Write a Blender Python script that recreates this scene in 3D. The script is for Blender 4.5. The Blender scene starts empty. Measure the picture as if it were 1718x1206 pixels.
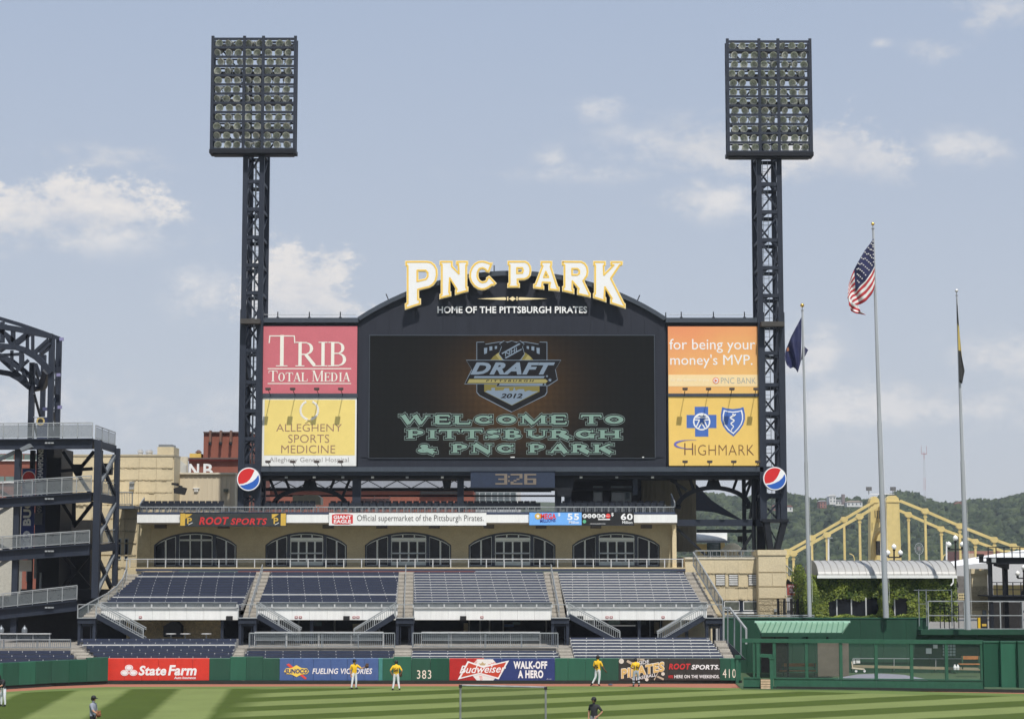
import bpy, bmesh, math, random
from mathutils import Vector, Matrix
R = math.radians
sc = bpy.context.scene
col = sc.collection
random.seed(7)

# ---------------------------------------------------------------- camera
F, CX, CY, CAMH = 3300.0, 859.0, 603.0, 7.8
PITCH = math.atan(338.0 / F)
cam = bpy.data.cameras.new('camera'); co = bpy.data.objects.new('camera', cam); col.objects.link(co)
cam.sensor_width = 36; cam.lens = F / 1718 * 36; cam.clip_end = 6000; cam.clip_start = 0.5
co.location = (0, 0, CAMH); co.rotation_euler = (R(90) + PITCH, 0, 0)
sc.camera = co

# ---------------------------------------------------------------- light
SUN = Vector((0.13, -0.50, 0.856)).normalized()
sd = bpy.data.lights.new('sun', 'SUN'); sd.energy = 4.0; sd.angle = R(0.53); sd.color = (1, .955, .88)
so = bpy.data.objects.new('sun', sd); col.objects.link(so)
so.rotation_euler = SUN.to_track_quat('Z', 'Y').to_euler(); so.location = (20, -60, 120)
world = bpy.data.worlds.new('World'); sc.world = world; world.use_nodes = True
sc.view_settings.view_transform = 'Standard'; sc.view_settings.look = 'None'
sc.view_settings.exposure = 0.14; sc.view_settings.gamma = 1; sc.view_settings.use_curve_mapping = False

def N(nt, typ, ins=None, **kw):
    n = nt.nodes.new(typ)
    for k, v in kw.items(): setattr(n, k, v)
    if ins:
        for k, v in ins.items():
            s = n.inputs[k]
            if isinstance(v, bpy.types.NodeSocket): nt.links.new(v, s)
            else: s.default_value = v
    return n
def MA(nt, op, a, b=0.0, c=None):
    d = {0: a, 1: b}
    if c is not None: d[2] = c
    return N(nt, 'ShaderNodeMath', d, operation=op).outputs[0]

def build_world():
    nt = world.node_tree; nt.nodes.clear()
    out = N(nt, 'ShaderNodeOutputWorld')
    sky = N(nt, 'ShaderNodeTexSky', sky_type='NISHITA')
    sky.sun_disc = False
    sky.sun_elevation = math.asin(SUN.z); sky.sun_rotation = math.atan2(SUN.x, SUN.y)
    sky.dust_density = 2.2; sky.air_density = 1.0; sky.ozone_density = 1.6; sky.altitude = 200
    geo = N(nt, 'ShaderNodeTexCoord')
    sep = N(nt, 'ShaderNodeSeparateXYZ', {0: geo.outputs['Generated']})
    x, y, z = sep.outputs
    ys = MA(nt, 'MAXIMUM', y, 0.02)
    u = MA(nt, 'DIVIDE', x, ys); v = MA(nt, 'DIVIDE', z, ys)      # slopes, for where each cloud bank sits
    # haze colour: pale blue grey, whiter towards the horizon
    elev = N(nt, 'ShaderNodeMapRange', {0: z, 1: 0.0, 2: 0.33}).outputs[0]
    tint = N(nt, 'ShaderNodeMix', {0: elev, 6: (.550, .578, .625, 1), 7: (.366, .446, .592, 1)}, data_type='RGBA').outputs[2]
    skyc = N(nt, 'ShaderNodeMix', {0: 1.0, 6: sky.outputs[0], 7: (.105, .105, .105, 1)}, data_type='RGBA', blend_type='MULTIPLY').outputs[2]
    base = N(nt, 'ShaderNodeMix', {0: 0.88, 6: skyc, 7: tint}, data_type='RGBA').outputs[2]
    # clouds
    def wob(scale, detail, seedv):
        m = N(nt, 'ShaderNodeMapping', {0: geo.outputs['Generated'], 1: (seedv, seedv * 2, 0), 3: (1, 1, 1.7)})
        return N(nt, 'ShaderNodeTexNoise', {'Vector': m.outputs[0], 'Scale': scale, 'Detail': detail, 'Roughness': .6}).outputs[0]
    n1 = wob(26, 7, 0.3); n2 = wob(9, 5, 4.1); n3 = wob(75, 6, 8.0); n4 = wob(210, 3, 2.0)
    total = None
    # (px, py, rx, ry, strength): banks of cloud by direction
    banks = [(60, 385, 235, 40, .42), (150, 262, 140, 26, .42), (330, 500, 60, 60, .32),
             (1240, 250, 200, 55, .50), (1010, 180, 55, 26, .36), (1640, 245, 80, 32, .45), (1190, 330, 85, 40, .45), (925, 262, 34, 22, .30), (1000, 290, 190, 20, .28),
             (1590, 85, 60, 24, .35), (1680, 600, 110, 40, .4), (1350, 590, 80, 60, .4), (1500, 680, 300, 50, .35), (60, 680, 300, 55, .4), (1690, 20, 100, 40, .45), (1492, 74, 22, 10, .3)]
    for px, py, rx, ry, st in banks:
        uu = (px - CX) / F; vv = math.tan(PITCH + math.atan((CY - py) / F))
        du = MA(nt, 'MULTIPLY', MA(nt, 'SUBTRACT', u, uu), F / rx)
        dv = MA(nt, 'MULTIPLY', MA(nt, 'SUBTRACT', v, vv), F / ry)
        d2 = MA(nt, 'ADD', MA(nt, 'MULTIPLY', du, du), MA(nt, 'MULTIPLY', dv, dv))
        g = MA(nt, 'MULTIPLY', MA(nt, 'POWER', 2.718, MA(nt, 'MULTIPLY', d2, -1.0)), st)
        total = g if total is None else MA(nt, 'MAXIMUM', total, g)
    front = MA(nt, 'GREATER_THAN', y, 0.02)
    total = MA(nt, 'MULTIPLY', MA(nt, 'MULTIPLY', total, 1.45), front)
    # elsewhere the same kind of scattered cloud goes on
    rest = MA(nt, 'MULTIPLY', N(nt, 'ShaderNodeMapRange', {0: N(nt, 'ShaderNodeTexNoise', {'Vector': geo.outputs['Generated'], 'Scale': 3.2, 'Detail': 3.0}).outputs[0], 1: .5, 2: .75}).outputs[0], .8)
    away = N(nt, 'ShaderNodeMapRange', {0: MA(nt, 'ABSOLUTE', u), 1: .27, 2: .5}).outputs[0]
    away = MA(nt, 'MAXIMUM', away, MA(nt, 'SUBTRACT', 1.0, front))
    total = MA(nt, 'MAXIMUM', total, MA(nt, 'MULTIPLY', rest, away))
    nn = MA(nt, 'ADD', MA(nt, 'MULTIPLY', n1, .65), MA(nt, 'ADD', MA(nt, 'MULTIPLY', n2, .7), MA(nt, 'ADD', MA(nt, 'MULTIPLY', n3, .45), MA(nt, 'MULTIPLY', n4, .14))))
    dens = MA(nt, 'ADD', total, MA(nt, 'MULTIPLY', MA(nt, 'SUBTRACT', nn, .985), 2.7))
    mask = N(nt, 'ShaderNodeMapRange', {0: dens, 1: .02, 2: .95}, interpolation_type='SMOOTHSTEP').outputs[0]
    mask = MA(nt, 'MULTIPLY', mask, N(nt, 'ShaderNodeMapRange', {0: total, 1: .02, 2: .4}).outputs[0])
    mask = MA(nt, 'MULTIPLY', mask, .95)
    # three heaped clouds: ragged billowing tops, soft undersides
    wv = MA(nt, 'ADD', MA(nt, 'MULTIPLY', MA(nt, 'SUBTRACT', n1, .5), 1.5), MA(nt, 'ADD', MA(nt, 'MULTIPLY', MA(nt, 'SUBTRACT', n3, .5), 1.0), MA(nt, 'MULTIPLY', MA(nt, 'SUBTRACT', n4, .5), .55)))
    heap = None; hsh = None
    for px, py, rx, ry, hs_ in ((85, 378, 225, 96, 1), (500, 545, 132, 152, .95), (1410, 290, 125, 112, .6)):
        uu = (px - CX) / F; vv = math.tan(PITCH + math.atan((CY - py) / F))
        du = MA(nt, 'MULTIPLY', MA(nt, 'SUBTRACT', u, uu), F / rx); dv = MA(nt, 'MULTIPLY', MA(nt, 'SUBTRACT', v, vv), F / ry)
        up = MA(nt, 'MAXIMUM', dv, 0.0); r = MA(nt, 'SQRT', MA(nt, 'ADD', MA(nt, 'MULTIPLY', du, du), MA(nt, 'MULTIPLY', up, up)))
        ins = MA(nt, 'ADD', MA(nt, 'SUBTRACT', 1.0, r), wv)
        e = N(nt, 'ShaderNodeMapRange', {0: ins, 1: -.02, 2: .42}, interpolation_type='SMOOTHSTEP').outputs[0]
        fd = N(nt, 'ShaderNodeMapRange', {0: MA(nt, 'ADD', dv, MA(nt, 'MULTIPLY', wv, .3)), 1: -.25, 2: .38}, interpolation_type='SMOOTHSTEP').outputs[0]
        m_ = MA(nt, 'MULTIPLY', MA(nt, 'MULTIPLY', e, fd), MA(nt, 'MULTIPLY', front, hs_))
        heap = m_ if heap is None else MA(nt, 'MAXIMUM', heap, m_)
    heap = MA(nt, 'MULTIPLY', heap, .92)
    mask = MA(nt, 'MULTIPLY', mask, .8)
    thick = N(nt, 'ShaderNodeMapRange', {0: n2, 1: .35, 2: .65}).outputs[0]
    cc = N(nt, 'ShaderNodeMix', {0: thick, 6: (.56, .575, .61, 1), 7: (.79, .765, .745, 1)}, data_type='RGBA').outputs[2]
    fin = N(nt, 'ShaderNodeMix', {0: mask, 6: base, 7: cc}, data_type='RGBA').outputs[2]
    lump = N(nt, 'ShaderNodeMapRange', {0: MA(nt, 'ADD', MA(nt, 'MULTIPLY', n3, .6), MA(nt, 'MULTIPLY', n1, .4)), 1: .40, 2: .58}).outputs[0]
    hc = N(nt, 'ShaderNodeMix', {0: lump, 6: (.66, .655, .67, 1), 7: (.765, .735, .71, 1)}, data_type='RGBA').outputs[2]
    fin = N(nt, 'ShaderNodeMix', {0: heap, 6: fin, 7: hc}, data_type='RGBA').outputs[2]
    bg = N(nt, 'ShaderNodeBackground', {0: fin, 1: 1.0})
    nt.links.new(bg.outputs[0], out.inputs[0])
build_world()

# ---------------------------------------------------------------- pixel -> place
CP, SP = math.cos(PITCH), math.sin(PITCH)
def PT(px, py, Y):
    u = (px - CX) / F; v = (CY - py) / F
    t = Y / (CP - v * SP)
    return Vector((u * t, Y, CAMH + (SP + v * CP) * t))
def PX(px, Y, py=941): return PT(px, py, Y).x
def PZ(py, Y): return PT(CX, py, Y).z
def GY(py): return 7.8 * 3300 / (py - 941)         # distance of a point of the field seen at row py
def GP(px, py):
    for _ in range(3): pass
    v = (CY - py) / F; Y = -CAMH * (CP - v * SP) / (SP + v * CP)
    return PT(px, py, Y)

# ---------------------------------------------------------------- materials
MATS = {}
def mat(name, c, rough=.6, metal=0, var=.12, scale=3.0, bump=0.0, spec=.5, emit=None, es=1.0, streak=False, alpha=1, fine=0):
    if name in MATS: return MATS[name]
    m = bpy.data.materials.new(name); m.use_nodes = True; nt = m.node_tree
    b = nt.nodes['Principled BSDF']; MATS[name] = m
    b.inputs['Roughness'].default_value = rough; b.inputs['Metallic'].default_value = metal
    b.inputs['Specular IOR Level'].default_value = spec
    cs = None
    if var > 0:
        g = N(nt, 'ShaderNodeNewGeometry'); vec = g.outputs['Position']
        if streak: vec = N(nt, 'ShaderNodeMapping', {0: vec, 3: (1, 1, .12)}).outputs[0]
        n = N(nt, 'ShaderNodeTexNoise', {'Vector': vec, 'Scale': scale, 'Detail': 6.0, 'Roughness': .65})
        f = n.outputs[0]
        if fine:
            n3 = N(nt, 'ShaderNodeTexNoise', {'Vector': vec, 'Scale': scale * fine, 'Detail': 3.0})
            f = MA(nt, 'ADD', MA(nt, 'MULTIPLY', f, .5), MA(nt, 'MULTIPLY', n3.outputs[0], .5))
        f = N(nt, 'ShaderNodeMapRange', {0: f, 1: .32, 2: .68}).outputs[0]
        lo = tuple(k * (1 - var) for k in c) + (1,); hi = tuple(min(1, k * (1 + var)) for k in c) + (1,)
        cs = N(nt, 'ShaderNodeMix', {0: f, 6: lo, 7: hi}, data_type='RGBA').outputs[2]
        nt.links.new(cs, b.inputs['Base Color'])
        if bump:
            bp = N(nt, 'ShaderNodeBump', {'Height': f, 'Strength': bump, 'Distance': .05})
            nt.links.new(bp.outputs[0], b.inputs['Normal'])
    else: b.inputs['Base Color'].default_value = tuple(c) + (1,)
    if emit:
        b.inputs['Emission Color'].default_value = tuple(emit) + (1,); b.inputs['Emission Strength'].default_value = es
    if alpha < 1: b.inputs['Alpha'].default_value = alpha
    return m
def S(r, g, b):                                     # 8 bit colour -> linear
    return tuple(((k / 255 + .055) / 1.055) ** 2.4 if k > 10 else k / 3294 for k in (r, g, b))

navy = mat('navy_steel', (.019, .025, .040), .55, spec=.35, var=.22, scale=1.4, streak=True, fine=5)
navyd = mat('dark_steel', (.009, .011, .016), .6, spec=.3, var=.2)
panelm = mat('navy_cladding', (.019, .022, .033), .6, spec=.3, var=.14, scale=.7, streak=True, fine=6)
trimm = mat('navy_trim', (.045, .056, .074), .45, var=.12)
grey = mat('galvanised', (.36, .38, .39), .45, .3, var=.15, scale=2)
greyd = mat('grey_rail', (.20, .22, .24), .5, .3, var=.15)
meshm = mat('rail_infill', (.17, .19, .20), .4, .1, var=.12, alpha=.62)
whitep = mat('white_paint', (.78, .78, .76), .5, var=.07, scale=1.6, streak=True, fine=5)
whitel = mat('white_print', (.82, .82, .82), .6, var=.02)
concrete = mat('concrete', (.40, .37, .32), .9, var=.22, scale=2, bump=.2, fine=6)
concd = mat('old_concrete', (.26, .24, .21), .9, var=.25, scale=2, bump=.2, fine=6)
seatm = mat('navy_seat', (.034, .043, .078), .38, var=.10, scale=2.5)
alum = mat('aluminium_edge', (.62, .62, .62), .35, .3, var=.1)
greenw = mat('green_pad', (.010, .070, .040), .55, spec=.35, var=.16, scale=.6, streak=True, fine=7)
greenl = mat('green_paint_light', (.026, .100, .060), .55, spec=.35, var=.12)
greend = mat('green_wall', (.013, .056, .033), .6, spec=.3, var=.16, scale=.5, streak=True, fine=5)
greenr = mat('green_roof', (.19, .34, .235), .45, var=.08)
glassd = mat('dark_glass', (.010, .012, .016), .08, var=.3, scale=.3, spec=.22)
glassg = mat('teal_glass', (.03, .07, .08), .1, var=.3, spec=.8)
black = mat('black', (.008, .008, .009), .7, var=.1)
rubber = mat('black_cloth', (.020, .020, .022), .85, var=.2)
brown = mat('bench_wood', (.38, .16, .05), .6, var=.25, scale=4)
yellowb = mat('bridge_yellow', (.62, .49, .20), .5, var=.14, scale=.25, fine=5)
skin = mat('skin', (.42, .22, .14), .6, var=.1, scale=8)
skind = mat('skin_dark', (.16, .075, .045), .6, var=.1, scale=8)
gold = mat('gold', (.75, .50, .15), .25, .9, var=.1)
lampglass = mat('lamp_globe', (.85, .85, .83), .3, var=.03)

# ---------------------------------------------------------------- mesh helpers
ORG = {}
def setp(o, label=None, cat=None, group=None, kind=None):
    if label: o['label'] = label
    if cat: o['category'] = cat
    if group: o['group'] = group
    if kind: o['kind'] = kind
    return o
def thing(name, label, cat, loc=(0, 0, 0), group=None, rz=0):
    o = bpy.data.objects.new(name, None); col.objects.link(o)
    o.location = loc; o.rotation_euler = (0, 0, rz); ORG[o.name] = Vector(loc)
    o.empty_display_size = .3
    return setp(o, label, cat, group)

class MB:
    def __init__(s): s.v = []; s.f = []; s.mi = []; s.cur = 0
    def add(s, vs, fs):
        k = len(s.v); s.v += [tuple(v) for v in vs]; s.f += [tuple(i + k for i in f) for f in fs]; s.mi += [s.cur] * len(fs); return s
    def box(s, x0, y0, z0, x1, y1, z1):
        if x0 > x1: x0, x1 = x1, x0
        if y0 > y1: y0, y1 = y1, y0
        if z0 > z1: z0, z1 = z1, z0
        return s.add([(x0, y0, z0), (x1, y0, z0), (x1, y1, z0), (x0, y1, z0), (x0, y0, z1), (x1, y0, z1), (x1, y1, z1), (x0, y1, z1)],
                     [(0, 3, 2, 1), (4, 5, 6, 7), (0, 1, 5, 4), (1, 2, 6, 5), (2, 3, 7, 6), (3, 0, 4, 7)])
    def px(s, a, b, c, d, Y0, Y1, pr=None):          # box whose front face is the photo rectangle a..c, b..d at depth Y0
        m = pr if pr is not None else (b + d) / 2
        return s.box(PX(a, Y0, m), Y0, PZ(d, Y0), PX(c, Y0, m), Y1, PZ(b, Y0))
    def beam(s, p, q, w, h=None, up=(0, 0, 1)):
        p, q = Vector(p), Vector(q); d = q - p
        if d.length < 1e-6: return s
        d.normalize(); h = h or w; up = Vector(up)
        if abs(d.dot(up)) > .98: up = Vector((0, 1, 0))
        a = d.cross(up).normalized() * w / 2; b = a.cross(d).normalized() * h / 2
        vs = [p - a - b, p + a - b, p + a + b, p - a + b, q - a - b, q + a - b, q + a + b, q - a + b]
        return s.add(vs, [(0, 3, 2, 1), (4, 5, 6, 7), (0, 1, 5, 4), (1, 2, 6, 5), (2, 3, 7, 6), (3, 0, 4, 7)])
    def tube(s, p, q, r, n=8, r2=None, cap=True):
        p, q = Vector(p), Vector(q); d = (q - p).normalized(); r2 = r if r2 is None else r2
        up = Vector((0, 0, 1)) if abs(d.z) < .95 else Vector((1, 0, 0))
        a = d.cross(up).normalized(); b = a.cross(d)
        vs = [p + (a * math.cos(2 * math.pi * i / n) + b * math.sin(2 * math.pi * i / n)) * r for i in range(n)]
        vs += [q + (a * math.cos(2 * math.pi * i / n) + b * math.sin(2 * math.pi * i / n)) * r2 for i in range(n)]
        fs = [(i, i + n, (i + 1) % n + n, (i + 1) % n) for i in range(n)]
        if cap: fs += [tuple(range(n)), tuple(range(2 * n - 1, n - 1, -1))]
        return s.add(vs, fs)
    def path(s, pts, w, h=None):
        for i in range(len(pts) - 1): s.beam(pts[i], pts[i + 1], w, h)
        return s
    def lathe(s, c, prof, n=12):                      # prof: (r, z) pairs about the vertical through c
        c = Vector(c); vs = []; fs = []
        for r, z in prof: vs += [c + Vector((r * math.cos(2 * math.pi * i / n), r * math.sin(2 * math.pi * i / n), z)) for i in range(n)]
        for j in range(len(prof) - 1):
            for i in range(n): fs.append((j * n + i, j * n + (i + 1) % n, (j + 1) * n + (i + 1) % n, (j + 1) * n + i))
        fs += [tuple(range(n - 1, -1, -1)), tuple((len(prof) - 1) * n + i for i in range(n))]
        return s.add(vs, fs)
    def quad(s, a, b, c, d): return s.add([a, b, c, d], [(0, 1, 2, 3)])
    def prism(s, pts, y0, y1):                        # convex polygon (x, z) from depth y0 back to y1
        n = len(pts)
        vs = [(x, y0, z) for x, z in pts] + [(x, y1, z) for x, z in pts]
        return s.add(vs, [tuple(range(n)), tuple(range(2 * n - 1, n - 1, -1))] + [(i, i + n, (i + 1) % n + n, (i + 1) % n) for i in range(n)])
    def build(s, name, mats, parent=None, label=None, cat=None, group=None, kind=None, smooth=False, org=None):
        if not isinstance(mats, (list, tuple)): mats = [mats]
        if parent is not None: o0 = ORG[parent.name]
        elif org is not None: o0 = Vector(org)
        else:
            xs = [v[0] for v in s.v]; ys = [v[1] for v in s.v]; zs = [v[2] for v in s.v]
            o0 = Vector(((min(xs) + max(xs)) / 2, (min(ys) + max(ys)) / 2, min(zs)))
        me = bpy.data.meshes.new(name)
        me.from_pydata([(v[0] - o0[0], v[1] - o0[1], v[2] - o0[2]) for v in s.v], [], s.f)
        for m in mats: me.materials.append(m)
        if len(mats) > 1: me.polygons.foreach_set('material_index', s.mi)
        if smooth: me.polygons.foreach_set('use_smooth', [True] * len(s.f))
        me.update()
        o = bpy.data.objects.new(name, me); col.objects.link(o)
        if parent is not None: o.parent = parent; ORG[o.name] = o0
        else: o.location = o0; ORG[o.name] = o0
        return setp(o, label, cat, group, kind)

def fixn(o):
    bm = bmesh.new(); bm.from_mesh(o.data); bmesh.ops.recalc_face_normals(bm, faces=bm.faces); bm.to_mesh(o.data); bm.free(); return o

def inst(src, name, loc, parent=None, rot=(0, 0, 0), scale=(1, 1, 1)):   # another object on src's mesh; loc in world
    o = bpy.data.objects.new(name, src.data); col.objects.link(o)
    loc = Vector(loc)
    if parent is not None: o.parent = parent; o.location = loc - ORG[parent.name]
    else: o.location = loc
    ORG[o.name] = loc; o.rotation_euler = rot; o.scale = scale
    return o
def copy_tree(o, loc, label=None, rz=None):
    c = o.copy(); col.objects.link(c); c.location = loc; ORG[c.name] = Vector(loc)
    if label: c['label'] = label
    if rz is not None: c.rotation_euler = (0, 0, rz)
    for k in o.children:
        d = k.copy(); col.objects.link(d); d.parent = c
        for g in k.children:
            e = g.copy(); col.objects.link(e); e.parent = d
    return c

# flat shape from closed outlines (with holes), via a 2D curve: loops are lists of (x, z)
def shape(loops, Y, depth, name, m, parent=None, grow=0.0, **kw):
    cu = bpy.data.curves.new('outline', 'CURVE'); cu.dimensions = '2D'; cu.fill_mode = 'BOTH'
    cu.extrude = depth / 2; cu.offset = grow
    for lp in loops:
        sp = cu.splines.new('POLY'); sp.points.add(len(lp) - 1); sp.use_cyclic_u = True
        for i, (x, z) in enumerate(lp): sp.points[i].co = (x, z, 0, 1)
    return curve_to(cu, Y, depth, name, m, parent, **kw)
def curve_to(cu, Y, depth, name, m, parent, fit=None, slope=0, cat=None, label=None, group=None):
    tmp = bpy.data.objects.new('tmp', cu); col.objects.link(tmp)
    dg = bpy.context.evaluated_depsgraph_get()
    me = bpy.data.meshes.new_from_object(tmp.evaluated_get(dg))
    bpy.data.objects.remove(tmp); bpy.data.curves.remove(cu)
    vs = [tuple(v.co) for v in me.vertices]; fs = [tuple(p.vertices) for p in me.polygons]
    bpy.data.meshes.remove(me)
    if fit and vs:
        x0 = min(v[0] for v in vs); x1 = max(v[0] for v in vs); z0 = min(v[1] for v in vs); z1 = max(v[1] for v in vs)
        X0, X1, Z0, Z1 = fit
        vs = [(X0 + (v[0] - x0) / (x1 - x0) * (X1 - X0), Z0 + (v[1] - z0) / (z1 - z0) * (Z1 - Z0), v[2]) for v in vs]
        if slope: vs = [(a, b + slope * (a - X0), c) for a, b, c in vs]
    b = MB(); b.add([(v[0], Y - v[2] + depth / 2, v[1]) for v in vs], fs)
    return b.build(name, m, parent, cat=cat, label=label, group=group)
def text(body, a, b, c, d, Y, m, parent, bold=0.0, shear=0.0, depth=.01, slope=0, name='lettering', space=1.0, up=False):
    """body fitted to the photo rectangle x a..c, y b..d on a surface at depth Y"""
    cu = bpy.data.curves.new('txt', 'FONT'); cu.body = body; cu.extrude = .5; cu.offset = bold; cu.shear = shear
    cu.space_character = space; cu.resolution_u = 3
    mid = (b + d) / 2
    o = curve_to(cu, 0, 1, name, m, None, fit=(0, 1, 0, 1))
    X0, X1, Z0, Z1 = PX(a, Y, mid), PX(c, Y, mid), PZ(d, Y), PZ(b, Y)
    vs = []
    me = o.data; off = o.location
    pO = ORG[parent.name]
    ys = [v.co.y for v in me.vertices]; y0 = min(ys); y1 = max(ys)
    for v in me.vertices:
        fx = v.co.x + off.x; fz = v.co.z + off.z
        if up: fx, fz = 1 - fz, fx
        v.co = (X0 + fx * (X1 - X0) - pO.x, Y - depth * (1 - (v.co.y - y0) / (y1 - y0 + 1e-9)) - pO.y, Z0 + fz * (Z1 - Z0) + slope * fx * (X1 - X0) - pO.z)
    o.location = (0, 0, 0); o.parent = parent; ORG[o.name] = pO
    return o

# ---- a small serif stroke face (thick stems, thin arms, slab serifs)
def ARC(cx, cy, rx, ry, a0, a1): return ('a', cx, cy, rx, ry, a0, a1)
def ST(x0, y0, x1, y1, w): return ('s', x0, y0, x1, y1, w)
def SF(x, y, l=.2): return ('f', x, y, l)
GL = {
 'T': (.95, [ST(.475, 0, .475, 1, 1), ST(.03, .97, .92, .97, 0), ST(.05, .97, .03, .74, 0), ST(.90, .97, .92, .74, 0), SF(.475, 0)]),
 'R': (1., [ST(.2, 0, .2, 1, 1), SF(.2, 0), SF(.12, 1, .12), ST(.2, .97, .5, .97, 0), ARC(.5, .73, .28, .24, -90, 90), ST(.2, .49, .5, .49, 0), ST(.45, .49, .85, .03, 1), SF(.9, 0, .12)]),
 'P': (.9, [ST(.2, 0, .2, 1, 1), SF(.2, 0), SF(.12, 1, .12), ST(.2, .97, .5, .97, 0), ARC(.5, .71, .28, .26, -90, 90), ST(.2, .45, .5, .45, 0)]),
 'I': (.45, [ST(.22, 0, .22, 1, 1), SF(.22, 0), SF(.22, 1)]),
 'B': (.95, [ST(.2, 0, .2, 1, 1), SF(.12, 0, .12), SF(.12, 1, .12), ST(.2, .97, .48, .97, 0), ARC(.48, .75, .24, .22, -90, 90), ST(.2, .53, .5, .53, 0), ARC(.5, .28, .30, .25, -90, 90), ST(.2, .03, .5, .03, 0)]),
 'O': (1.05, [ARC(.52, .5, .42, .48, 0, 360)]),
 'A': (1.05, [ST(.16, 0, .5, 1, 0), ST(.52, 1, .86, 0, 1), ST(.25, .33, .75, .33, 0), SF(.15, 0, .16), SF(.87, 0, .16)]),
 'L': (.85, [ST(.2, 0, .2, 1, 1), SF(.12, 0, .12), SF(.2, 1), ST(.2, .03, .78, .03, 0), ST(.77, .03, .79, .3, 0)]),
 'M': (1.3, [ST(.17, 0, .17, 1, 0), ST(.22, 1, .62, .02, 1), ST(.62, .02, 1.04, 1, 0), ST(1.08, 0, 1.08, 1, 1), SF(.17, 0, .15), SF(1.08, 0), SF(.12, 1, .12), SF(1.12, 1, .12)]),
 'E': (.85, [ST(.2, 0, .2, 1, 1), SF(.12, 0, .12), SF(.12, 1, .12), ST(.2, .97, .74, .97, 0), ST(.2, .52, .6, .52, 0), ST(.2, .03, .76, .03, 0), ST(.74, .97, .75, .76, 0), ST(.76, .03, .78, .27, 0), ST(.6, .4, .6, .64, 0)]),
 'F': (.8, [ST(.2, 0, .2, 1, 1), SF(.2, 0), SF(.12, 1, .12), ST(.2, .97, .74, .97, 0), ST(.2, .5, .6, .5, 0), ST(.74, .97, .75, .76, 0), ST(.6, .38, .6, .62, 0)]),
 'D': (1.05, [ST(.2, 0, .2, 1, 1), SF(.12, 0, .12), SF(.12, 1, .12), ST(.2, .97, .45, .97, 0), ST(.2, .03, .45, .03, 0), ARC(.45, .5, .42, .47, -90, 90)]),
 'W': (1.45, [ST(.14, 1, .42, 0, 1), ST(.42, 0, .70, .96, 0), ST(.68, 1, .96, 0, 1), ST(.96, 0, 1.24, .96, 0), SF(.13, 1, .15), SF(.68, 1, .15), SF(1.26, 1, .14)]),
 'C': (1., [ARC(.53, .5, .42, .48, 40, 320), ST(.86, .98, .86, .68, 0), ST(.86, .3, .86, .14, 0)]),
 'S': (.8, [ARC(.4, .74, .27, .24, 20, 270), ARC(.4, .26, .29, .24, -160, 90), ST(.68, .99, .68, .72, 0), ST(.1, .01, .1, .28, 0)]),
 'U': (1., [ST(.2, .3, .2, 1, 1), SF(.2, 1), SF(.82, 1, .16), ST(.82, .3, .82, 1, 0), ARC(.51, .3, .31, .28, 180, 360)]),
 'G': (1.05, [ARC(.53, .5, .42, .48, 45, 330), ST(.84, .04, .84, .42, 1), SF(.82, .44, .18), ST(.86, .98, .86, .7, 0)]),
 'H': (1.05, [ST(.2, 0, .2, 1, 1), ST(.84, 0, .84, 1, 1), ST(.2, .5, .84, .5, 0), SF(.2, 0), SF(.2, 1), SF(.84, 0), SF(.84, 1)]),
 'N': (1.1, [ST(.17, 0, .17, 1, 0), ST(.2, 1, .88, 0, 1), ST(.9, 0, .9, 1, 0), SF(.17, 0, .15), SF(.13, 1, .13), SF(.9, 1, .15)]),
 'K': (1.05, [ST(.2, 0, .2, 1, 1), SF(.2, 0), SF(.2, 1), ST(.22, .38, .82, 1, 0), ST(.42, .56, .86, 0, 1), SF(.84, 1, .15), SF(.88, 0, .15)]),
 '&': (1.1, [ARC(.42, .76, .2, .21, 0, 360), ARC(.38, .27, .28, .25, 60, 330), ST(.3, .62, .88, .03, 1), ST(.62, .1, .82, .48, 0), SF(.84, .5, .14), SF(.92, .02, .12)]),
 ' ': (.5, [])}
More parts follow.
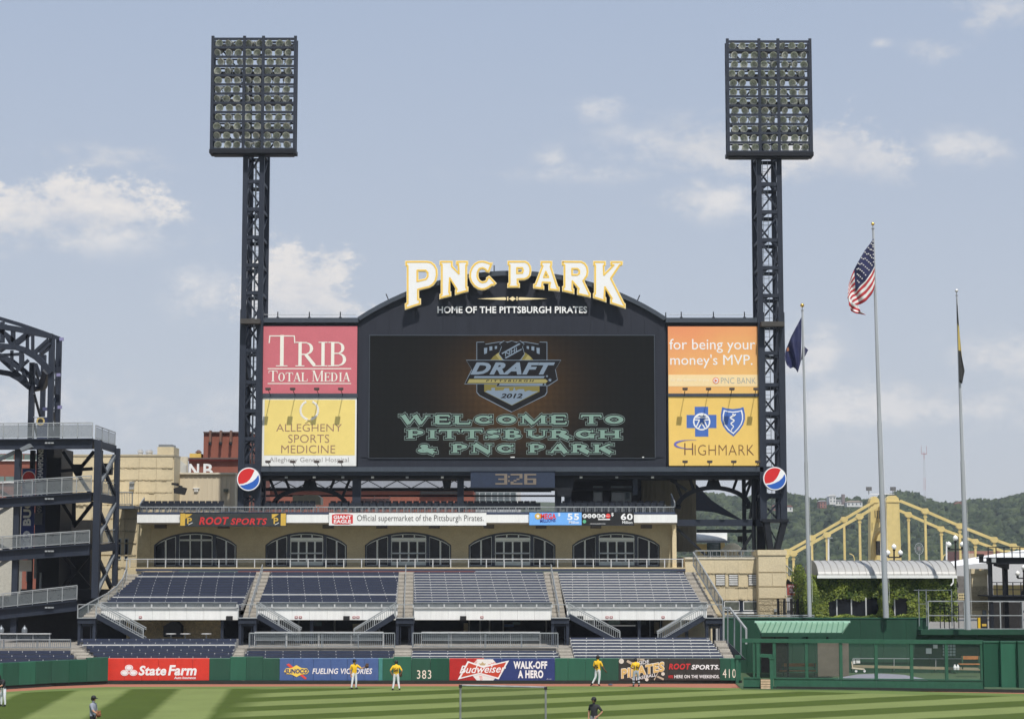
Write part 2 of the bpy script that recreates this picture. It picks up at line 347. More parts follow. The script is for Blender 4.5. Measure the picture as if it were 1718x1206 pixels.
def serif(body, a, b, c, d, Y, m, parent, thick=.16, thin=.07, sl=1.0, g=0.0, small=None, name='lettering', gap=.05, dep=0.012, shf=.035):
    """small: cap scale for letters after the first of each word"""
    adv = []; x = 0
    for i, ch in enumerate(body):
        k = 1 if (small is None or i == 0 or body[i - 1] == ' ') else small
        adv.append((x, k)); x += GL[ch][0] * (k if k == 1 else k * 1.0) + gap
    tot = x - gap
    mid = (b + d) / 2; X0, X1, Z0, Z1 = PX(a, Y, mid), PX(c, Y, mid), PZ(d, Y), PZ(b, Y)
    H = Z1 - Z0; sx = (X1 - X0) / tot
    mb = MB(); cnt = [0]
    def strip(pts):                                   # pts: (x, z, nx, nz, halfwidth)
        cnt[0] += 1; y = Y - dep - (cnt[0] % 9) * .0011
        vs = []
        for (px, pz, nx, nz, hw) in pts: vs += [(px - nx * hw, y, pz - nz * hw), (px + nx * hw, y, pz + nz * hw)]
        mb.add(vs, [(2 * i, 2 * i + 1, 2 * i + 3, 2 * i + 2) for i in range(len(pts) - 1)])
    G = g * H
    for ch, (ax, k) in zip(body, adv):
        tw, th = thick * H * (k if k == 1 else k * 1.15), thin * H
        def P(u, v): return X0 + (ax + u * k) * sx, Z0 + v * H * k
        for e in GL[ch][1]:
            if e[0] == 's':
                x0, z0 = P(e[1], e[2]); x1, z1 = P(e[3], e[4]); w = tw if e[5] else th
                dx, dz = x1 - x0, z1 - z0; L = math.hypot(dx, dz); dx /= L; dz /= L
                x0 -= dx * G; z0 -= dz * G; x1 += dx * G; z1 += dz * G
                hw = w / 2 + G
                if e[5] and abs(dz) < .98: hw = w * .5 + G
                strip([(x0, z0, -dz, dx, hw), (x1, z1, -dz, dx, hw)])
            elif e[0] == 'f':
                x0, z0 = P(e[1], e[2]); l = e[3] * sx * k * sl
                zz = z0 + (shf * H * (1 if e[2] < .5 else -1)); hh = shf * H
                strip([(x0 - l - G, zz, 0, 1, hh + G), (x0 + l + G, zz, 0, 1, hh + G)])
            else:
                _, cx, cy, rx, ry, a0, a1 = e; pts = []
                n = max(6, int(abs(a1 - a0) / 18))
                for i in range(n + 1):
                    t = R(a0 + (a1 - a0) * i / n)
                    px_, pz_ = P(cx + rx * math.cos(t), cy + ry * math.sin(t))
                    nx, nz = math.cos(t), math.sin(t) * .9
                    w = th + (tw - th) * abs(math.cos(t)) ** 1.5
                    if ch == 'S': w = th + (tw - th) * .55
                    L = math.hypot(nx, nz); nx /= L; nz /= L
                    pts.append((px_ - nx * w / 2, pz_ - nz * w / 2, nx, nz, w / 2 + G))
                strip(pts)
    return mb.build(name, m, parent)
# ================================================================ scoreboard, light towers, billboards
def floodlight_proto():
    b = MB(); n = 12
    prof = [(.09, .34), (.15, .26), (.21, .12), (.255, 0)]
    vs = []; fs = []
    for r, d in prof: vs += [(r * math.cos(2 * math.pi * i / n), d, r * math.sin(2 * math.pi * i / n)) for i in range(n)]
    for j in range(3):
        for i in range(n): fs.append((j * n + i, j * n + (i + 1) % n, (j + 1) * n + (i + 1) % n, (j + 1) * n + i))
    fs.append(tuple(range(n - 1, -1, -1)))
    b.add(vs, fs); b.tube((0, .30, 0), (0, .50, -.06), .10, 8)
    b.beam((-.16, .18, 0), (-.16, .26, -.34), .04); b.beam((.16, .18, 0), (.16, .26, -.34), .04); b.beam((-.16, .26, -.34), (.16, .26, -.34), .05)
    b.cur = 1; n = 14; b.add([(q * math.cos(2 * math.pi * i / n), -.006, q * math.sin(2 * math.pi * i / n)) for q in (.20, .27) for i in range(n)], [(i, n + i, n + (i + 1) % n, (i + 1) % n) for i in range(n)]); n = 12
    hs = b.build('floodlight_source', [mat('lamp_housing', (.42, .42, .37), .35, .3, var=.2), mat('lamp_rim', (.70, .70, .62), .3, .2, var=.2, scale=6)], org=(0, 0, 0))
    l = MB(); vs = [(0, .04, 0)] + [(.215 * math.cos(2 * math.pi * i / n), -.012, .215 * math.sin(2 * math.pi * i / n)) for i in range(n)]
    l.add(vs, [(0, (i + 1) % n + 1, i + 1) for i in range(n)])
    l.tube((0, -.01, 0), (0, .03, 0), .07, 6)
    ls = l.build('lens_source', mat('lamp_lens', (.33, .34, .29), .2, .0, var=.45, scale=6), org=(0, 0, 0))
    return hs, ls
FH, FL = floodlight_proto()

def light_tower(cx, dy, label, seedn, lowY, basepy, mirror):
    rnd = random.Random(seedn)
    Yf, Yb = 150.0, 153.2
    Xc = PX(cx, Yf - .4, 160)
    hw = .64 if mirror > 0 else .78
    xl, xr = Xc - hw, Xc + hw
    zb = PZ(basepy, Yf); zt = PZ(255 + dy, Yf)
    t = thing('light_tower', label, 'light tower', (Xc, 151.5, zb))
    zs = [PZ(q + dy, Yf) for q in (305, 351.5, 398.5, 445, 491.5, 538, 588, 641, 689, 736, 781, 826, 871)]
    zs = [z for z in zs if z > zb + .6]
    for x in (xl, xr):
        for y in (Yf, Yb):
            b = MB(); b.box(x - .19, y - .16, zb, x + .19, y + .16, zt + .3)
            if y == Yf: b.box(x - .24, y - .20, zb, x + .24, y + .20, PZ(520 + dy, Yf))
            b.build('chord', navy, t)
    lev = [zt] + zs + [zb]
    for i, z in enumerate(lev[:-1]):
        b = MB()
        for y in (Yf, Yb): b.box(xl + .19, y - .09, z - .14, xr - .19, y + .09, z + .14)
        for x in (xl, xr): b.box(x - .09, Yf + .16, z - .12, x + .09, Yb - .16, z + .12)
        b.build('tie_beam', navy, t)
        z2 = lev[i + 1]
        if z - z2 > 1:
            b = MB()
            s = 1 if i % 2 else -1
            b.beam((xl if s > 0 else xr, Yf + .02, z - .1), (xr if s > 0 else xl, Yf + .02, z2 + .1), .13)
            b.build('diagonal_brace', navy, t)
            b = MB()
            b.beam((xr if s > 0 else xl, Yb, z - .1), (xl if s > 0 else xr, Yb, z2 + .1), .13)
            b.build('diagonal_brace', navy, t)
            b = MB()
            for x in (xl, xr): b.beam((x, Yf, z - .1) if s > 0 else (x, Yb, z - .1), (x, Yb, z2 + .1) if s > 0 else (x, Yf, z2 + .1), .13)
            b.prism([(xl + .19, z - .14), (xl + .62, z - .14), (xl + .19, z - .5)], Yf - .03, Yf + .03)
            b.prism([(xr - .19, z - .14), (xr - .19, z - .5), (xr - .62, z - .14)], Yf - .03, Yf + .03)
            b.build('side_brace', navy, t)
    # ladder with hoops
    b = MB(); lx = Xc + .05; ly = Yb - .5
    for s in (-.2, .2): b.tube((lx + s, ly, zb), (lx + s, ly, zt), .025, 5)
    z = zb
    while z < zt: b.beam((lx - .2, ly, z), (lx + .2, ly, z), .025); z += .35
    z = zb
    while z < zt:
        pts = [(lx + .36 * math.cos(R(a)), ly - .36 + .36 * math.sin(R(a)), z) for a in range(0, -181, -36)]
        b.path(pts, .03); z += 1.05
    b.build('ladder', grey, t)
    b = MB(); zz = PZ(541 + dy, Yf); b.box(xl - .1, Yf - 1.1, zz - .2, xr + .1, Yf - .2, zz + .16); b.build('platform', mat('platform_brown', (.055, .050, .045), .7), t)
    if mirror > 0 or True:
        # conduit down one leg
        b = MB(); b.tube((Xc - .25, Yb - .2, zb), (Xc - .25, Yb - .2, zt), .05, 6); b.build('conduit', grey, t)
    # rack
    W2 = 3.2; Zt, Zb = PZ(63.5 + dy, Yf - .8), PZ(257.5 + dy, Yf - .8)
    b = MB()
    for x in (-W2, -.75, .72, W2):
        b.box(Xc + x - .11, Yf - .9, Zb, Xc + x + .11, Yf - .72, Zt + .12)
    for x in (-W2, W2): b.box(Xc + x - .09, Yf + .1, Zb, Xc + x + .09, Yf + .26, Zt)
    b.box(Xc - W2 + .11, Yf - .86, Zt - .2, Xc + W2 - .11, Yf - .74, Zt - .02)
    b.box(Xc - W2 + .11, Yf + .12, Zt - .2, Xc + W2 - .11, Yf + .22, Zt - .05)
    b.build('rack_frame', navy, t)
    b = MB(); b.box(Xc - W2 - .14, Yf - .96, Zb - .0, Xc + W2 + .14, Yf + .4, Zb + .3); b.box(Xc - W2 + .1, Yf - .7, Zb - .08, Xc + W2 - .1, Yf + .3, Zb)
    b.build('rack_base', navyd, t)
    b = MB()
    for x0, x1 in ((-W2, -.75), (.72, W2)):
        for j in range(3):
            za, zc = Zb + (Zt - Zb) * j / 3, Zb + (Zt - Zb) * (j + 1) / 3
            b.beam((Xc + x0, Yf + .15, za), (Xc + x1, Yf + .15, zc), .12) if (j + (x0 > 0)) % 2 else b.beam((Xc + x0, Yf + .15, zc), (Xc + x1, Yf + .15, za), .12)
    for x in (-1.9, 1.9): b.box(Xc + x - .03, Yf - .3, Zb, Xc + x + .03, Yf - .24, Zt)
    for x in (-.4, .4): b.box(Xc + x - .13, Yf + .3, Zb, Xc + x + .13, Yf + .6, Zt - 1)
    b.build('rack_bracing', navy, t)
    for k in range(12):
        zc = PZ(250.5 + dy - 15.45 * k, Yf - .8)
        b = MB(); b.box(Xc - W2 + .11, Yf - .88, zc - .09, Xc + W2 - .11, Yf - .78, zc + .09)
        b.box(Xc - W2 + .11, Yf - .05, zc - .05, Xc + W2 - .11, Yf + .05, zc + .05)
        if k % 3 == 2: b.box(Xc - W2 + .11, Yf - .78, zc - .03, Xc + W2 - .11, Yf - .05, zc + .0)
        b.build('shelf_beam', navy, t)
        if k % 3 == 2:
            b = MB(); b.box(Xc - W2 + .3, Yf + .06, zc + .05, Xc + W2 - .3, Yf + .10, zc + .52); b.build('catwalk_back_panel', black, t)  # black panel added to give these lamp rows a dark background
        xs = [-2.72 + i * .76 + (.05 if i > 4 else 0) for i in range(8)]
        sh = rnd.uniform(-.12, .12)
        for x in xs:
            yaw = rnd.choice((-.5, -.25, .1, .3, .55)) + (.15 if x > 0 else -.1); tilt = rnd.uniform(.30, .55)
            p = (Xc + x + sh + rnd.uniform(-.06, .06), Yf - .72, zc + .36)
            f = inst(FH, 'floodlight', p, t, (tilt, rnd.uniform(-.1, .1), yaw), (1.12,) * 3)
            l = bpy.data.objects.new('lens', FL.data); col.objects.link(l); l.parent = f
    return t
T1 = light_tower(426.5, 0, 'left light tower, dark lattice mast with its bank of floodlights, rising beside the pink billboard', 11, 0, 855, 1)
T2 = light_tower(1289.5, 4.5, 'right light tower, dark lattice mast with its bank of floodlights, rising beside the orange billboard', 23, 0, 873, -1)
# the right tower narrows to a point over the stone pier
b = MB(); zA, zP = PZ(873, 150), PZ(947, 150)
xa, xb, xc = PX(1286, 150, 900), PX(1317, 150, 900), PX(1297, 150, 900)
b.box(xa - .35, 149.6, zA - .12, xb + .25, 153.4, zA + .12)
for y in (149.9, 150.5):
    b.beam((xa, y, zA), (xc - .12, y, zP + .5), .42, .4, (0, 1, 0)); b.beam((xb, y, zA), (xc + .12, y, zP + .5), .42, .4, (0, 1, 0))
b.beam((xa + .1, 150.2, zA - .3), (xc + .5, 150.2, (zA + zP) / 2 - .3), .1); b.prism([(xc - .42, zP + .5), (xc - .2, zP), (xc + .2, zP), (xc + .42, zP + .5)], 149.8, 150.6)
b.build('tower_foot', navyd, T2, label='pointed foot of the mast resting above the stone pier')

# ---------------- the board itself
YB = 150.3
SBt = thing('scoreboard', 'large navy scoreboard with arched top and dark video screen between the four billboards', 'scoreboard', (PX(860, YB, 785), 151.6, PZ(790, YB)))
def arc_top(inset, n=28):
    pts = []
    for i in range(n + 1):
        px = 600 + inset * .55 + (518 - inset * 1.1) * i / n
        xx = px - 859; py = 455 + 469 - math.sqrt(469 ** 2 - xx ** 2) + inset
        p = PT(px, py, YB); pts.append((p.x, p.z))
    return pts
def xz(px, py, Y=YB): p = PT(px, py, Y); return (p.x, p.z)
outl = [xz(600, 790), xz(1118, 790)] + arc_top(2)[::-1]
shape([outl], YB, 2.4, 'centre_panel', panelm, SBt)
b = MB(); b.px(438, 541, 600, 790, YB + .05, YB + 2.6); b.build('wing_panel', panelm, SBt)
b = MB(); b.px(1119, 541, 1281, 790, YB + .05, YB + 2.6); b.build('wing_panel', panelm, SBt)
ring = arc_top(0) + arc_top(8)[::-1]
shape([ring], YB - .3, 1.8, 'arch_trim', trimm, SBt)
b = MB(); b.px(438, 533, 601, 541, YB - .35, YB + 2.6); b.build('top_trim', trimm, SBt)
b = MB(); b.px(1117, 533, 1281, 541, YB - .35, YB + 2.6); b.build('top_trim', trimm, SBt)
b = MB(); b.px(438, 783, 1281, 791, YB - .5, YB + 2.7); b.build('bottom_trim', trimm, SBt)
b = MB(); b.px(440, 660, 600, 667, YB - .25, YB + .04); b.build('divider', trimm, SBt)
b = MB(); b.px(1121, 660, 1279, 665, YB - .25, YB + .04); b.build('divider', trimm, SBt)
# vertical seams of the cladding (upright panels, recessed joints read as thin battens)
for i in range(23):
    px = 607 + i * 22.6
    b = MB(); top = 455 + 469 - math.sqrt(469 ** 2 - (px - 859) ** 2) + 10
    x = PX(px, YB, 560); b.box(x, YB - .035, PZ(562, YB) + .02, x + .06, YB, PZ(top, YB)); b.build('cladding_seam', panelm, SBt)
for px in (612, 1106):
    b = MB(); b.px(px - 5, 563, px + 5, 767, YB - .05, YB); b.build('cladding_strip', panelm, SBt)
# rods on the roof edge
for px, py, l in ((466, 533, 10), (519, 533, 10), (571, 533, 10), (653, 506, 13), (829, 457, 12), (1068, 508, 13), (1117, 535, 11), (1143, 533, 10), (1197, 533, 10), (1249, 533, 10)):
    b = MB(); p = PT(px, py, YB + .3); s = {653: -.25, 1068: .25}.get(px, 0)
    b.tube(p, p + Vector((s, 0, l * .0457)), .045, 6); b.box(p.x - .1, p.y - .1, p.z - .05, p.x + .1, p.y + .1, p.z + .05); b.build('roof_rod', navyd, SBt)
b = MB(); z = PZ(527, YB)
b.tube((PX(440, YB, 527), YB + .3, z), (PX(597, YB, 527), YB + .3, z), .02, 5); b.build('safety_line', grey, SBt)
b = MB(); b.tube((PX(1122, YB, 527), YB + .3, z), (PX(1262, YB, 527), YB + .3, z), .02, 5); b.build('safety_line', grey, SBt)

# ---------------- video screen
def screen_mat():
    m = bpy.data.materials.new('led_screen'); m.use_nodes = True; nt = m.node_tree; bs = nt.nodes['Principled BSDF']
    bs.inputs['Base Color'].default_value = (.010, .010, .010, 1); bs.inputs['Roughness'].default_value = .7; bs.inputs['Specular IOR Level'].default_value = 0
    g = N(nt, 'ShaderNodeNewGeometry'); sp = N(nt, 'ShaderNodeSeparateXYZ', {0: g.outputs['Position']})
    c = PT(858, 655, 150.2)
    dx = MA(nt, 'DIVIDE', MA(nt, 'SUBTRACT', sp.outputs[0], c.x), 5.6); dz = MA(nt, 'DIVIDE', MA(nt, 'SUBTRACT', sp.outputs[2], c.z), 5.2)
    d2 = MA(nt, 'ADD', MA(nt, 'MULTIPLY', dx, dx), MA(nt, 'MULTIPLY', dz, dz))
    gl = MA(nt, 'POWER', 2.718, MA(nt, 'MULTIPLY', d2, -2.0))
    nz = N(nt, 'ShaderNodeTexNoise', {'Vector': g.outputs['Position'], 'Scale': 4.0, 'Detail': 4.0}).outputs[0]
    grid = MA(nt, 'MULTIPLY', MA(nt, 'ADD', MA(nt, 'SINE', MA(nt, 'MULTIPLY', sp.outputs[0], 13.1)), MA(nt, 'SINE', MA(nt, 'MULTIPLY', sp.outputs[2], 13.1))), .06)
    cl = N(nt, 'ShaderNodeMix', {0: gl, 6: (.0050, .0056, .0054, 1), 7: (.075, .040, .014, 1)}, data_type='RGBA').outputs[2]
    st = MA(nt, 'ADD', MA(nt, 'ADD', .75, MA(nt, 'MULTIPLY', nz, .5)), grid)
    nt.links.new(cl, bs.inputs['Emission Color']); nt.links.new(st, bs.inputs['Emission Strength'])
    return m
def led(name, c, k=1): return mat('led_' + name, (.006, .006, .006), .7, var=0, spec=0, emit=c, es=k)
b = MB(); b.px(620, 563, 1098, 768, YB - .08, YB)
VS = b.build('video_screen', screen_mat(), SBt)
b = MB(); b.px(619, 561.5, 1099, 563, YB - .1, YB); b.px(619, 768, 1099, 769, YB - .1, YB)
b.px(618.6, 563, 620, 768, YB - .1, YB); b.px(1098, 563, 1099.4, 768, YB - .1, YB); b.build('screen_frame', trimm, SBt)
for px, w in ((860, 7), (1079, 3)):
    b = MB(); b.px(px - w / 2, 766, px + w / 2, 767.6, YB - .12, YB - .085); b.build('lit_module', whitep, SBt)
YV = YB - .085
steel = led('steel', S(120, 135, 150)); darkl = led('dark', S(30, 30, 32)); olive = led('olive', S(120, 112, 62)); oliveb = led('olive_light', S(150, 142, 92))
mint = led('mint', S(124, 152, 140)); mintl = led('mint_line', S(118, 134, 130))
for body, a, bb, c, d in (('WELCOME TO', 671, 696.5, 1050, 711), ('PITTSBURGH', 681, 721, 1043, 735.5), ('& PNC PARK', 697, 745, 1031, 759.5)):
    serif(body, a, bb, c, d, YV, mintl, SBt, thick=.50, thin=.20, g=.19, dep=.010, shf=.05)
    serif(body, a, bb, c, d, YV - .022, darkl, SBt, thick=.50, thin=.20, g=.13, dep=.010, shf=.05)
    serif(body, a, bb, c, d, YV - .044, mint, SBt, thick=.50, thin=.20, g=.0, dep=.010, shf=.05)
# emblem: crop coordinates (770,560)+ /8.617
def cr(pts, ox=770, oy=560, s=8.617, Y=YV): return [xz(ox + x / s, oy + y / s, Y) for x, y in pts]
k = 0
def plate(loops, m, dy, name='emblem_layer', par=None):
    return shape([cr(l) for l in loops], YV - dy, .006, name, m, par or SBt)
shield = [(262, 125), (372, 122), (385, 155), (585, 122), (960, 122), (1148, 155), (1160, 122), (1268, 125), (1268, 840), (1240, 885), (765, 1125), (300, 885), (262, 840)]
def grow(pts, g):
    cx_ = sum(p[0] for p in pts) / len(pts); cy_ = sum(p[1] for p in pts) / len(pts)
    return [(x + g * (1 if x > cx_ else -1), y + g * (1 if y > cy_ else -1)) for x, y in pts]
plate([grow(shield, 8)], steel, .004); plate([shield], darkl, .012)
plate([[(365, 700), (1165, 700), (1165, 835), (765, 1035), (365, 835)]], olive, .020)
plate([[(375, 835), (420, 815), (470, 820), (470, 780), (520, 780), (520, 820), (640, 815), (660, 785), (725, 785), (730, 825), (780, 820), (800, 770), (820, 820), (870, 800), (940, 800), (950, 835), (1010, 815), (1060, 830), (1150, 830), (765, 1030)]], steel, .028)
arcp = [(765 + 400 * math.cos(R(a)), 640 - 420 * math.sin(R(a))) for a in range(0, 181, 12)]
plate([arcp], olive, .020)
for a in range(20, 165, 24):
    p = [(765, 640), (765 + 398 * math.cos(R(a)), 640 - 418 * math.sin(R(a))), (765 + 398 * math.cos(R(a + 10)), 640 - 418 * math.sin(R(a + 10)))]
    plate([p], oliveb, .028, 'sun_ray')
for q in ([(362, 205), (410, 200), (405, 280), (365, 295)], [(440, 185), (482, 180), (482, 235), (442, 245)], [(518, 180), (552, 176), (550, 215), (518, 222)]):
    plate([q], steel, .028, 'bridge_opening'); plate([[(1530 - x, y) for x, y in q]], steel, .028, 'bridge_opening')
crest = [(590, 150), (655, 105), (700, 130), (765, 105), (830, 130), (880, 105), (940, 150), (915, 190), (945, 290), (890, 370), (765, 410), (640, 370), (580, 290), (620, 190)]
plate([grow(crest, 7)], steel, .030); plate([crest], darkl, .038); 
plate([[(615, 280), (870, 135), (890, 150), (625, 295)]], steel, .046, 'crest_bar'); plate([[(660, 345), (905, 215), (905, 232), (680, 358)]], steel, .046, 'crest_bar')
text('NHL', 770 + 668 / 8.617, 560 + 262 / 8.617, 770 + 868 / 8.617, 560 + 326 / 8.617, YV - .050, steel, SBt, bold=.012, slope=.42, depth=.004)
band = [(110, 385), (1470, 385), (1390, 520), (1420, 660), (1290, 745), (540, 758), (560, 722), (85, 722), (150, 600), (190, 520)]
plate([grow(band, 7)], steel, .048); plate([band], darkl, .054)
text('DRAFT', 770 + 165 / 8.617, 560 + 412 / 8.617, 770 + 1390 / 8.617, 560 + 588 / 8.617, YV - .066, steel, SBt, bold=.045, shear=.35, depth=.004, space=1.12)
plate([[(225, 612), (1240, 612), (1225, 640), (215, 640)]], steel, .062, 'emblem_stripe'); plate([[(150, 655), (1250, 655), (1285, 685), (1255, 712), (120, 712)]], oliveb, .062, 'emblem_stripe')
plate([[(590, 718), (1215, 718), (1205, 744), (575, 744)]], steel, .062, 'emblem_stripe')
text('PITTSBURGH', 770 + 390 / 8.617, 560 + 664 / 8.617, 770 + 1085 / 8.617, 560 + 692 / 8.617, YV - .074, darkl, SBt, bold=.03, shear=.2, depth=.004, space=1.5)
text('2012', 770 + 600 / 8.617, 560 + 862 / 8.617, 770 + 920 / 8.617, 560 + 930 / 8.617, YV - .040, darkl, SBt, bold=.035, shear=.25, depth=.004)
for x, y, r in ((1272, 613, 20), (1315, 668, 30), (1245, 730, 20)):
    plate([[(x + r * (1 if i % 2 == 0 else .45) * math.sin(R(36 * i)), y - r * (1 if i % 2 == 0 else .45) * math.cos(R(36 * i))) for i in range(10)]], steel, .070, 'star')

# ---------------- raised letters on the arch
cream = mat('cream_edge', (.90, .74, .42), .5, var=.03); amber = mat('amber_edge', (.86, .56, .09), .5, var=.05)
def bowl(cx, cy, rx, ry, a0, a1, n=9): return [(cx + rx * math.cos(R(a0 + (a1 - a0) * i / n)), cy - ry * math.sin(R(a0 + (a1 - a0) * i / n))) for i in range(n + 1)]
LS = thing('letter_sign', 'big white PNC PARK letters edged in gold standing on the arch of the scoreboard', 'sign', (PX(864, 149.6, 500), 149.6, PZ(517, 149.6)))
# outer outlines in 12.06x crops
L1 = (670, 430)
letters = [
 ((670, 430), [[(115, 90), (560, 88), (650, 105), (725, 165), (775, 260), (782, 380), (750, 510), (690, 590), (610, 640), (500, 665), (400, 690), (400, 850), (437, 850), (437, 975), (112, 1085), (108, 955), (145, 935), (145, 210), (115, 195)],
               [(388, 312), (520, 312), (550, 345), (550, 400), (520, 445), (388, 475)]]),
 ((760, 430), [[(-275, 88), (0, 88), (0, 195), (100, 310), (85, 185), (55, 185), (55, 88), (310, 88), (310, 185), (290, 195), (290, 610), (312, 610), (312, 715), (38, 790), (38, 680), (50, 665), (-55, 480), (-55, 710), (-35, 710), (-35, 810), (-275, 870), (-275, 765), (-250, 755), (-250, 190), (-275, 185)]]),
 ((760, 430), [[(815, 120), (735, 335), (665, 320), (640, 280), (600, 262), (550, 275), (520, 330), (515, 400), (530, 450), (560, 490), (600, 505), (650, 490), (670, 460), (665, 435), (735, 385), (888, 548), (825, 605), (790, 600), (720, 650), (650, 682), (580, 690), (500, 670), (420, 615), (350, 520), (320, 420), (330, 310), (370, 210), (430, 140), (510, 95), (600, 85), (680, 100), (740, 125)]]),
 ((840, 430), [[(132, 88), (500, 88), (570, 125), (615, 200), (628, 290), (610, 390), (560, 450), (480, 485), (365, 488), (365, 540), (390, 543), (390, 640), (132, 640), (132, 543), (158, 540), (158, 195), (132, 175)], [(355, 262), (420, 262), (428, 290), (420, 315), (355, 320)]]),
 ((840, 430), [[(803, 92), (1050, 92), (1045, 190), (1035, 210), (1165, 610), (1195, 620), (1195, 712), (965, 690), (965, 590), (972, 558), (868, 552), (862, 590), (882, 595), (882, 678), (655, 650), (655, 560), (690, 550), (820, 205), (800, 190)], [(905, 400), (915, 360), (930, 400)]]),
 ((960, 430), [[(-215, 88), (190, 92), (265, 130), (320, 210), (335, 310), (320, 400), (250, 500), (360, 735), (375, 745), (375, 840), (97, 780), (97, 670), (105, 660), (22, 555), (22, 650), (45, 655), (45, 768), (-205, 712), (-205, 605), (-180, 600), (-180, 195), (-215, 185)], [(22, 278), (95, 278), (118, 300), (118, 335), (95, 352), (22, 352)]]),
 ((960, 430), [[(420, 92), (685, 95), (685, 190), (660, 205), (665, 320), (790, 195), (770, 190), (765, 95), (1030, 95), (1025, 180), (975, 200), (810, 450), (1060, 945), (1082, 955), (1082, 1062), (765, 960), (765, 860), (775, 850), (672, 660), (672, 825), (692, 830), (692, 935), (420, 845), (420, 745), (440, 740), (440, 200), (420, 190)]]),
]
S12 = 12.06; YL = 149.55
for (ox, oy), loops in letters:
    lp = [[xz(ox + x / S12, oy + y / S12, YL) for x, y in l] for l in loops]
    e = shape(lp, YL, .20, 'letter', cream, LS)
    o = shape(lp, YL - .012, .01, 'white_face', whitel, LS, grow=-.05); o.parent = e
    rb = MB(); cnt = 0
    for li, l in enumerate(lp):
        n = len(l); area = sum(l[i][0] * l[(i + 1) % n][1] - l[(i + 1) % n][0] * l[i][1] for i in range(n))
        s_ = (1 if area > 0 else -1) * (1 if li == 0 else -1); c_ = []
        for i in range(n):
            p0, p1, p2 = Vector(l[i - 1]), Vector(l[i]), Vector(l[(i + 1) % n])
            e1 = (p1 - p0).normalized(); e2 = (p2 - p1).normalized()
            n1 = Vector((-e1.y, e1.x)) * s_; n2 = Vector((-e2.y, e2.x)) * s_
            m_ = (n1 + n2); m_ = m_ / max(m_.length_squared, .6) * 2
            c_.append(p1 + m_ * .105)
        for i in range(n):
            p, q = c_[i], c_[(i + 1) % n]; cnt += 1; y = YL - .022 - (cnt % 7) * .0012
            d = (q - p); 
            if d.length < 1e-4: continue
            d.normalize(); nn_ = Vector((-d.y, d.x)) * .058; p = p - d * .03; q = q + d * .03
            rb.add([(p.x - nn_.x, y, p.y - nn_.y), (p.x + nn_.x, y, p.y + nn_.y), (q.x + nn_.x, y, q.y + nn_.y), (q.x - nn_.x, y, q.y - nn_.y)], [(0, 1, 2, 3)])
    o = rb.build('gold_border', amber, LS); o.parent = e
b = MB()
for px, py in ((700, 500), (775, 490), (812, 480), (864, 478), (910, 480), (965, 485), (1010, 495), (1035, 505)):
    p = PT(px, py, YL); b.tube((p.x, YL + .2, p.z), (p.x, YB, p.z), .05, 6)
b.build('standoff', navyd, LS, kind='stuff')
OS = thing('sign_ornament', 'thin gold tapering ornament centred beneath the big white letters', 'ornament', (PX(860, 149.9, 501), 149.9, PZ(505, 149.9)))
def op(pts): return [xz(760 + x / S12, 430 + y / S12, 149.95) for x, y in pts]
for lp in ([(500, 860), (1050, 830), (1075, 845), (1075, 875), (1050, 888)], [(1095, 820), (1120, 820), (1120, 895), (1095, 895)], [(1130, 860), (1205, 815), (1275, 860), (1205, 905)], [(1283, 820), (1308, 820), (1308, 895), (1283, 895)], [(1325, 845), (1350, 830), (1900, 860), (1350, 888), (1325, 875)]):
    shape([op(lp)], 149.9, .08, 'ornament_piece', cream, OS)
HS = thing('letter_sign', 'small white serif words HOME OF THE PITTSBURGH PIRATES under the gold ornament', 'sign', (PX(858, 150, 525), 150.1, PZ(526, 150.1)))
text('HOME OF THE PITTSBURGH PIRATES', 734, 514, 985, 525.5, YB - .12, whitel, HS, bold=.022, space=1.04)
b = MB()
for i in range(12):
    x = PX(740 + i * 21.8, YB, 520); b.box(x, YB - .12, PZ(521, YB), x + .05, YB, PZ(518, YB))
b.build('mounting_rail', navyd, HS, kind='stuff')

# ---------------- billboards
YF = 150.12
def billboard(a, bb, c, d, label, m, seams=3):
    t = thing('billboard', label, 'billboard', (PX((a + c) / 2, YF, d), YF + .05, PZ(d, YF)))
    b = MB(); b.px(a, bb, c, d, YF, YF + .15); b.build('panel', m, t)
    return t
def lamps(t, xs, py, first=True):
    for x in xs:
        X = PX(x, 150, py); z = PZ(py + 7, 150)
        b = MB(); b.tube((X + .05, YF - .02, z - .05), (X, YF - 1.35, z + .28), .028, 6)
        ar = b.build('lamp_arm', navyd, t)
        b = MB(); b.box(X - .19, YF - 1.52, z + .26, X + .19, YF - 1.22, z + .42); b.box(X - .15, YF - 1.5, z + .23, X + .15, YF - 1.24, z + .26)
        h = b.build('lamp_head', mat('lamp_head', (.06, .045, .04), .6), t)
def orange_mat():
    m = bpy.data.materials.new('orange_print'); m.use_nodes = True; nt = m.node_tree; bs = nt.nodes['Principled BSDF']; bs.inputs['Roughness'].default_value = .65
    g = N(nt, 'ShaderNodeNewGeometry'); sp = N(nt, 'ShaderNodeSeparateXYZ', {0: g.outputs['Position']})
    z = N(nt, 'ShaderNodeMapRange', {0: MA(nt, 'ADD', sp.outputs[2], MA(nt, 'MULTIPLY', sp.outputs[0], -.35)), 1: PZ(655, 150) - .35 * PX(1279, 150), 2: PZ(548, 150) - .35 * PX(1121, 150)}).outputs[0]
    n = N(nt, 'ShaderNodeTexNoise', {'Vector': g.outputs['Position'], 'Scale': .35, 'Detail': 2.0}).outputs[0]
    f = MA(nt, 'ADD', z, MA(nt, 'MULTIPLY', MA(nt, 'SUBTRACT', n, .5), .5))
    c = N(nt, 'ShaderNodeMix', {0: f, 6: (.80, .50, .15, 1), 7: (.78, .28, .12, 1)}, data_type='RGBA').outputs[2]
    nt.links.new(c, bs.inputs['Base Color']); return m
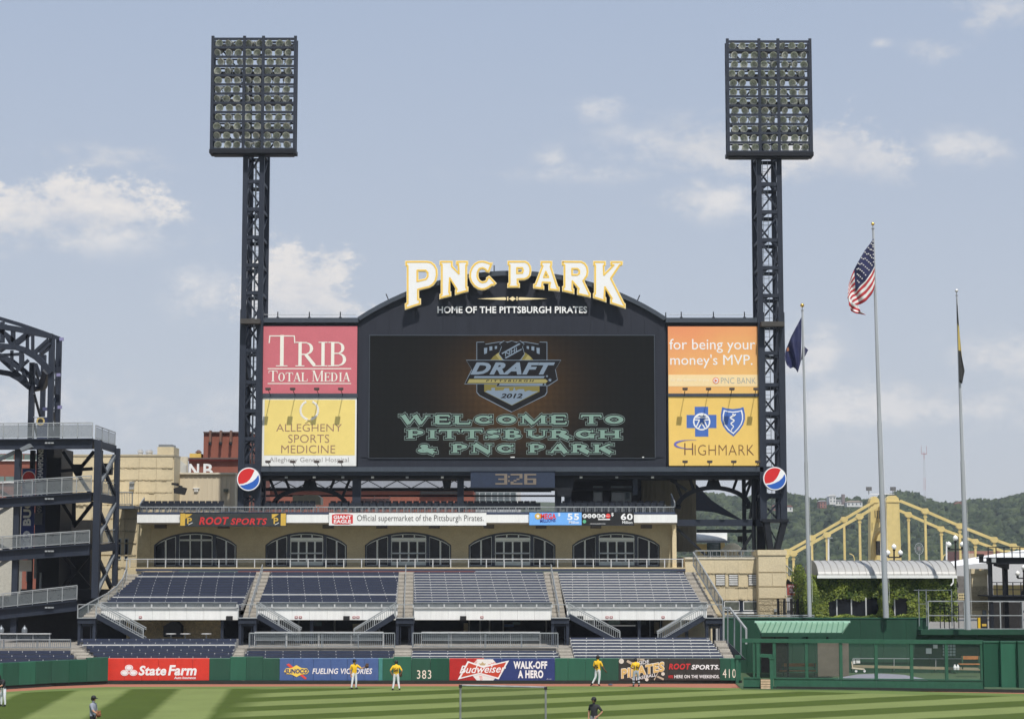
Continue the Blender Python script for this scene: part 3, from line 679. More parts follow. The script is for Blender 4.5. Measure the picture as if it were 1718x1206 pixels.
pink = mat('pink_print', (.56, .14, .17), .7, var=.06, scale=1.2, fine=6); yel = mat('yellow_print', (.80, .63, .20), .7, var=.04, scale=.8)
XL = (453, 494, 534, 574); XR = (1147, 1186, 1225, 1265)
B1 = billboard(441.5, 547, 599, 660, 'faded pink billboard with white TRIB TOTAL MEDIA lettering, upper left of the video screen', pink)
cwh = mat('warm_white_print', (.80, .78, .70), .6, var=.02)
serif('TRIB', 450, 562, 586.5, 614.5, YF, cwh, B1, thick=.115, thin=.035, small=.78, gap=.0, shf=.014)
serif('TOTAL MEDIA', 450.5, 621.5, 588, 640, YF, cwh, B1, thick=.14, thin=.05, small=.82, gap=.0, shf=.02)
b = MB(); b.px(449, 617.6, 589, 619.2, YF - .01, YF); b.px(449, 642.6, 589, 644, YF - .01, YF); b.build('rule', cwh, B1)
lamps(B1, XL, 655)
B2 = billboard(440, 667.5, 598, 781.5, 'yellow billboard with white border advertising Allegheny Sports Medicine, lower left of the video screen', whitep)
b = MB(); b.px(443.5, 670.5, 595.5, 763.5, YF - .012, YF); b.build('yellow_field', yel, B2)
bro = mat('brown_print', (.30, .17, .11), .6, var=.03); gry = mat('grey_print', (.30, .28, .27), .6, var=.03)
text('ALLEGHENY', 463.5, 711, 573.5, 723.6, YF - .013, bro, B2, bold=-.008); text('SPORTS', 483.5, 728.8, 552.5, 742.6, YF - .013, bro, B2, bold=-.008)
text('MEDICINE', 471.8, 746.6, 562.5, 760, YF - .013, bro, B2, bold=-.008); text('Allegheny General Hospital', 452, 767, 585, 777.2, YF, gry, B2)
b = MB(); cxw, cyw = PX(519, YF, 688), PZ(688, YF)
for s in (-1, 1):
    for i in range(13):
        a = R(-82 + i * 11.5); r = .68
        x = cxw + s * r * math.cos(a); z = cyw + r * 1.05 * math.sin(a) - .0; yq = YF - .02 - i * .0012 - (.016 if s > 0 else 0)
        for q in (.55, -.25):
            ta = a + math.pi / 2 + q
            dx, dz = s * math.cos(ta), math.sin(ta); L = .20
            b.add([(x, yq, z), (x + dx * L * .5 - dz * .045 * s, yq, z + dz * L * .5 + dx * .045 * s), (x + dx * L, yq, z + dz * L), (x + dx * L * .5 + dz * .045 * s, yq, z + dz * L * .5 - dx * .045 * s)], [(0, 1, 2, 3)])
            yq -= .0006
for s in (-1, 1): b.beam((cxw - s * .3, YF - .06, cyw - .93), (cxw + s * .15, YF - .06, cyw - .66), .05, .01)
b.build('laurel_wreath', whitel, B2)
lamps(B2, XL, 776)
B3 = billboard(1121, 547.5, 1276, 661, 'orange billboard reading for being your money\'s MVP, upper right of the video screen', orange_mat())
text('for being your', 1123, 568.5, 1267, 592, YF, whitel, B3); text("money's MVP.", 1124.5, 594.5, 1262.5, 617.5, YF, whitel, B3)
b = MB(); b.px(1121.5, 628.5, 1276, 648, YF - .01, YF); b.build('pale_band', mat('pale_orange_print', (.86, .66, .36), .6, var=.02), B3)
text('for the achiever in you', 1125, 634, 1189, 641, YF - .01, mat('cream_print', (.90, .80, .62), .6, var=0), B3, bold=-.006)
text('PNC BANK', 1209.5, 633.5, 1268, 643.3, YF - .011, mat('slate_print', (.32, .36, .36), .6, var=0), B3, bold=-.012)
def disc(x, z, y, r, m, nm, par, n=20, rx=1.0, d=.008):
    b = MB(); b.prism([(x + r * rx * math.cos(2 * math.pi * i / n), z + r * math.sin(2 * math.pi * i / n)) for i in range(n)][::1], y - d, y); return b.build(nm, m, par)
ored = mat('orange_red_print', (.72, .16, .06), .6, var=0)
p = PT(1201, 638.5, YF); disc(p.x, p.z, YF - .011, .25, ored, 'logo_disc', B3); disc(p.x, p.z, YF - .021, .19, whitel, 'logo_disc', B3)
b = MB(); b.prism([(p.x - .10, p.z + .13), (p.x - .10, p.z - .13), (p.x + .15, p.z)], YF - .04, YF - .03); b.build('logo_triangle', ored, B3)
lamps(B3, XR, 655)
B4 = billboard(1122, 665.5, 1279, 781, 'deep yellow billboard with blue cross, blue shield and HIGHMARK, lower right of the video screen', mat('deep_yellow_print', (.80, .54, .14), .7, var=.04, scale=.8))
blue = mat('blue_print', (.055, .14, .46), .6, var=.05)
def hp(x, y): return xz(1120 + x / 10.4875, 665 + y / 10.4875, YF)
shape([[hp(*q) for q in [(478, 180), (714, 180), (714, 322), (860, 322), (860, 555), (718, 555), (718, 705), (484, 705), (484, 555), (335, 555), (335, 325), (478, 325)]]], YF - .006, .012, 'blue_cross', blue, B4)
p = hp(600, 443); disc(p[0], p[1], YF - .013, .665, whitel, 'cross_disc', B4, 28, d=.006); disc(p[0], p[1], YF - .020, .55, blue, 'cross_disc', B4, 28, d=.006)
def wb(pts, nm='figure_stroke', y=.03, w=.085):
    b = MB(); q = [hp(*k) for k in pts]
    for i in range(len(q) - 1): b.beam((q[i][0], YF - y - i * .0015, q[i][1]), (q[i + 1][0], YF - y - i * .0015, q[i + 1][1]), w, .008, (0, 1, 0))
    b.build(nm, whitel, B4)
wb([(480, 370), (720, 370)]); wb([(475, 410), (560, 412), (505, 535)], y=.034); wb([(725, 410), (640, 412), (695, 535)], y=.034); wb([(535, 575), (598, 465), (665, 575)], y=.034); wb([(500, 355), (600, 300), (700, 355)], y=.038); wb([(575, 325), (625, 325), (600, 350), (575, 325)], y=.042)
shp = [(960, 185), (1030, 208), (1150, 222), (1270, 208), (1335, 185), (1360, 300), (1362, 400), (1330, 500), (1260, 600), (1160, 705), (1050, 620), (975, 520), (940, 420), (938, 310)]
def insh(g, m, y, nm='blue_shield'):
    cx_, cy_ = 1150, 420
    shape([[hp(cx_ + (x - cx_) * g, cy_ + (yy - cy_) * g + (14 if yy < 260 and g < 1 else 0)) for x, yy in shp]], YF - y, .006, nm, m, B4)
insh(1, blue, .006); insh(.85, whitel, .014); insh(.75, blue, .022)
b = MB(); pts = []
for i in range(26):
    tt = i / 25; amp = 44 - 30 * tt; pts.append((1140 + amp * math.sin(tt * 17 + 1.2), 315 + 285 * tt))
q = [hp(*k) for k in pts]
for i in range(25): b.beam((q[i][0], YF - .034 - (i % 5) * .001, q[i][1]), (q[i + 1][0], YF - .034 - (i % 5) * .001, q[i + 1][1]), .13 - .003 * i, .006, (0, 1, 0))
q = [hp(*k) for k in ((1200, 310), (1150, 355), (1150, 300))]
for i in range(2): b.beam((q[i][0], YF - .045, q[i][1]), (q[i + 1][0], YF - .045, q[i + 1][1]), .09, .006, (0, 1, 0))
b.build('snake', whitel, B4)
bro2 = mat('dark_brown_print', (.18, .085, .03), .6, var=0)
text('H', 1148, 743, 1163, 763, YF, bro2, B4, bold=-.010); text('IGHMARK', 1165.5, 746, 1265, 763.5, YF, bro2, B4, bold=-.014, space=1.05)
b = MB(); pr = []
for i in range(22):
    t_ = R(75 + i * 9.5); pr.append((430 + 300 * math.cos(t_) if t_ < math.pi else 430 + 300 * math.cos(t_), 842 - 78 * math.sin(t_)))
q = [hp(*k) for k in pr]
for i in range(21):
    w = .02 + .16 * max(0, math.sin(math.pi * (i + .5) / 21)) ** 3
    b.beam((q[i][0], YF - .02 - (i % 3) * .001, q[i][1]), (q[i + 1][0], YF - .02 - (i % 3) * .001, q[i + 1][1]), w, .006, (0, 1, 0))
b.build('swoosh', mat('violet_blue_print', (.14, .14, .50), .6, var=0), B4)
lamps(B4, (1147, 1188, 1228, 1268), 776)

# ---------------- round soft-drink signs and the clock
redp = mat('red_print', (.62, .018, .018), .45, var=.04); bluep = mat('cola_blue_print', (.02, .11, .46), .45, var=.04)
for cx, cy, lab in ((417, 803.5, 'round red white and blue sign at the foot of the left light tower'), (1300, 802.5, 'round red white and blue sign near the foot of the right light tower')):
    Y = 149.2; p = PT(cx, cy, Y); r = 20.2 * Y / F
    t = thing('round_sign', lab, 'round sign', (p.x, Y + .2, p.z - r))
    disc(p.x, p.z, Y + .35, r, mat('sign_rim', (.10, .12, .16), .5), 'rim', t, 36, d=.35); disc(p.x, p.z, Y - .002, r * .96, whitel, 'face', t, 36, d=.01)
    rr = r * .88
    L = [(rr * math.cos(R(a)), rr * math.sin(R(a))) for a in range(56, 213, 8)] + [(rr * x, rr * z) for x, z in ((-.5, -.42), (-.15, -.28), (.12, -.02), (.32, .30), (.45, .6))]
    shape([[(p.x + x, p.z + z) for x, z in L]], Y - .018, .01, 'red_field', redp, t)
    L = [(rr * math.cos(R(a)), rr * math.sin(R(a))) for a in range(24, -146, -8)] + [(rr * x, rr * z) for x, z in ((-.45, -.56), (-.05, -.44), (.4, -.22), (.72, .08))]
    shape([[(p.x + x, p.z + z) for x, z in L]], Y - .018, .01, 'blue_field', bluep, t)
    b = MB()
    for q in ((-.4, 0), (.4, 0)): b.beam((p.x + q[0], Y + .3, p.z), (p.x + q[0], Y + .9, p.z), .12)
    b.build('bracket', navyd, t)
CK = thing('clock_board', 'dark blue digital clock board reading 3:26 under the scoreboard', 'clock', (PX(860, 149.6, 817), 149.7, PZ(817, 149.6)))
b = MB(); b.px(789.5, 790.5, 931, 817.5, 149.5, 149.85); b.build('case', mat('clock_blue', (.014, .025, .055), .6, var=.15), CK)
b = MB(); b.px(788.5, 789.5, 932, 790.7, 149.45, 149.9); b.px(788.5, 817.3, 932, 818.4, 149.45, 149.9); b.build('frame', navy, CK)
dig = mat('led_digit', (.02, .02, .02), .6, var=0, emit=S(112, 100, 86), es=1)
seg = {'3': ['####', '...#', '...#', '.###', '...#', '...#', '####'], '2': ['####', '...#', '...#', '..#.', '.#..', '#...', '####'], '6': ['####', '#...', '#...', '####', '#..#', '#..#', '####']}
def digit(ch, px0):
    b = MB(); w = 20 / 4.; h = 18 / 7.
    for r_, row in enumerate(seg[ch]):
        for c_, q in enumerate(row):
            if q == '#': b.px(px0 + c_ * w + .1, 794.5 + r_ * h + .12, px0 + (c_ + 1) * w + .05, 794.5 + (r_ + 1) * h, 149.47, 149.5)
    b.build('digit', dig, CK)
digit('3', 831); digit('2', 856.5); digit('6', 879.5)
b = MB(); b.px(852.5, 798, 855, 801, 149.47, 149.5); b.px(852.5, 805, 855, 808, 149.47, 149.5); b.build('colon', dig, CK)
# ================================================================ steelwork under the scoreboard
ST_ = thing('scoreboard_steelwork', 'dark steel frame of beams, columns and arched trusses carrying the scoreboard', 'steel frame', (PX(860, 151, 800), 151, PZ(858, 151)))
def fr(a, bb, c, d, Y0, Y1, nm='beam', m=navyd): 
    b = MB(); b.px(a, bb, c, d, Y0, Y1); return b.build(nm, m, ST_)
fr(440, 791, 1282, 797, 150.0, 150.5, m=navy); fr(440, 797, 1282, 803, 150.6, 153.4); fr(440, 803, 1075, 806, 153.4, 154.0); fr(440, 818, 1075, 823, 154.2, 154.7); fr(440, 830, 940, 833, 160.2, 160.4)
for i, x in enumerate((480, 527, 575, 625, 683, 742, 800, 858, 915, 975, 1035, 1095)): 
    b = MB(); b.px(x - 2.2, 799, x + 2.2, 802, 150.4, 150.6); b.build('downlight', whitep if i % 2 else grey, ST_)
for a, c, d in ((591, 605, 858), (767, 778, 858), (931, 942, 858), (947, 958, 858), (1062, 1070, 830)): fr(a, 797, c, d, 150.9, 151.4, 'column', navy)
b = MB()
for x in range(450, 930, 24):
    s = 1 if (x // 24) % 2 else -1
    b.beam(PT(x, 806 if s > 0 else 819, 153.8), PT(x + 24, 819 if s > 0 else 806, 153.8), .07)
b.build('lattice', navyd, ST_, kind='stuff')
b = MB(); b.px(795, 820, 925, 825, 150.4, 150.8); b.build('beam', navyd, ST_)
b = MB(); p = PT(945, 822, 150.6); b.prism([(p.x - .9, p.z + .9), (p.x + .9, p.z + .9), (p.x + .55, p.z - .5), (p.x - .4, p.z - .5)], 150.5, 150.8); b.build('gusset_plate', navyd, ST_)
b = MB(); b.prism([xz(742, 806, 151.5), xz(757, 806, 151.5), xz(755, 820, 151.5), xz(745, 820, 151.5)][::-1], 151.3, 152.2); b.build('gusset_plate', navyd, ST_)
def truss_arch(x0, x1, ytop, ybase, Y, top):
    cx = (x0 + x1) / 2
    pts = [PT(cx + (x1 - x0) / 2 * math.sin(R(a)), ybase - (ybase - ytop) * math.cos(R(a)), Y) for a in range(-90, 91, 10)]
    b = MB(); b.path(pts, .5, .32); b.build('arch_rib', navyd, ST_)
    for t in (-60, -32, 0, 32, 60):
        p = PT(cx + (x1 - x0) / 2 * math.sin(R(t)), ybase - (ybase - ytop) * math.cos(R(t)), Y)
        q = PT(cx + (x1 - x0) / 2 * math.sin(R(t)) * (1.25 if t else 1), top, Y)
        b = MB(); b.beam(p, q, .2, .2, (0, 1, 0)); b.build('spandrel_strut', navyd, ST_)
    p = PT(cx, ytop - 3, Y); b = MB(); b.prism([(p.x - .65, p.z - .25), (p.x + .65, p.z - .25), (p.x + .4, p.z + .45), (p.x - .4, p.z + .45)], Y - .1, Y + .1); b.build('gusset_plate', navyd, ST_)
truss_arch(458, 582, 819, 851, 152.0, 804); truss_arch(1136, 1258, 818, 853, 152.0, 800)
fr(445, 845, 468, 852, 151.8, 152.2); fr(572, 845, 592, 852, 151.8, 152.2)
fr(1136, 871, 1283, 882, 151.2, 151.8, m=navy); fr(1170, 888, 1262, 893, 151.9, 152.6); fr(1262, 797, 1268, 925, 151.2, 151.6, 'column'); fr(1246, 800, 1252, 925, 152.0, 152.4, 'column'); fr(1270, 840, 1284, 925, 152.6, 153.0, 'column')
for p, q in (((1136, 886), (1185, 932)), ((1264, 893), (1240, 930)), ((1118, 800), (1152, 822)), ((1248, 818), (1262, 802)), ((1270, 800), (1258, 870))):
    b = MB(); b.beam(PT(*p, 151.6), PT(*q, 151.6), .2); b.build('brace', navyd, ST_)
b = MB(); b.px(1238, 899, 1254, 909, 153.0, 153.3); b.build('dark_screen', black, ST_)
# ================================================================ things behind the terrace
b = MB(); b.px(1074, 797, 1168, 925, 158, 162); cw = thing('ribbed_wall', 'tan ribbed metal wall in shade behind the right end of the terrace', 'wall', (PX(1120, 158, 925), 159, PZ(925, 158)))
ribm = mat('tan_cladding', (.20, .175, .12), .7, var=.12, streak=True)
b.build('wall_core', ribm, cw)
for i in range(12):
    x = 1078 + i * 7.5; b = MB(); b.px(x, 797, x + 3, 925, 157.93, 158.0, 860); b.build('rib', ribm, cw)
br = mat('red_brick', (.24, .080, .052), .85, var=.16, scale=1.5, bump=.2, fine=8)
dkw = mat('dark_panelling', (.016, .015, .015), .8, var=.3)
def bldg(nm, label, cat, a, bb, c, d, Y0, Y1, m): 
    t = thing(nm, label, cat, (PX((a + c) / 2, Y0, d), Y0 + 1, PZ(d, Y0)))
    b = MB(); b.px(a, bb, c, d, Y0, Y1); b.build('wall', m, t); return t
GR = bldg('brick_building', 'long red brick building seen beneath the scoreboard', 'building', 400, 822, 795, 960, 215, 235, br)
b = MB(); b.px(400, 804, 795, 818, 216, 234); b.build('upper_wall', mat('pale_blue_wall', (.30, .32, .36), .6), GR)
b = MB(); b.px(400, 818, 795, 822.5, 214.7, 234); b.build('parapet', black, GR)
for x in (410, 500, 556, 640, 700): 
    b = MB(); b.px(x, 843, x + 10, 851, 214.9, 215.2); b.build('window', glassd, GR)
b = MB(); b.px(705, 824, 768, 829, 214.6, 215); b.build('canopy', black, GR)
GO = bldg('office_block', 'pale glass office block seen between the columns below the clock', 'building', 793, 824, 868, 960, 225, 240, mat('office_frame', (.42, .45, .47), .5))
for i in range(7):
    for j in range(2):
        b = MB(); b.px(795 + i * 10.3, 826 + j * 11, 803.5 + i * 10.3, 834.5 + j * 11, 224.9, 225.1); b.build('window', mat('office_glass', (.14, .17, .18), .15, var=.4, scale=.2), GO)
b = MB(); b.px(868, 825, 874, 960, 226, 238); b.build('side_wall', mat('office_side', (.5, .5, .5), .6), GO)
GD = bldg('dark_pavilion', 'dark pavilion with two framed windows behind the right of the terrace', 'pavilion', 958, 797, 1076, 900, 156.5, 162, dkw)
for a, c in ((995, 1011), (1025, 1060)):
    b = MB(); b.px(a, 815, c, 850, 156.4, 156.5); w = b.build('window', mat('window_frame_grey', (.16, .18, .18), .5), GD)
    b = MB(); b.px(a + 1.4, 816.5, c - 1.4, 823.5, 156.36, 156.4); b.px(a + 1.4, 825, c - 1.4, 850, 156.36, 156.4); o = b.build('pane', glassg, GD); o.parent = w
# beige box on the terrace and wire pen
b = MB(); b.prism([xz(491, 831, 155.5), xz(491, 846, 155.5), xz(538, 846, 155.5), xz(538, 834, 155.5), xz(532, 830, 155.5), xz(512, 829.5, 155.5), xz(508, 831, 155.5)][::-1], 155.5, 157.5)
fixn(b.build('equipment_box', mat('cream_panel', (.55, .52, .40), .7), None, 'cream utility box with sloped top standing on the terrace beneath the left arch', 'utility box'))
t = thing('wire_screen', 'grey wire screen on a tan base standing on the terrace before the brick building', 'screen', (PX(629, 153, 853), 153, PZ(853, 153)))
b = MB()
for x in (603, 628, 654): b.px(x - .5, 832, x + .5, 851, 153, 153.05)
b.px(603, 834, 654, 835, 153, 153.05); b.build('frame', greyd, t)
b = MB(); b.px(604, 836, 627.5, 850, 153.06, 153.08); b.px(629, 836, 653, 850, 153.06, 153.08); b.build('mesh', meshm, t, kind='stuff')
b = MB(); b.px(600, 850.5, 657, 854, 152.9, 153.6); b.build('base', mat('tan_stone', (.50, .44, .33), .85), t)

# ================================================================ terrace building with five arches
stone = mat('beige_block', (.37, .325, .215), .85, var=.13, scale=1.1, bump=.25, fine=9)
stoneL = mat('beige_block_light', (.62, .525, .345), .85, var=.12, scale=.9, bump=.25, fine=9)
stoneR = mat('rusticated_stone', (.44, .37, .24), .95, var=.3, scale=3.5, bump=1.0, fine=4)
YW = 152.0
TB = thing('terrace_building', 'tan block building with five arched glazed openings above the seating', 'building', (PX(680, YW, 952), 153, PZ(953, YW)))
ARCHES = [(258, 397), (445, 582), (612, 757), (786, 932), (960, 1107)]
def arch_pts(a, c, inset=0, n=16):
    top, spring, bot = 892 + inset, 914 + inset * .6, 950
    pts = [(a + inset, bot), (a + inset, spring)]
    for i in range(1, n):
        u = i / n; x = a + inset + (c - a - 2 * inset) * u
        pts.append((x, spring - (spring - top) * (1 - (2 * u - 1) ** 2) ** .8))
    return pts + [(c - inset, spring), (c - inset, bot)]
outer = [xz(230, 953, YW), xz(230, 876, YW), xz(1134, 876, YW), xz(1134, 953, YW)]
shape([outer] + [[xz(x, y, YW) for x, y in arch_pts(a, c)] for a, c in ARCHES], YW, .45, 'wall', stone, TB)
# block courses, laid proud of the wall with open joints
zlo, zhi = PZ(950, YW), PZ(880, YW); nc = 6
blockmesh = {}
def clear(x0, x1, z0, z1):
    for a, c in ARCHES:
        xa, xc = PX(a, YW, 915) - .12, PX(c, YW, 915) + .12
        if x1 > xa and x0 < xc:
            zs = PZ(913, YW)
            if z0 < zs + .1: return False
            for x in (x0, x1):
                u = (x - xa) / (xc - xa)
                if 0 < u < 1:
                    zt = PZ(914 - 22 * (1 - (2 * u - 1) ** 2) ** .8, YW) + .1
                    if z0 < zt: return False
            if x0 < (xa + xc) / 2 < x1 and z0 < PZ(890, YW): return False
    return True
for j in range(nc):
    z0 = zlo + (zhi - zlo) * j / nc; z1 = zlo + (zhi - zlo) * (j + 1) / nc
    x = PX(231, YW, 915) + (.6 if j % 2 else 0); xe = PX(1133, YW, 915)
    while x < xe - .3:
        x1 = min(x + 1.2, xe)
        segs = [(x, x1)] if clear(x, x1, z0, z1) else [(x, x + .6), (x + .6, x1)]
        for s0, s1 in segs:
            if s1 - s0 > .3 and clear(s0, s1, z0, z1):
                key = (round(s1 - s0, 2), j)
                c0 = Vector(((s0 + s1) / 2, YW, z0))
                if key not in blockmesh:
                    b = MB(); h = (s1 - s0) / 2 - .012; b.box(c0.x - h, YW - .025, z0 + .012, c0.x + h, YW, z1 - .012)
                    blockmesh[key] = b.build('stone_block', stone, TB); blockmesh[key]['cx'] = c0.x; 
                else:
                    src = blockmesh[key]; o = bpy.data.objects.new('stone_block', src.data); col.objects.link(o); o.parent = TB
                    o.location = (c0.x - src['cx'], 0, 0)
        x = x1
b = MB(); b.px(230, 880, 252, 953, YW - .12, YW - .03); b.build('corner_pier', stone, TB)
b = MB(); b.px(1128, 880, 1135, 953, YW - .5, YW - .03); b.build('corner_pier', stoneL, TB)  # paler stone paints the sunlit strip on this end of the wall
fgrey = mat('door_frame_grey', (.62, .68, .69), .45, var=.06)
bluef = mat('window_frame_navy', (.022, .032, .055), .5)
for i, (a, c) in enumerate(ARCHES):
    t = thing('arched_window', ['leftmost arched window, without doors, behind the terrace railing', 'second arched opening from the left, with a four-leaf glazed door', 'middle arched opening with a four-leaf glazed door', 'fourth arched opening from the left, with a four-leaf glazed door', 'rightmost arched opening with a four-leaf glazed door'][i], 'arched window', (PX((a + c) / 2, YW, 952), YW + .3, PZ(952, YW)), group='arched openings of the terrace building')
    Yg = YW + .30
    shape([[xz(x, y, YW) for x, y in arch_pts(a, c, 0)], [xz(x, y, YW) for x, y in arch_pts(a, c, 2.2)]], YW + .15, .14, 'arch_frame', bluef, t)
    w = c - a; m1, m2 = a + w * .285, a + w * .73
    def top_at(x):
        u = (x - a) / w; return 893.5 - 0 + 22 * (1 - (1 - (2 * u - 1) ** 2) ** .8)
    for x in (m1, m2):
        b = MB(); b.px(x - 2.6, top_at(x), x + 2.6, 950, YW + .12, YW + .34); b.build('navy_mullion', bluef, t)
    b = MB(); b.px(a, 948, c, 952, YW + .05, YW + .34); b.build('sill', bluef, t)
    def pane(x0, y0, x1, y1, nm='pane', arc=True):
        n = 6
        pts = [(x0, y1)] + [(x0 + (x1 - x0) * k / n, max(y0, top_at(x0 + (x1 - x0) * k / n) + 2.5) if arc else y0) for k in range(n + 1)] + [(x1, y1)]
        q = [xz(x, y, Yg) for x, y in pts]
        b = MB(); b.add([(x, Yg, z) for x, z in q], [tuple(range(len(q)))]); b.build(nm, glassd, t)
        # thin light frame round the pane
        bb = MB(); n_ = len(q)
        for k in range(n_): bb.beam((q[k][0], Yg - .03, q[k][1]), (q[(k + 1) % n_][0], Yg - .03, q[(k + 1) % n_][1]), .05, .05, (0, 1, 0))
        bb.build('pane_frame', fgrey, t)
    for x0, x1 in ((a + 2.5, a + w * .14), (a + w * .15, m1 - 2.8), (m2 + 2.8, a + w * .87), (a + w * .88, c - 2.5)): pane(x0, 890, x1, 948)
    cw_ = (m2 - m1 - 6) / 3
    if i == 0:
        for k in range(3): pane(m1 + 3 + cw_ * k + .4, 890, m1 + 3 + cw_ * (k + 1) - .4, 905); pane(m1 + 3 + cw_ * k + .4, 906.5, m1 + 3 + cw_ * (k + 1) - .4, 948, arc=False)
    else:
        for k in range(3): pane(m1 + 3 + cw_ * k + .4, 890, m1 + 3 + cw_ * (k + 1) - .4, 902)
        b = MB(); b.px(m1 + 2.8, 902.5, m2 - 2.8, 906.5, YW + .16, YW + .3); b.build('transom', fgrey, t)
        dw = (m2 - m1 - 6) / 4
        for k in range(4):
            x0 = m1 + 3 + dw * k; d = MB(); d.px(x0, 907, x0 + dw, 948, YW + .2, YW + .28, 925); dd = d.build('door_leaf', fgrey, t)
            d = MB(); d.px(x0 + 1.4, 908.6, x0 + dw - 1.4, 926.5, YW + .17, YW + .2, 925); d.px(x0 + 1.4, 929, x0 + dw - 1.4, 942, YW + .17, YW + .2, 925); o = d.build('door_glass', glassd, t); o.parent = dd
        b = MB(); b.px(m1 + 1, 928, m2 - 1, 929.2, YW + .02, YW + .07); b.build('push_bar', greyd, t)
        b = MB(); b.px(m1 + 3, 942.5, m2 - 3, 948, YW + .12, YW + .17, 925); b.build('kick_plate', mat('kick_plate', (.42, .48, .48), .4), t)
# room behind the glass
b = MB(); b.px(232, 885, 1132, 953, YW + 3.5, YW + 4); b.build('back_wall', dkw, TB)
# terrace deck
TD = thing('terrace_deck', 'seating terrace deck with white front edge above the arched windows', 'terrace', (PX(680, 149, 880), 151, PZ(880, 149)))
b = MB(); b.px(229, 866, 1136, 879, 149.15, 156.3, 941); b.build('slab', mat('slab_tan', (.25, .21, .15), .9), TD)
for a, c in ((230, 302), (480, 552), (816, 888), (1062, 1136)):
    b = MB(); b.px(a, 863, c, 876.5, 149.0, 149.15); b.build('white_edge', whitep, TD)
b = MB(); b.px(230, 858.8, 1133, 862.5, 149.02, 149.15); b.build('edge_coping', mat('coping_blue', (.03, .045, .09), .5), TD)
for k, x in enumerate((268, 374, 550, 640, 728, 820, 908, 1000, 1085)):
    b = MB(); b.px(x - 9, 879.5, x + 9, 886, 150.2, 151.0); b.build('soffit_box', mat('soffit_box', (.07, .06, .05), .8), TD)
def picket_rail(nm, label, P0, P1, h, m=greyd, step=.13, post=1.6, parent=None, thick=.03, group=None, infill=True):
    P0, P1 = Vector(P0), Vector(P1)
    t = parent or thing(nm, label, 'railing', P0, group=group)
    L = (P1 - P0).length; d = (P1 - P0) / L; up = Vector((0, 0, h))
    b = MB(); b.beam(P0 + up, P1 + up, .07); b.build('top_rail', grey, t)
    b = MB(); b.beam(P0 + Vector((0, 0, .1)), P1 + Vector((0, 0, .1)), .05); b.build('bottom_rail', m, t)
    n = max(1, round(L / post))
    for i in range(n + 1):
        q = P0 + d * L * i / n; b = MB(); b.beam(q, q + up, .07); b.build('post', m, t)
    if infill:
        b = MB(); k = int(L / step)
        for i in range(k): q = P0 + d * (i + .5) * step; b.beam(q + Vector((0, 0, .12)), q + up - Vector((0, 0, .04)), thick)
        b.build('pickets', m, t, kind='stuff')
    return t
zt = PZ(863, 149.1)
picket_rail('terrace_railing', 'grey picket railing along the front edge of the upper terrace seats', (PX(233, 149.3), 149.3, zt), (PX(1133, 149.3), 149.3, zt), .58, post=2.2)
# end railings turning back
picket_rail('terrace_railing', 'slanting railing at the left end of the upper terrace', (PX(233, 149.3), 149.3, zt), (PX(240, 156), 156, zt + .7), .8, post=1.5)
picket_rail('terrace_railing', 'slanting railing at the right end of the upper terrace', (PX(1133, 149.3), 149.3, zt), (PX(1127, 156), 156, zt + .9), .9, post=1.5)
# terrace seats: a row of dark folding chairs
def chair_proto(m, nm, label):
    t = thing(nm, label, 'seat', (0, 0, 0))
    b = MB(); b.box(-.21, -.05, .30, .21, .03, .80); b.box(-.19, -.07, .36, .19, -.05, .74); b.build('backrest', m, t)
    b = MB(); b.box(-.21, -.44, .30, .21, -.06, .37); b.build('seat_pan', m, t)
    b = MB(); b.box(-.25, -.40, 0, -.215, .02, .46); b.box(.215, -.40, 0, .25, .02, .46); b.build('side_frame', grey, t)
    b = MB(); b.box(-.26, -.42, .46, -.205, -.05, .50); b.box(.205, -.42, .46, .26, -.05, .50); b.build('armrest', alum, t)
    return t
darkseat = mat('dark_seat', (.014, .018, .028), .4, var=.15)
cp = chair_proto(darkseat, 'stadium_chair', 'dark folding seat in the front row of the upper terrace')
cp['group'] = 'dark seats on the upper terrace'
rows = [(150.4, PZ(861, 150.4), 'front'), (152.0, PZ(857.5, 152.0), 'back')]
first = True
for ri, (Y, z, nmr) in enumerate(rows):
    for a, c, sect in ((242, 372, 'left end'), (448, 530, 'part beneath the left arch'), (556, 780, 'part left of the clock'), (776, 905, 'part below the clock'), (945, 1118, 'right end')):
        x = a + (3 if ri else 0)
        while x < c:
            lab = 'dark folding seat in the %s row of the upper terrace, %s' % (nmr, sect)
            loc = (PX(x, Y, 855), Y, z)
            if first: cp.location = loc; cp['label'] = lab; first = False; pr = cp
            else: copy_tree(cp, loc, lab)
            x += 11.6 if c - a > 150 else 10.5
b = MB(); b.px(236, 860.5, 1130, 864, 151.3, 153.5, 941); b.build('riser', concd, TD)
# balcony strip in front of the arches
BL = thing('balcony_railing', 'long pale grey open railing in front of the arched windows', 'railing', (PX(215, 149.6, 951), 149.6, PZ(952, 149.6)))
Yr = 149.5; zb_, zt_ = PZ(951.5, Yr), PZ(937.6, Yr)
b = MB(); b.beam((PX(213, Yr), Yr, zt_), (PX(1147, Yr), Yr, zt_), .11, .07); b.build('top_rail', alum, BL)
b = MB(); b.beam((PX(213, Yr), Yr, (zt_ + zb_) / 2 + .12), (PX(1147, Yr), Yr, (zt_ + zb_) / 2 + .12), .025); b.build('mid_wire', grey, BL)
for i in range(32):
    x = PX(218 + i * 29.9, Yr); b = MB(); b.beam((x, Yr, zb_ - .1), (x, Yr, zt_), .07); b.build('post', alum, BL)
b = MB(); b.px(212, 951.5, 1150, 954.5, 149.4, 152.0, 941); b.build('walkway_slab', mat('walkway_tan', (.55, .45, .27), .9), None, 'tan concrete walkway behind the balcony railing', 'walkway')

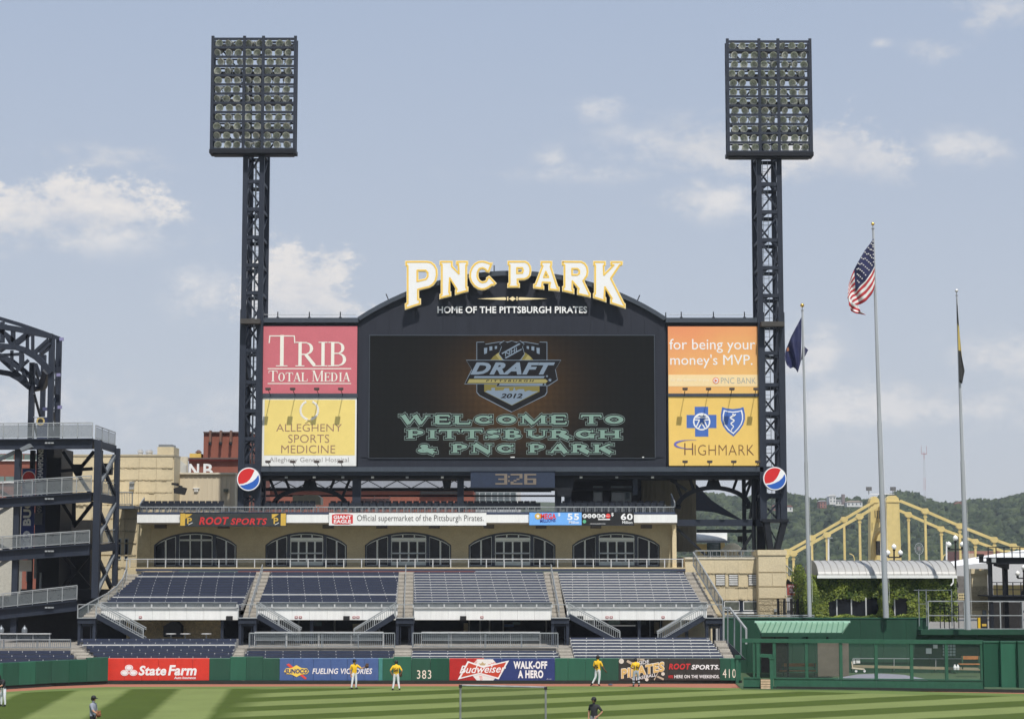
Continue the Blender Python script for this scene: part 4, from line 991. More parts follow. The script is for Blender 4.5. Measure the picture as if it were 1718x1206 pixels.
# ---------------- fascia advertising
def fascia(label, a, bb, c, d, m, Y=148.75):
    t = thing('banner', label, 'banner', (PX((a + c) / 2, Y, d), Y + .1, PZ(d, Y)))
    b = MB(); b.px(a, bb, c, d, Y, Y + .2); b.build('board', m, t)
    b = MB(); b.px(a - .4, bb - .8, c + .4, bb, Y - .02, Y + .22); b.px(a - .4, d, c + .4, d + .7, Y - .02, Y + .22); b.build('edge_frame', navy, t)
    return t
YS = 148.75
A1 = fascia('dark ROOT SPORTS banner with gold P panels at both ends on the terrace edge', 302, 860.5, 480, 882, mat('root_dark', (.028, .034, .034), .5, var=.35, scale=.6))
goldp = mat('gold_print', (.62, .40, .06), .6, var=.1)
for a, c in ((302.5, 310.5), (471, 479.5)):
    b = MB(); b.px(a, 861, c, 881.5, YS - .008, YS); b.build('gold_panel', goldp, A1)
for a in (311, 456):
    p1 = [xz(a, 862, YS), xz(a + 12, 862, YS), xz(a, 870, YS)]
    b = MB(); b.add([(x, YS - .006, z) for x, z in p1], [(0, 1, 2)]); b.build('gold_corner', goldp, A1)
    text('P', a + 3, 868, a + 11, 878.5, YS - .01, goldp, A1, bold=.02)
    b = MB(); b.beam((PX(a + 5, YS, 880), YS - .01, PZ(880, YS)), (PX(a + 12, YS, 876), YS - .01, PZ(876.5, YS)), .04, .01, (0, 1, 0)); b.build('stripe', whitel, A1)
rootred = mat('root_red', (.56, .025, .028), .5, var=.05)
text('ROOT', 334, 867, 384, 880, YS - .002, rootred, A1, bold=.035, shear=.22, space=1.1); text('SPORTS', 387, 869, 448, 880, YS - .002, rootred, A1, bold=.03, shear=.22, space=1.12)
A2 = fascia('long white banner reading Official supermarket of the Pittsburgh Pirates.', 552, 859.5, 816, 881, whitep)
b = MB(); q = [xz(x, y, YS) for x, y in [(557, 863.5), (563, 862), (585, 862), (592, 863.5), (592, 877.5), (585, 879.2), (563, 879.2), (557, 877.5)]]
b.prism(q[::-1], YS - .012, YS); b.build('red_emblem', mat('emblem_red', (.60, .03, .03), .5, var=0), A2)
text('GIANT', 559.5, 864.2, 589.5, 870.2, YS - .012, whitel, A2, bold=.03); text('EAGLE', 560, 871.3, 589, 877.3, YS - .012, whitel, A2, bold=.03)
text('Official supermarket of the Pittsburgh Pirates.', 599, 863.5, 811.5, 877, YS, mat('ink', (.07, .065, .06), .6, var=0), A2)
A3 = fascia('bright blue MEGA MILLIONS lottery board showing $ 55 Million', 888, 859, 975.8, 880.5, mat('lottery_blue', (.14, .36, .74), .5, var=.05, emit=(.14, .36, .74), es=.12))
lr = mat('lottery_red', (.75, .04, .03), .5, var=0); lb = mat('lottery_navy', (.03, .04, .28), .5, var=0)
text('MEGA', 907, 861, 933, 870.5, YS - .01, lr, A3, bold=.03); text('MILLIONS', 906, 871, 932, 876.5, YS - .01, lb, A3, bold=.02, slope=.06)
p = PT(902.5, 865.5, YS); disc(p.x, p.z, YS - .01, .24, goldp, 'ball', A3); disc(p.x, p.z, YS - .02, .11, whitel, 'ball', A3)
text('$', 936, 859.8, 940, 866, YS, whitel, A3, bold=.02); text('55', 952, 861, 971.5, 872, YS, whitel, A3, bold=.03, space=1.1); text('Million', 954.5, 873.5, 971.5, 878.3, YS, whitel, A3, bold=.01)
A4 = fascia('black POWERBALL lottery board showing $ 60 Million', 976.3, 859, 1063.5, 880.5, mat('lottery_black', (.012, .012, .013), .4, var=.1))
for i, ch in enumerate('POWER'):
    p = PT(981 + i * 7.8, 865.2, YS); disc(p.x, p.z, YS - .01, .165, whitel, 'ball', A4, 14)
    text(ch, 979.3 + i * 7.8, 863.2, 982.7 + i * 7.8, 867.4, YS - .02, black, A4, bold=.02)
p = PT(1020.2, 865.2, YS); disc(p.x, p.z, YS - .01, .18, lr, 'ball', A4, 14); text('BALL', 1017.3, 864.3, 1023, 866.2, YS - .02, whitel, A4)
b = MB(); b.px(1003.5, 870, 1023.5, 871.8, YS - .01, YS); b.px(990, 878, 1016, 878.5, YS - .01, YS); b.build('white_bar', whitel, A4)
text('$', 1025.5, 859.8, 1029.5, 866, YS, whitel, A4, bold=.02); text('60', 1041.5, 861, 1061.5, 872, YS, whitel, A4, bold=.03, space=1.1); text('Million', 1044, 873.5, 1061, 878.3, YS, whitel, A4, bold=.01)
p = PT(980.5, 874.5, YS); disc(p.x, p.z, YS - .01, .14, mat('badge_green', (.10, .40, .22), .5, var=0), 'badge', A4, 10)

# ================================================================ left: tan building, brick tower
LB = thing('tan_building', 'tall tan block building with projecting courses left of the terrace', 'building', (PX(250, 160, 960), 162, PZ(975, 160)))
Yl = 160.0
b = MB(); b.px(120, 765, 290.5, 975, Yl, Yl + 3); b.build('wall', stoneL, LB)
b = MB(); b.px(264, 749.5, 291.5, 765, Yl - .1, Yl + 2.5); b.build('wall_block', stoneL, LB)
b = MB(); b.px(266, 745.5, 289, 749.5, Yl + .3, Yl + 2); b.build('roof_railing', meshm, LB, kind='stuff')
b = MB(); b.px(119, 762, 292, 765, Yl - .15, Yl + 3.1); b.build('coping', mat('coping_tan', (.48, .42, .30), .8), LB)
courses = [765, 785, 805.5, 826.5, 847]
for j in range(4):
    xs = [122, 165, 199, 233, 262, 290]
    for k in range(5):
        b = MB(); b.px(xs[k] + .2, courses[j] + .8, xs[k + 1] - .2, courses[j + 1] - 1.0, Yl - .09, Yl, 800); b.build('stone_panel', stoneL, LB)
    for k in range(17):
        x = 124 + k * 9.8 + random.uniform(-1, 1); b = MB(); b.px(x, courses[j + 1] - 1.3, x + random.uniform(7, 9), courses[j + 1] + .9, Yl - random.uniform(.10, .15), Yl, 800); b.build('ledge_stone', stoneR, LB)
b = MB(); b.px(217, 809, 224.5, 820.5, Yl - .3, Yl - .1); b.px(217, 808, 224.5, 811, Yl - .45, Yl - .1); b.build('wall_lamp', grey, LB)
for x, w, h in ((235.5, 11, 9), (250.5, 14, 8.5)):
    p = PT(x, 763, Yl + 1.5); r = w * .046 / 2
    t = MB(); t.lathe(p, [(r * .8, 0), (r * .8, h * .02), (r, h * .022), (r, h * .036), (r * .6, h * .038), (r * .75, h * .047), (r * .2, h * .05)], 14); t.build('roof_vent', alum, None, 'round metal roof vent, the %s of the pair on the tan building' % ('narrower' if w < 12 else 'wider'), 'roof vent', group='roof vents')
# side wing lower with two slit windows
LW = thing('tan_wing', 'narrow tan block wing with two slit windows between ramp and seating', 'building', (PX(210, 156, 975), 156, PZ(985, 156)))
Y2 = 156.0
b = MB(); b.px(150, 848, 230, 985, Y2, Y2 + 3.5); b.build('wall', stoneL, LW)
for j in range(7):
    y0 = 850 + j * 20.3
    for a, c in ((152, 196.3), (203.6, 208.2), (215.8, 229)):
        if a < 200 or 895 < y0 + 10 < 945 or True:
            b = MB(); b.px(a, y0 + 1.2, c, y0 + 19, Y2 - .07, Y2, 915); b.build('stone_panel', stoneL, LW)
    for k in range(5):
        x = 196 + k * 6.6; b = MB(); b.px(x, y0 + 19, x + 6, y0 + 21.5, Y2 - random.uniform(.08, .12), Y2 - .071, 915); b.build('ledge_stone', stoneR, LW)
for a, c in ((197, 203), (208.8, 215)):
    b = MB(); b.px(a, 903, c, 938, Y2 - .06, Y2, 920); w = b.build('window', fgrey, LW)
    b = MB(); b.px(a + .8, 904, c - .8, 937, Y2 - .065, Y2 - .06, 920); o = b.build('pane', glassd, LW); o.parent = w
# middle tan penthouse with ribbed wall
MW = thing('tan_annex', 'tan ribbed annex wall behind the terrace seats, left of the light tower', 'building', (PX(350, 163, 880), 164, PZ(880, 163)))
ribb = mat('tan_ribbed', (.60, .52, .38), .75, var=.07, streak=True)
b = MB(); b.px(291, 795, 394, 880, 163, 170); b.px(394, 797, 402, 880, 164.5, 170); b.build('wall', ribb, MW)
for i in range(13):
    x = 292 + i * 7.8; b = MB(); b.px(x, 797.5, x + 1.2, 880, 162.95, 163, 840); b.build('rib', ribb, MW)
b = MB(); b.px(290.5, 792.5, 395, 795.2, 162.8, 170); b.build('coping', mat('coping_cream', (.66, .60, .48), .7), MW)
b = MB(); b.px(290.5, 850, 394, 854, 162.9, 163); b.build('base_band', concrete, MW)
for q in (818, 820.6, 823.2):
    b = MB(); b.px(323.5 if q < 819 else 325.5, q, 334.5 if q < 819 else 332.5, q + 1.5, 162.88, 162.99); b.build('louvre_blade', whitep, MW)
b = MB(); b.px(375, 820, 382, 825, 162.7, 163); b.build('vent_box', mat('box_green_grey', (.10, .11, .08), .6), MW)
t = thing('floodlight_fixture', 'black boxy floodlight on a bracket beside the tan building', 'floodlight', (PX(301, 158, 825), 158, PZ(829, 158)))
b = MB(); q = [xz(x, y, 158) for x, y in [(291, 819.5), (301, 815.5), (311, 818), (307, 829.5), (291.5, 827)]]; b.prism(q[::-1], 158, 159); b.build('housing', black, t)
b = MB(); b.beam(PT(288, 811.5, 158.4), PT(306, 816, 158.4), .1); b.beam(PT(288, 811.5, 158.4), PT(300, 812, 158.4), .18); b.build('bracket', black, t)
# sloping grey roof piece and pale gable between
b = MB(); q = [xz(x, y, 172) for x, y in [(290, 763), (290, 800), (312, 800), (312, 780)]]; b.prism(q[::-1], 172, 172.4)
b.build('gable_wall', mat('pale_gable', (.50, .49, .44), .8), None, 'pale grey sloping gable wall next to the NB letters', 'wall')
b = MB(); b.px(290, 766, 314, 775, 174, 174.4); b.px(305, 766, 314.5, 800, 173, 173.4); b.build('rooftop_wall', mat('cream_wall', (.56, .50, .38), .8), None, 'cream rooftop wall just left of the red brick building', 'wall')
BT = thing('brick_building', 'red brick building with taller block and three downpipe lamps, behind the light tower', 'building', (PX(370, 185, 880), 188, PZ(880, 185)))
b = MB(); b.px(316, 770, 420, 880, 185, 200); b.build('lower_wall', br, BT)
b = MB(); b.px(341.5, 726, 420, 768, 186, 198); b.build('upper_wall', br, BT)
b = MB(); b.px(341, 724, 421, 726, 185.8, 198.2); b.px(315.5, 767.5, 421, 770, 184.6, 200); b.build('coping', mat('brick_coping', (.12, .08, .07), .7), BT)
b = MB(); b.px(316, 770.5, 420, 773, 184.8, 185); b.build('red_band', mat('band_red', (.40, .06, .04), .6), BT)
for x in (352.5, 370, 387):
    b = MB(); b.px(x - 1.7, 722, x + 1.7, 741, 185.3, 185.9); d = b.build('bracket_post', mat('post_brown', (.16, .085, .06), .7), BT)
    b = MB(); p = PT(x, 744, 185.4); b.lathe(p, [(.08, .18), (.16, .05), (.13, -.1), (.04, -.16)], 8); b.build('lantern', black, BT)
b = MB(); b.px(318, 760.5, 337, 767.3, 186.5, 188); b.build('roof_unit', mat('unit_yellow', (.65, .44, .10), .6), None, 'small yellow unit on the roof of the red brick building', 'roof unit')
b = MB(); p = PT(333, 760, 189); b.lathe((p.x, p.y, p.z - .3), [(.25, 0), (.2, .3), (.35, .35), (.1, .6)], 8); b.build('roof_cowl', mat('cowl_brown', (.12, .06, .04), .7), None, 'small brown roof cowl behind the yellow unit', 'roof vent')
NBt = thing('letter_sign', 'white letters N and B standing before the red brick building', 'sign', (PX(338, 184, 793), 184, PZ(795, 184)))
text('N', 318, 778, 334.5, 799, 184.0, whitep, NBt, bold=.02, depth=.3); text('B', 342, 778, 357.5, 799, 184.0, whitep, NBt, bold=.02, depth=.3)
b = MB()
for x in (322, 330, 346, 354): b.beam(PT(x, 797, 184.05), PT(x, 808, 184.05), .06)
b.build('letter_post', navyd, NBt)
# ================================================================ ground, field, outfield wall
def sheet(nm, pts, z, m, label=None, kind='structure'):
    b = MB(); b.add([(x, y, z) for x, y in pts], [tuple(range(len(pts)))]); o = b.build(nm, m, org=(0, 0, 0)); o['kind'] = kind
    if label: o['label'] = label
    return o
sheet('ground', [(-900, -200), (900, -200), (900, 700), (-900, 700)], -.02, mat('paving', (.20, .19, .17), .9, var=.2, scale=.5))
def grass_mat():
    m = bpy.data.materials.new('mown_grass'); m.use_nodes = True; nt = m.node_tree; bs = nt.nodes['Principled BSDF']; bs.inputs['Roughness'].default_value = .9
    bs.inputs['Specular IOR Level'].default_value = .15
    g = N(nt, 'ShaderNodeNewGeometry'); sp = N(nt, 'ShaderNodeSeparateXYZ', {0: g.outputs['Position']}); x, y, _ = sp.outputs
    wn = N(nt, 'ShaderNodeTexNoise', {'Vector': g.outputs['Position'], 'Scale': .6, 'Detail': 3.0}).outputs[0]
    w = MA(nt, 'MULTIPLY', MA(nt, 'SUBTRACT', wn, .5), .35)
    def stripes(co_, pitch, ph):
        s = MA(nt, 'SINE', MA(nt, 'ADD', MA(nt, 'MULTIPLY', MA(nt, 'ADD', co_, w), math.pi / pitch), ph))
        return N(nt, 'ShaderNodeMapRange', {0: s, 1: -.26, 2: .26}).outputs[0]
    sA = stripes(MA(nt, 'ADD', x, MA(nt, 'MULTIPLY', y, .095)), 3.05, GPH_A)
    sB = stripes(MA(nt, 'SUBTRACT', MA(nt, 'MULTIPLY', y, .85), MA(nt, 'MULTIPLY', x, .53)), 3.15, GPH_B)
    edge = N(nt, 'ShaderNodeMapRange', {0: MA(nt, 'ADD', x, MA(nt, 'MULTIPLY', y, .05)), 1: -9.9, 2: -8.2}).outputs[0]
    st = N(nt, 'ShaderNodeMix', {0: edge, 2: sA, 3: sB}).outputs[0]
    n1 = N(nt, 'ShaderNodeTexNoise', {'Vector': g.outputs['Position'], 'Scale': .35, 'Detail': 5.0}).outputs[0]
    mp = N(nt, 'ShaderNodeMapping', {0: g.outputs['Position'], 3: (3, .6, 1)}).outputs[0]
    n2 = N(nt, 'ShaderNodeTexNoise', {'Vector': mp, 'Scale': 5.0, 'Detail': 6.0, 'Roughness': .8}).outputs[0]
    c = N(nt, 'ShaderNodeMix', {0: st, 6: (.058, .086, .012, 1), 7: (.166, .205, .066, 1)}, data_type='RGBA').outputs[2]
    k = MA(nt, 'ADD', .45, MA(nt, 'ADD', MA(nt, 'MULTIPLY', n1, .40), MA(nt, 'MULTIPLY', n2, .72)))
    c2 = N(nt, 'ShaderNodeMix', {0: 1.0, 6: c, 7: N(nt, 'ShaderNodeCombineXYZ', {0: k, 1: k, 2: k}).outputs[0]}, data_type='RGBA', blend_type='MULTIPLY').outputs[2]
    nt.links.new(c2, bs.inputs['Base Color'])
    bp = N(nt, 'ShaderNodeBump', {'Height': n2, 'Strength': .5, 'Distance': .05}); nt.links.new(bp.outputs[0], bs.inputs['Normal'])
    return m
GPH_A, GPH_B = 2.75, 2.2
wallx = [(-140, 1166), (-40, 1159), (90, 1151), (181, 1147.5), (240, 1146.5), (1180, 1146.5)]
def wp(px, py): q = GP(px, py); return (q.x, q.y)
W = [wp(*q) for q in wallx]
trk = [(W[i][0], W[i][1]) for i in range(len(W))]
grass_edge = [(-140, 1172), (-40, 1164), (90, 1156), (181, 1152.5), (560, 1151.5), (1000, 1151.5), (1240, 1154.5), (1500, 1159.5), (1800, 1166)]
GE = [wp(*q) for q in grass_edge]
sheet('warning_track', [(-75, 60), (75, 60), (75, 128), (-75, 128)], .0, mat('red_clay', (.33, .125, .075), .95, var=.14, scale=3, bump=.3, fine=8), 'red clay warning track')
sheet('outfield_grass', [(-75, 20), (75, 20)] + [(75, GE[-1][1])] + GE[::-1] + [(-75, GE[0][1])], .03, grass_mat(), 'mown striped outfield grass')
# darker untrimmed band next to the track
b = MB(); n = len(GE)
vs = [(x, y, .034) for x, y in GE] + [(x * 1.0, y - 2.4 + .5 * math.sin(x), .034) for x, y in GE]
b.add(vs, [(i, i + 1, n + i + 1, n + i) for i in range(n - 1)])
o = b.build('grass_edge', mat('edge_grass', (.105, .155, .030), .95, var=.2, scale=1.5, fine=6), org=(0, 0, 0)); o['kind'] = 'structure'

OW = thing('outfield_wall', 'low green padded outfield wall running the width of the outfield', 'wall', (PX(560, 125.5), 125.4, 0))
YO = W[4][1]
ztop = 1.62
def wall_at(px):                                     # wall line: ground point under photo column px
    xs = [PX(q[0], GY(q[1]), q[1]) for q in wallx]
    for i in range(len(wallx) - 1):
        if wallx[i][0] <= px <= wallx[i + 1][0]:
            u = (px - wallx[i][0]) / (wallx[i + 1][0] - wallx[i][0])
            return Vector((W[i][0] + (W[i + 1][0] - W[i][0]) * u, W[i][1] + (W[i + 1][1] - W[i][1]) * u, 0))
    return Vector((*W[-1], 0))
cuts = [-140, -112, -84, -56, -28, 3, 30, 58, 86, 115, 145]
tall = {(145, 181), (386, 413), (413, 441), (660, 690), (925, 953)}
cuts += [181, 209.5, 238, 266, 294.5, 323, 351, 386, 413, 441, 469, 492, 526, 555, 583, 611, 635, 642, 660, 690, 722, 754, 783, 812, 842, 871, 901, 931, 953, 982, 1010, 1038, 1066, 1094, 1122, 1150, 1179, 1208, 1226, 1243]
col_of = lambda a: 'green'
padm = {'red': mat('red_pad', (.62, .035, .018), .5, var=.07), 'blue': mat('blue_pad', (.060, .115, .29), .5, var=.10), 'teal': mat('teal_pad', (.05, .22, .20), .5), 'brred': mat('deep_red_pad', (.42, .014, .012), .5, var=.1),
        'navyp': mat('navy_pad', (.020, .038, .16), .5, var=.12), 'char': mat('charcoal_pad', (.030, .028, .024), .5, var=.25)}
GREEN = [greenw, mat('green_pad_fresh', (.015, .105, .06), .55, var=.14, scale=.6, streak=True, fine=7), mat('green_pad_worn', (.010, .070, .040), .6, var=.18, scale=.6, streak=True, fine=7)]
random.seed(3)
for a, c in zip(cuts[:-1], cuts[1:]):
    p, q = wall_at(a), wall_at(c)
    if a >= 181: p.x, q.x = PX(a, YO, 1125), PX(c, YO, 1125); p.y = q.y = YO
    if p.x > q.x - .01: continue
    h = ztop + (.10 if any(abs(a - t[0]) < 4 and abs(c - t[1]) < 4 for t in tall) or (a, c) in tall else 0)
    m = random.choice(GREEN)
    if 181 <= a < 351: m = padm['red']
    elif 469 <= a < 635: m = padm['blue']
    elif a == 635: m = padm['teal']
    elif 754 <= a < 812: m = padm['brred']
    elif 812 <= a < 931: m = padm['navyp']
    elif 1038 <= a < 1208: m = padm['char']
    elif a in (642, 660, 931): m = GREEN[1]
    d = (q - p).normalized(); nn_ = Vector((-d.y, d.x, 0)) * .22
    g_ = d * .008
    b = MB(); lo, hi = .22, h
    P = [p + g_, q - g_, q - g_ + nn_, p + g_ + nn_]
    b.add([(v.x, v.y, lo) for v in P] + [(v.x, v.y, hi - .03) for v in P] + [((v + (nn_ if k < 2 else -nn_) * .12).x, (v + (nn_ if k < 2 else -nn_) * .12).y, hi) for k, v in enumerate(P)],
          [(0, 1, 5, 4), (1, 2, 6, 5), (2, 3, 7, 6), (3, 0, 4, 7), (4, 5, 9, 8), (5, 6, 10, 9), (6, 7, 11, 10), (7, 4, 8, 11), (8, 9, 10, 11), (3, 2, 1, 0)])
    b.build('pad', m, OW)
b = MB()
pl = [wall_at(c) for c in (-140, -40, 90, 181)] + [Vector((PX(1245, YO, 1125), YO, 0))]
for i in range(4):
    p, q = pl[i] + Vector((0, .18, 0)), pl[i + 1] + Vector((0, .18, 0)); b.beam(p + Vector((0, 0, .11)), q + Vector((0, 0, .11)), .1, .22)
b.build('base_gap', mat('wall_base_dark', (.018, .022, .018), .9), OW)
b = MB()
for a, c in ((183, 386), (445, 659), (694, 924), (956, 1226)): b.px(a, 1103.6, c, 1105, YO + .02, YO + .2)
b.build('top_strip', mat('mint_edge', (.35, .55, .44), .5), OW, kind='stuff')
YP = YO - .004
def ad(label, px, cat='advertisement'): return thing('advertisement', label, cat, (PX(px, YP, 1140), YP, .3))
AD1 = ad('white State Farm Auto Insurance lettering and three ovals on the red wall pads', 265)
text('State', 232.5, 1116, 279, 1132.5, YP, whitel, AD1, bold=.035, shear=.18, space=1.05); text('Farm', 282, 1115, 330, 1132.5, YP, whitel, AD1, bold=.035, shear=.18, space=1.05)
text('Auto Insurance', 292, 1134, 328.5, 1138.5, YP, whitel, AD1, bold=.02, shear=.15)
for x, y in ((216.5, 1119.5), (209.2, 1128), (223.8, 1128)):
    p = PT(x, y, YP); disc(p.x, p.z, YP - .006, .19, whitel, 'oval', AD1, 20, rx=1.38, d=.006); disc(p.x, p.z, YP - .012, .145, padm['red'], 'oval_line', AD1, 20, rx=1.38, d=.005); disc(p.x, p.z, YP - .018, .128, whitel, 'oval_centre', AD1, 20, rx=1.40, d=.005)
AD2 = ad('SUNOCO FUELING VICTORIES lettering with yellow diamond and red arrow on the blue wall pads', 552)
sy = mat('sun_yellow', (.85, .62, .10), .5, var=0); sr = mat('arrow_red', (.70, .07, .05), .5, var=0)
b = MB(); b.prism([xz(x, y, YP) for x, y in [(480.5, 1114.5), (484.5, 1112.2), (514.5, 1136.5), (513.5, 1139), (511, 1138.5)]][::-1], YP - .008, YP - .002); b.build('red_arrow', sr, AD2)
b = MB(); b.prism([xz(x, y, YP) for x, y in [(476.5, 1125.5), (480, 1120.5), (489, 1120), (497.5, 1115), (506, 1120), (515, 1120.5), (518.5, 1125.5), (515, 1130), (506, 1130.5), (497.5, 1135), (489, 1130.5), (480, 1130)]][::-1], YP - .018, YP - .012); b.build('yellow_diamond', sy, AD2)
text('SUNOCO', 478.5, 1121.5, 516.5, 1129, YP - .019, mat('deep_blue_print', (.02, .04, .16), .5, var=0), AD2, bold=.04, shear=.12)
text('FUELING VICTORIES', 524, 1120.5, 624.5, 1130, YP, whitel, AD2, bold=.02, shear=.2, space=1.08)
AD3 = thing('distance_marker', 'white 383 distance numbers on green pads left of the beer advertisement', 'distance marker', (PX(711, YP), YP, .4)); text('383', 699.5, 1123.5, 723.5, 1138, YP, mat('number_cream', (.80, .72, .60), .6, var=.05), AD3, bold=.0, space=1.15)
AD4 = ad('Budweiser bow tie over a baseball with WALK-OFF A HERO on the red and navy pads', 842)
def q8(x, y): return xz(740 + x / 8.59, 1095 + y / 8.59, YP)
ball = [q8(*k) for k in [(520, 88), (745, 88), (800, 150), (835, 240), (820, 320), (745, 400), (520, 400), (460, 330), (440, 240), (465, 150)]]
b = MB(); b.prism(ball[::-1], YP - .006, YP - .001); b.build('baseball', mat('ball_white', (.78, .77, .74), .6, var=.05), AD4)
b = MB()
for x, y in ((500, 105), (495, 125), (490, 145), (570, 330), (575, 350), (580, 370), (585, 390), (700, 160), (740, 145), (775, 135)): b.beam((q8(x - 22, y)[0], YP - .009, q8(x - 22, y)[1]), (q8(x + 22, y + 6)[0], YP - .009, q8(x + 22, y + 6)[1]), .03, .004, (0, 1, 0))
b.build('stitches', sr, AD4, kind='stuff')
b = MB(); b.prism([q8(*k) for k in [(545, 145), (575, 150), (598, 125), (620, 150), (645, 145), (630, 175), (565, 175)]][::-1], YP - .012, YP - .008); b.build('crown', mat('tan_gold', (.50, .38, .20), .5, var=0), AD4)
tie = [(385, 112), (610, 190), (980, 105), (830, 378), (560, 300), (240, 380)]
for pts, m, y, nm in ((tie, whitel, .020, 'tie_border'), ([(398, 138), (605, 212), (940, 130), (822, 350), (560, 280), (285, 350)], mat('tie_red', (.52, .05, .02), .5, var=0), .026, 'tie_red')):
    b = MB(); l = pts
    b.add([(q8(x, yy)[0], YP - y, q8(x, yy)[1]) for x, yy in l], [(0, 5, 4, 1), (1, 4, 3, 2)]); fixn(b.build(nm, m, AD4))
text('Budweiser', 771, 1116, 849, 1129, YP - .027, whitel, AD4, bold=.012, shear=.35, slope=.02)
text('WALK-OFF', 861.5, 1108.5, 918, 1121.5, YP, whitel, AD4, bold=.045, space=1.1); text('A HERO', 869, 1123.5, 911.5, 1137, YP, whitel, AD4, bold=.045, space=1.1)
text('offer ends', 917, 1137.6, 925, 1139, YP, whitel, AD4)
AD5 = ad('INSIDE PIRATES BASEBALL artwork with balls and bats on dark wall pads', 1078)
pg = mat('pirate_gold', (.68, .46, .16), .5, var=.1)
text('INSIDE', 1062, 1110.5, 1089, 1116.5, YP - .01, whitel, AD5, bold=.01, slope=.17); text('PIRATES', 1042, 1121, 1115, 1138.5, YP - .014, whitel, AD5, bold=.075, slope=.17, space=1.12)
text('PIRATES', 1042.6, 1121.6, 1114.4, 1137.9, YP - .026, pg, AD5, bold=.045, slope=.17, space=1.12); text('BASEBALL', 1067, 1135, 1101, 1140.5, YP - .03, whitel, AD5, bold=.01, slope=.20)
for x, y, r in ((1042.5, 1108.5, 4.2), (1112.3, 1129.8, 3), (1085, 1139.0, 3)): p = PT(x, y, YP); disc(p.x, p.z, YP - .008, r * YP / F, mat('ball_print', (.66, .62, .54), .6, var=.1), 'ball_print', AD5, 16)
bat = mat('bat_print', (.46, .38, .28), .5, var=.2)
for p, q, w in (((1051, 1108), (1060, 1113), .16), ((1056, 1121), (1072, 1105), .05), ((1103, 1126), (1096, 1140), .06), ((1101, 1134), (1112, 1139), .12), ((1055, 1135), (1062, 1139), .08), ((1066, 1105.5), (1080, 1106), .12)):
    b = MB(); b.beam((PX(p[0], YP), YP - .006, PZ(p[1], YP)), (PX(q[0], YP), YP - .006, PZ(q[1], YP)), w, .004, (0, 1, 0)); b.build('bat_print', bat, AD5)
AD6 = ad('ROOT SPORTS, HERE ON THE WEEKENDS lettering on charcoal wall pads', 1165)
text('ROOT', 1122, 1112.5, 1158.5, 1122.5, YP, rootred, AD6, bold=.04, shear=.2, space=1.1); text('SPORTS.', 1160, 1114.5, 1207, 1122.5, YP, whitel, AD6, bold=.035, shear=.2, space=1.1)
text('WE\'RE', 1121, 1131.8, 1129.5, 1137, YP, rootred, AD6, bold=.03); text('HERE ON THE WEEKENDS.', 1131.5, 1131.5, 1207, 1137, YP, whitel, AD6, bold=.02, space=1.05)
AD7 = thing('distance_marker', 'white 410 distance numbers at the right end of the padded wall', 'distance marker', (PX(1223, YP), YP, .4)); text('410', 1212.5, 1121.5, 1234.5, 1136.5, YP, mat('number_cream', (.8, .72, .6)), AD7, space=1.15)
b = MB(); b.px(1233.5, 1099, 1243.5, 1104, YO - .15, YO + .4); b.px(1234.5, 1104, 1239.5, 1146.5, YO - .1, YO + .1); b.build('gate_post', greenl, None, 'green post with a cap at the right end of the padded wall beside the 410', 'post')

# ================================================================ seating
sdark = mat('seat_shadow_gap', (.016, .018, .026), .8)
ORD = ['front', 'second', 'third', 'fourth', 'fifth', 'sixth', 'seventh', 'eighth', 'ninth', 'tenth', 'eleventh', 'twelfth', 'thirteenth', 'fourteenth']
def section(label, place, xt0, xt1, xb0, xb1, yt, yb, Yt, Yb, n, navyfrac, riser, extra=(), seatgap=1.15):
    sec = thing('seating_section', label, 'seating', (PX((xb0 + xb1) / 2, Yb, yb), Yb, PZ(yb, Yb)))
    for k in range(n):
        u = k / (n - 1) if n > 1 else 0
        Y = Yb + (Yt - Yb) * u; py = yb + (yt - yb) * u; pitch = (yb - yt) / (n - 1)
        x0 = PX(xb0 + (xt0 - xb0) * u, Y, py); x1 = PX(xb1 + (xt1 - xb1) * u, Y, py)
        zt_ = PZ(py, Y); ph = pitch * Y / F; dY = (Yt - Yb) / (n - 1)
        st = MB(); st.box(x0 - .02, Y + .1, zt_ - ph * 1.9, x1 + .02, Y + dY + .1, zt_ - ph * .02 - .03); st.build('step', riser, sec)
        fr_ = navyfrac if k not in extra else navyfrac - .18
        r = thing('bench_row', 'navy bench, %s row up in %s' % (ORD[k], place), 'bench', ((x0 + x1) / 2, Y, zt_ - ph), group='navy bench rows')
        hb = ph * fr_
        b = MB(); b.box(x0, Y, zt_ - hb, x1, Y + .05, zt_); b.build('backrest', seatm, r)
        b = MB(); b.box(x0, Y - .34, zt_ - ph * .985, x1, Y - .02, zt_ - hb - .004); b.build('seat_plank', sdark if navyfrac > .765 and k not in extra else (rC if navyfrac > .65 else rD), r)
        b = MB(); m = max(1, int((x1 - x0) / seatgap))
        off = ((x0 + x1) / 2 * -.0062 * (n - k)) % (seatgap * .98)
        for i in range(m + 1):
            x = min(x0 + off + i * seatgap, x1 - .03); b.box(x - .024, Y - .012, zt_ - hb * .5, x + .024, Y, zt_ - hb * .15)
            b.box(x - .03, Y - .02, zt_ - ph * 1.2, x + .03, Y + .06, zt_ - hb)
        b.build('brackets', alum, r, kind='stuff')
    return sec
rA = mat('riser_shadow', (.12, .12, .13), .8); rB = mat('riser_grey', (.30, .30, .30), .8, var=.1); rC = mat('riser_pale', (.50, .50, .48), .6, var=.1); rD = mat('riser_white', (.66, .655, .63), .5, var=.08)
section('leftmost upper seating section of navy benches, solid blue in the sun', 'the leftmost upper section', 237, 430, 170, 405, 959, 1015, 149, 137.6, 14, .78, rB, extra=(4, 12))
section('second upper seating section of navy benches from the left', 'the second upper section from left', 454, 669, 432, 664, 959, 1015, 149, 137.6, 14, .801, rC, extra=(5, 12))
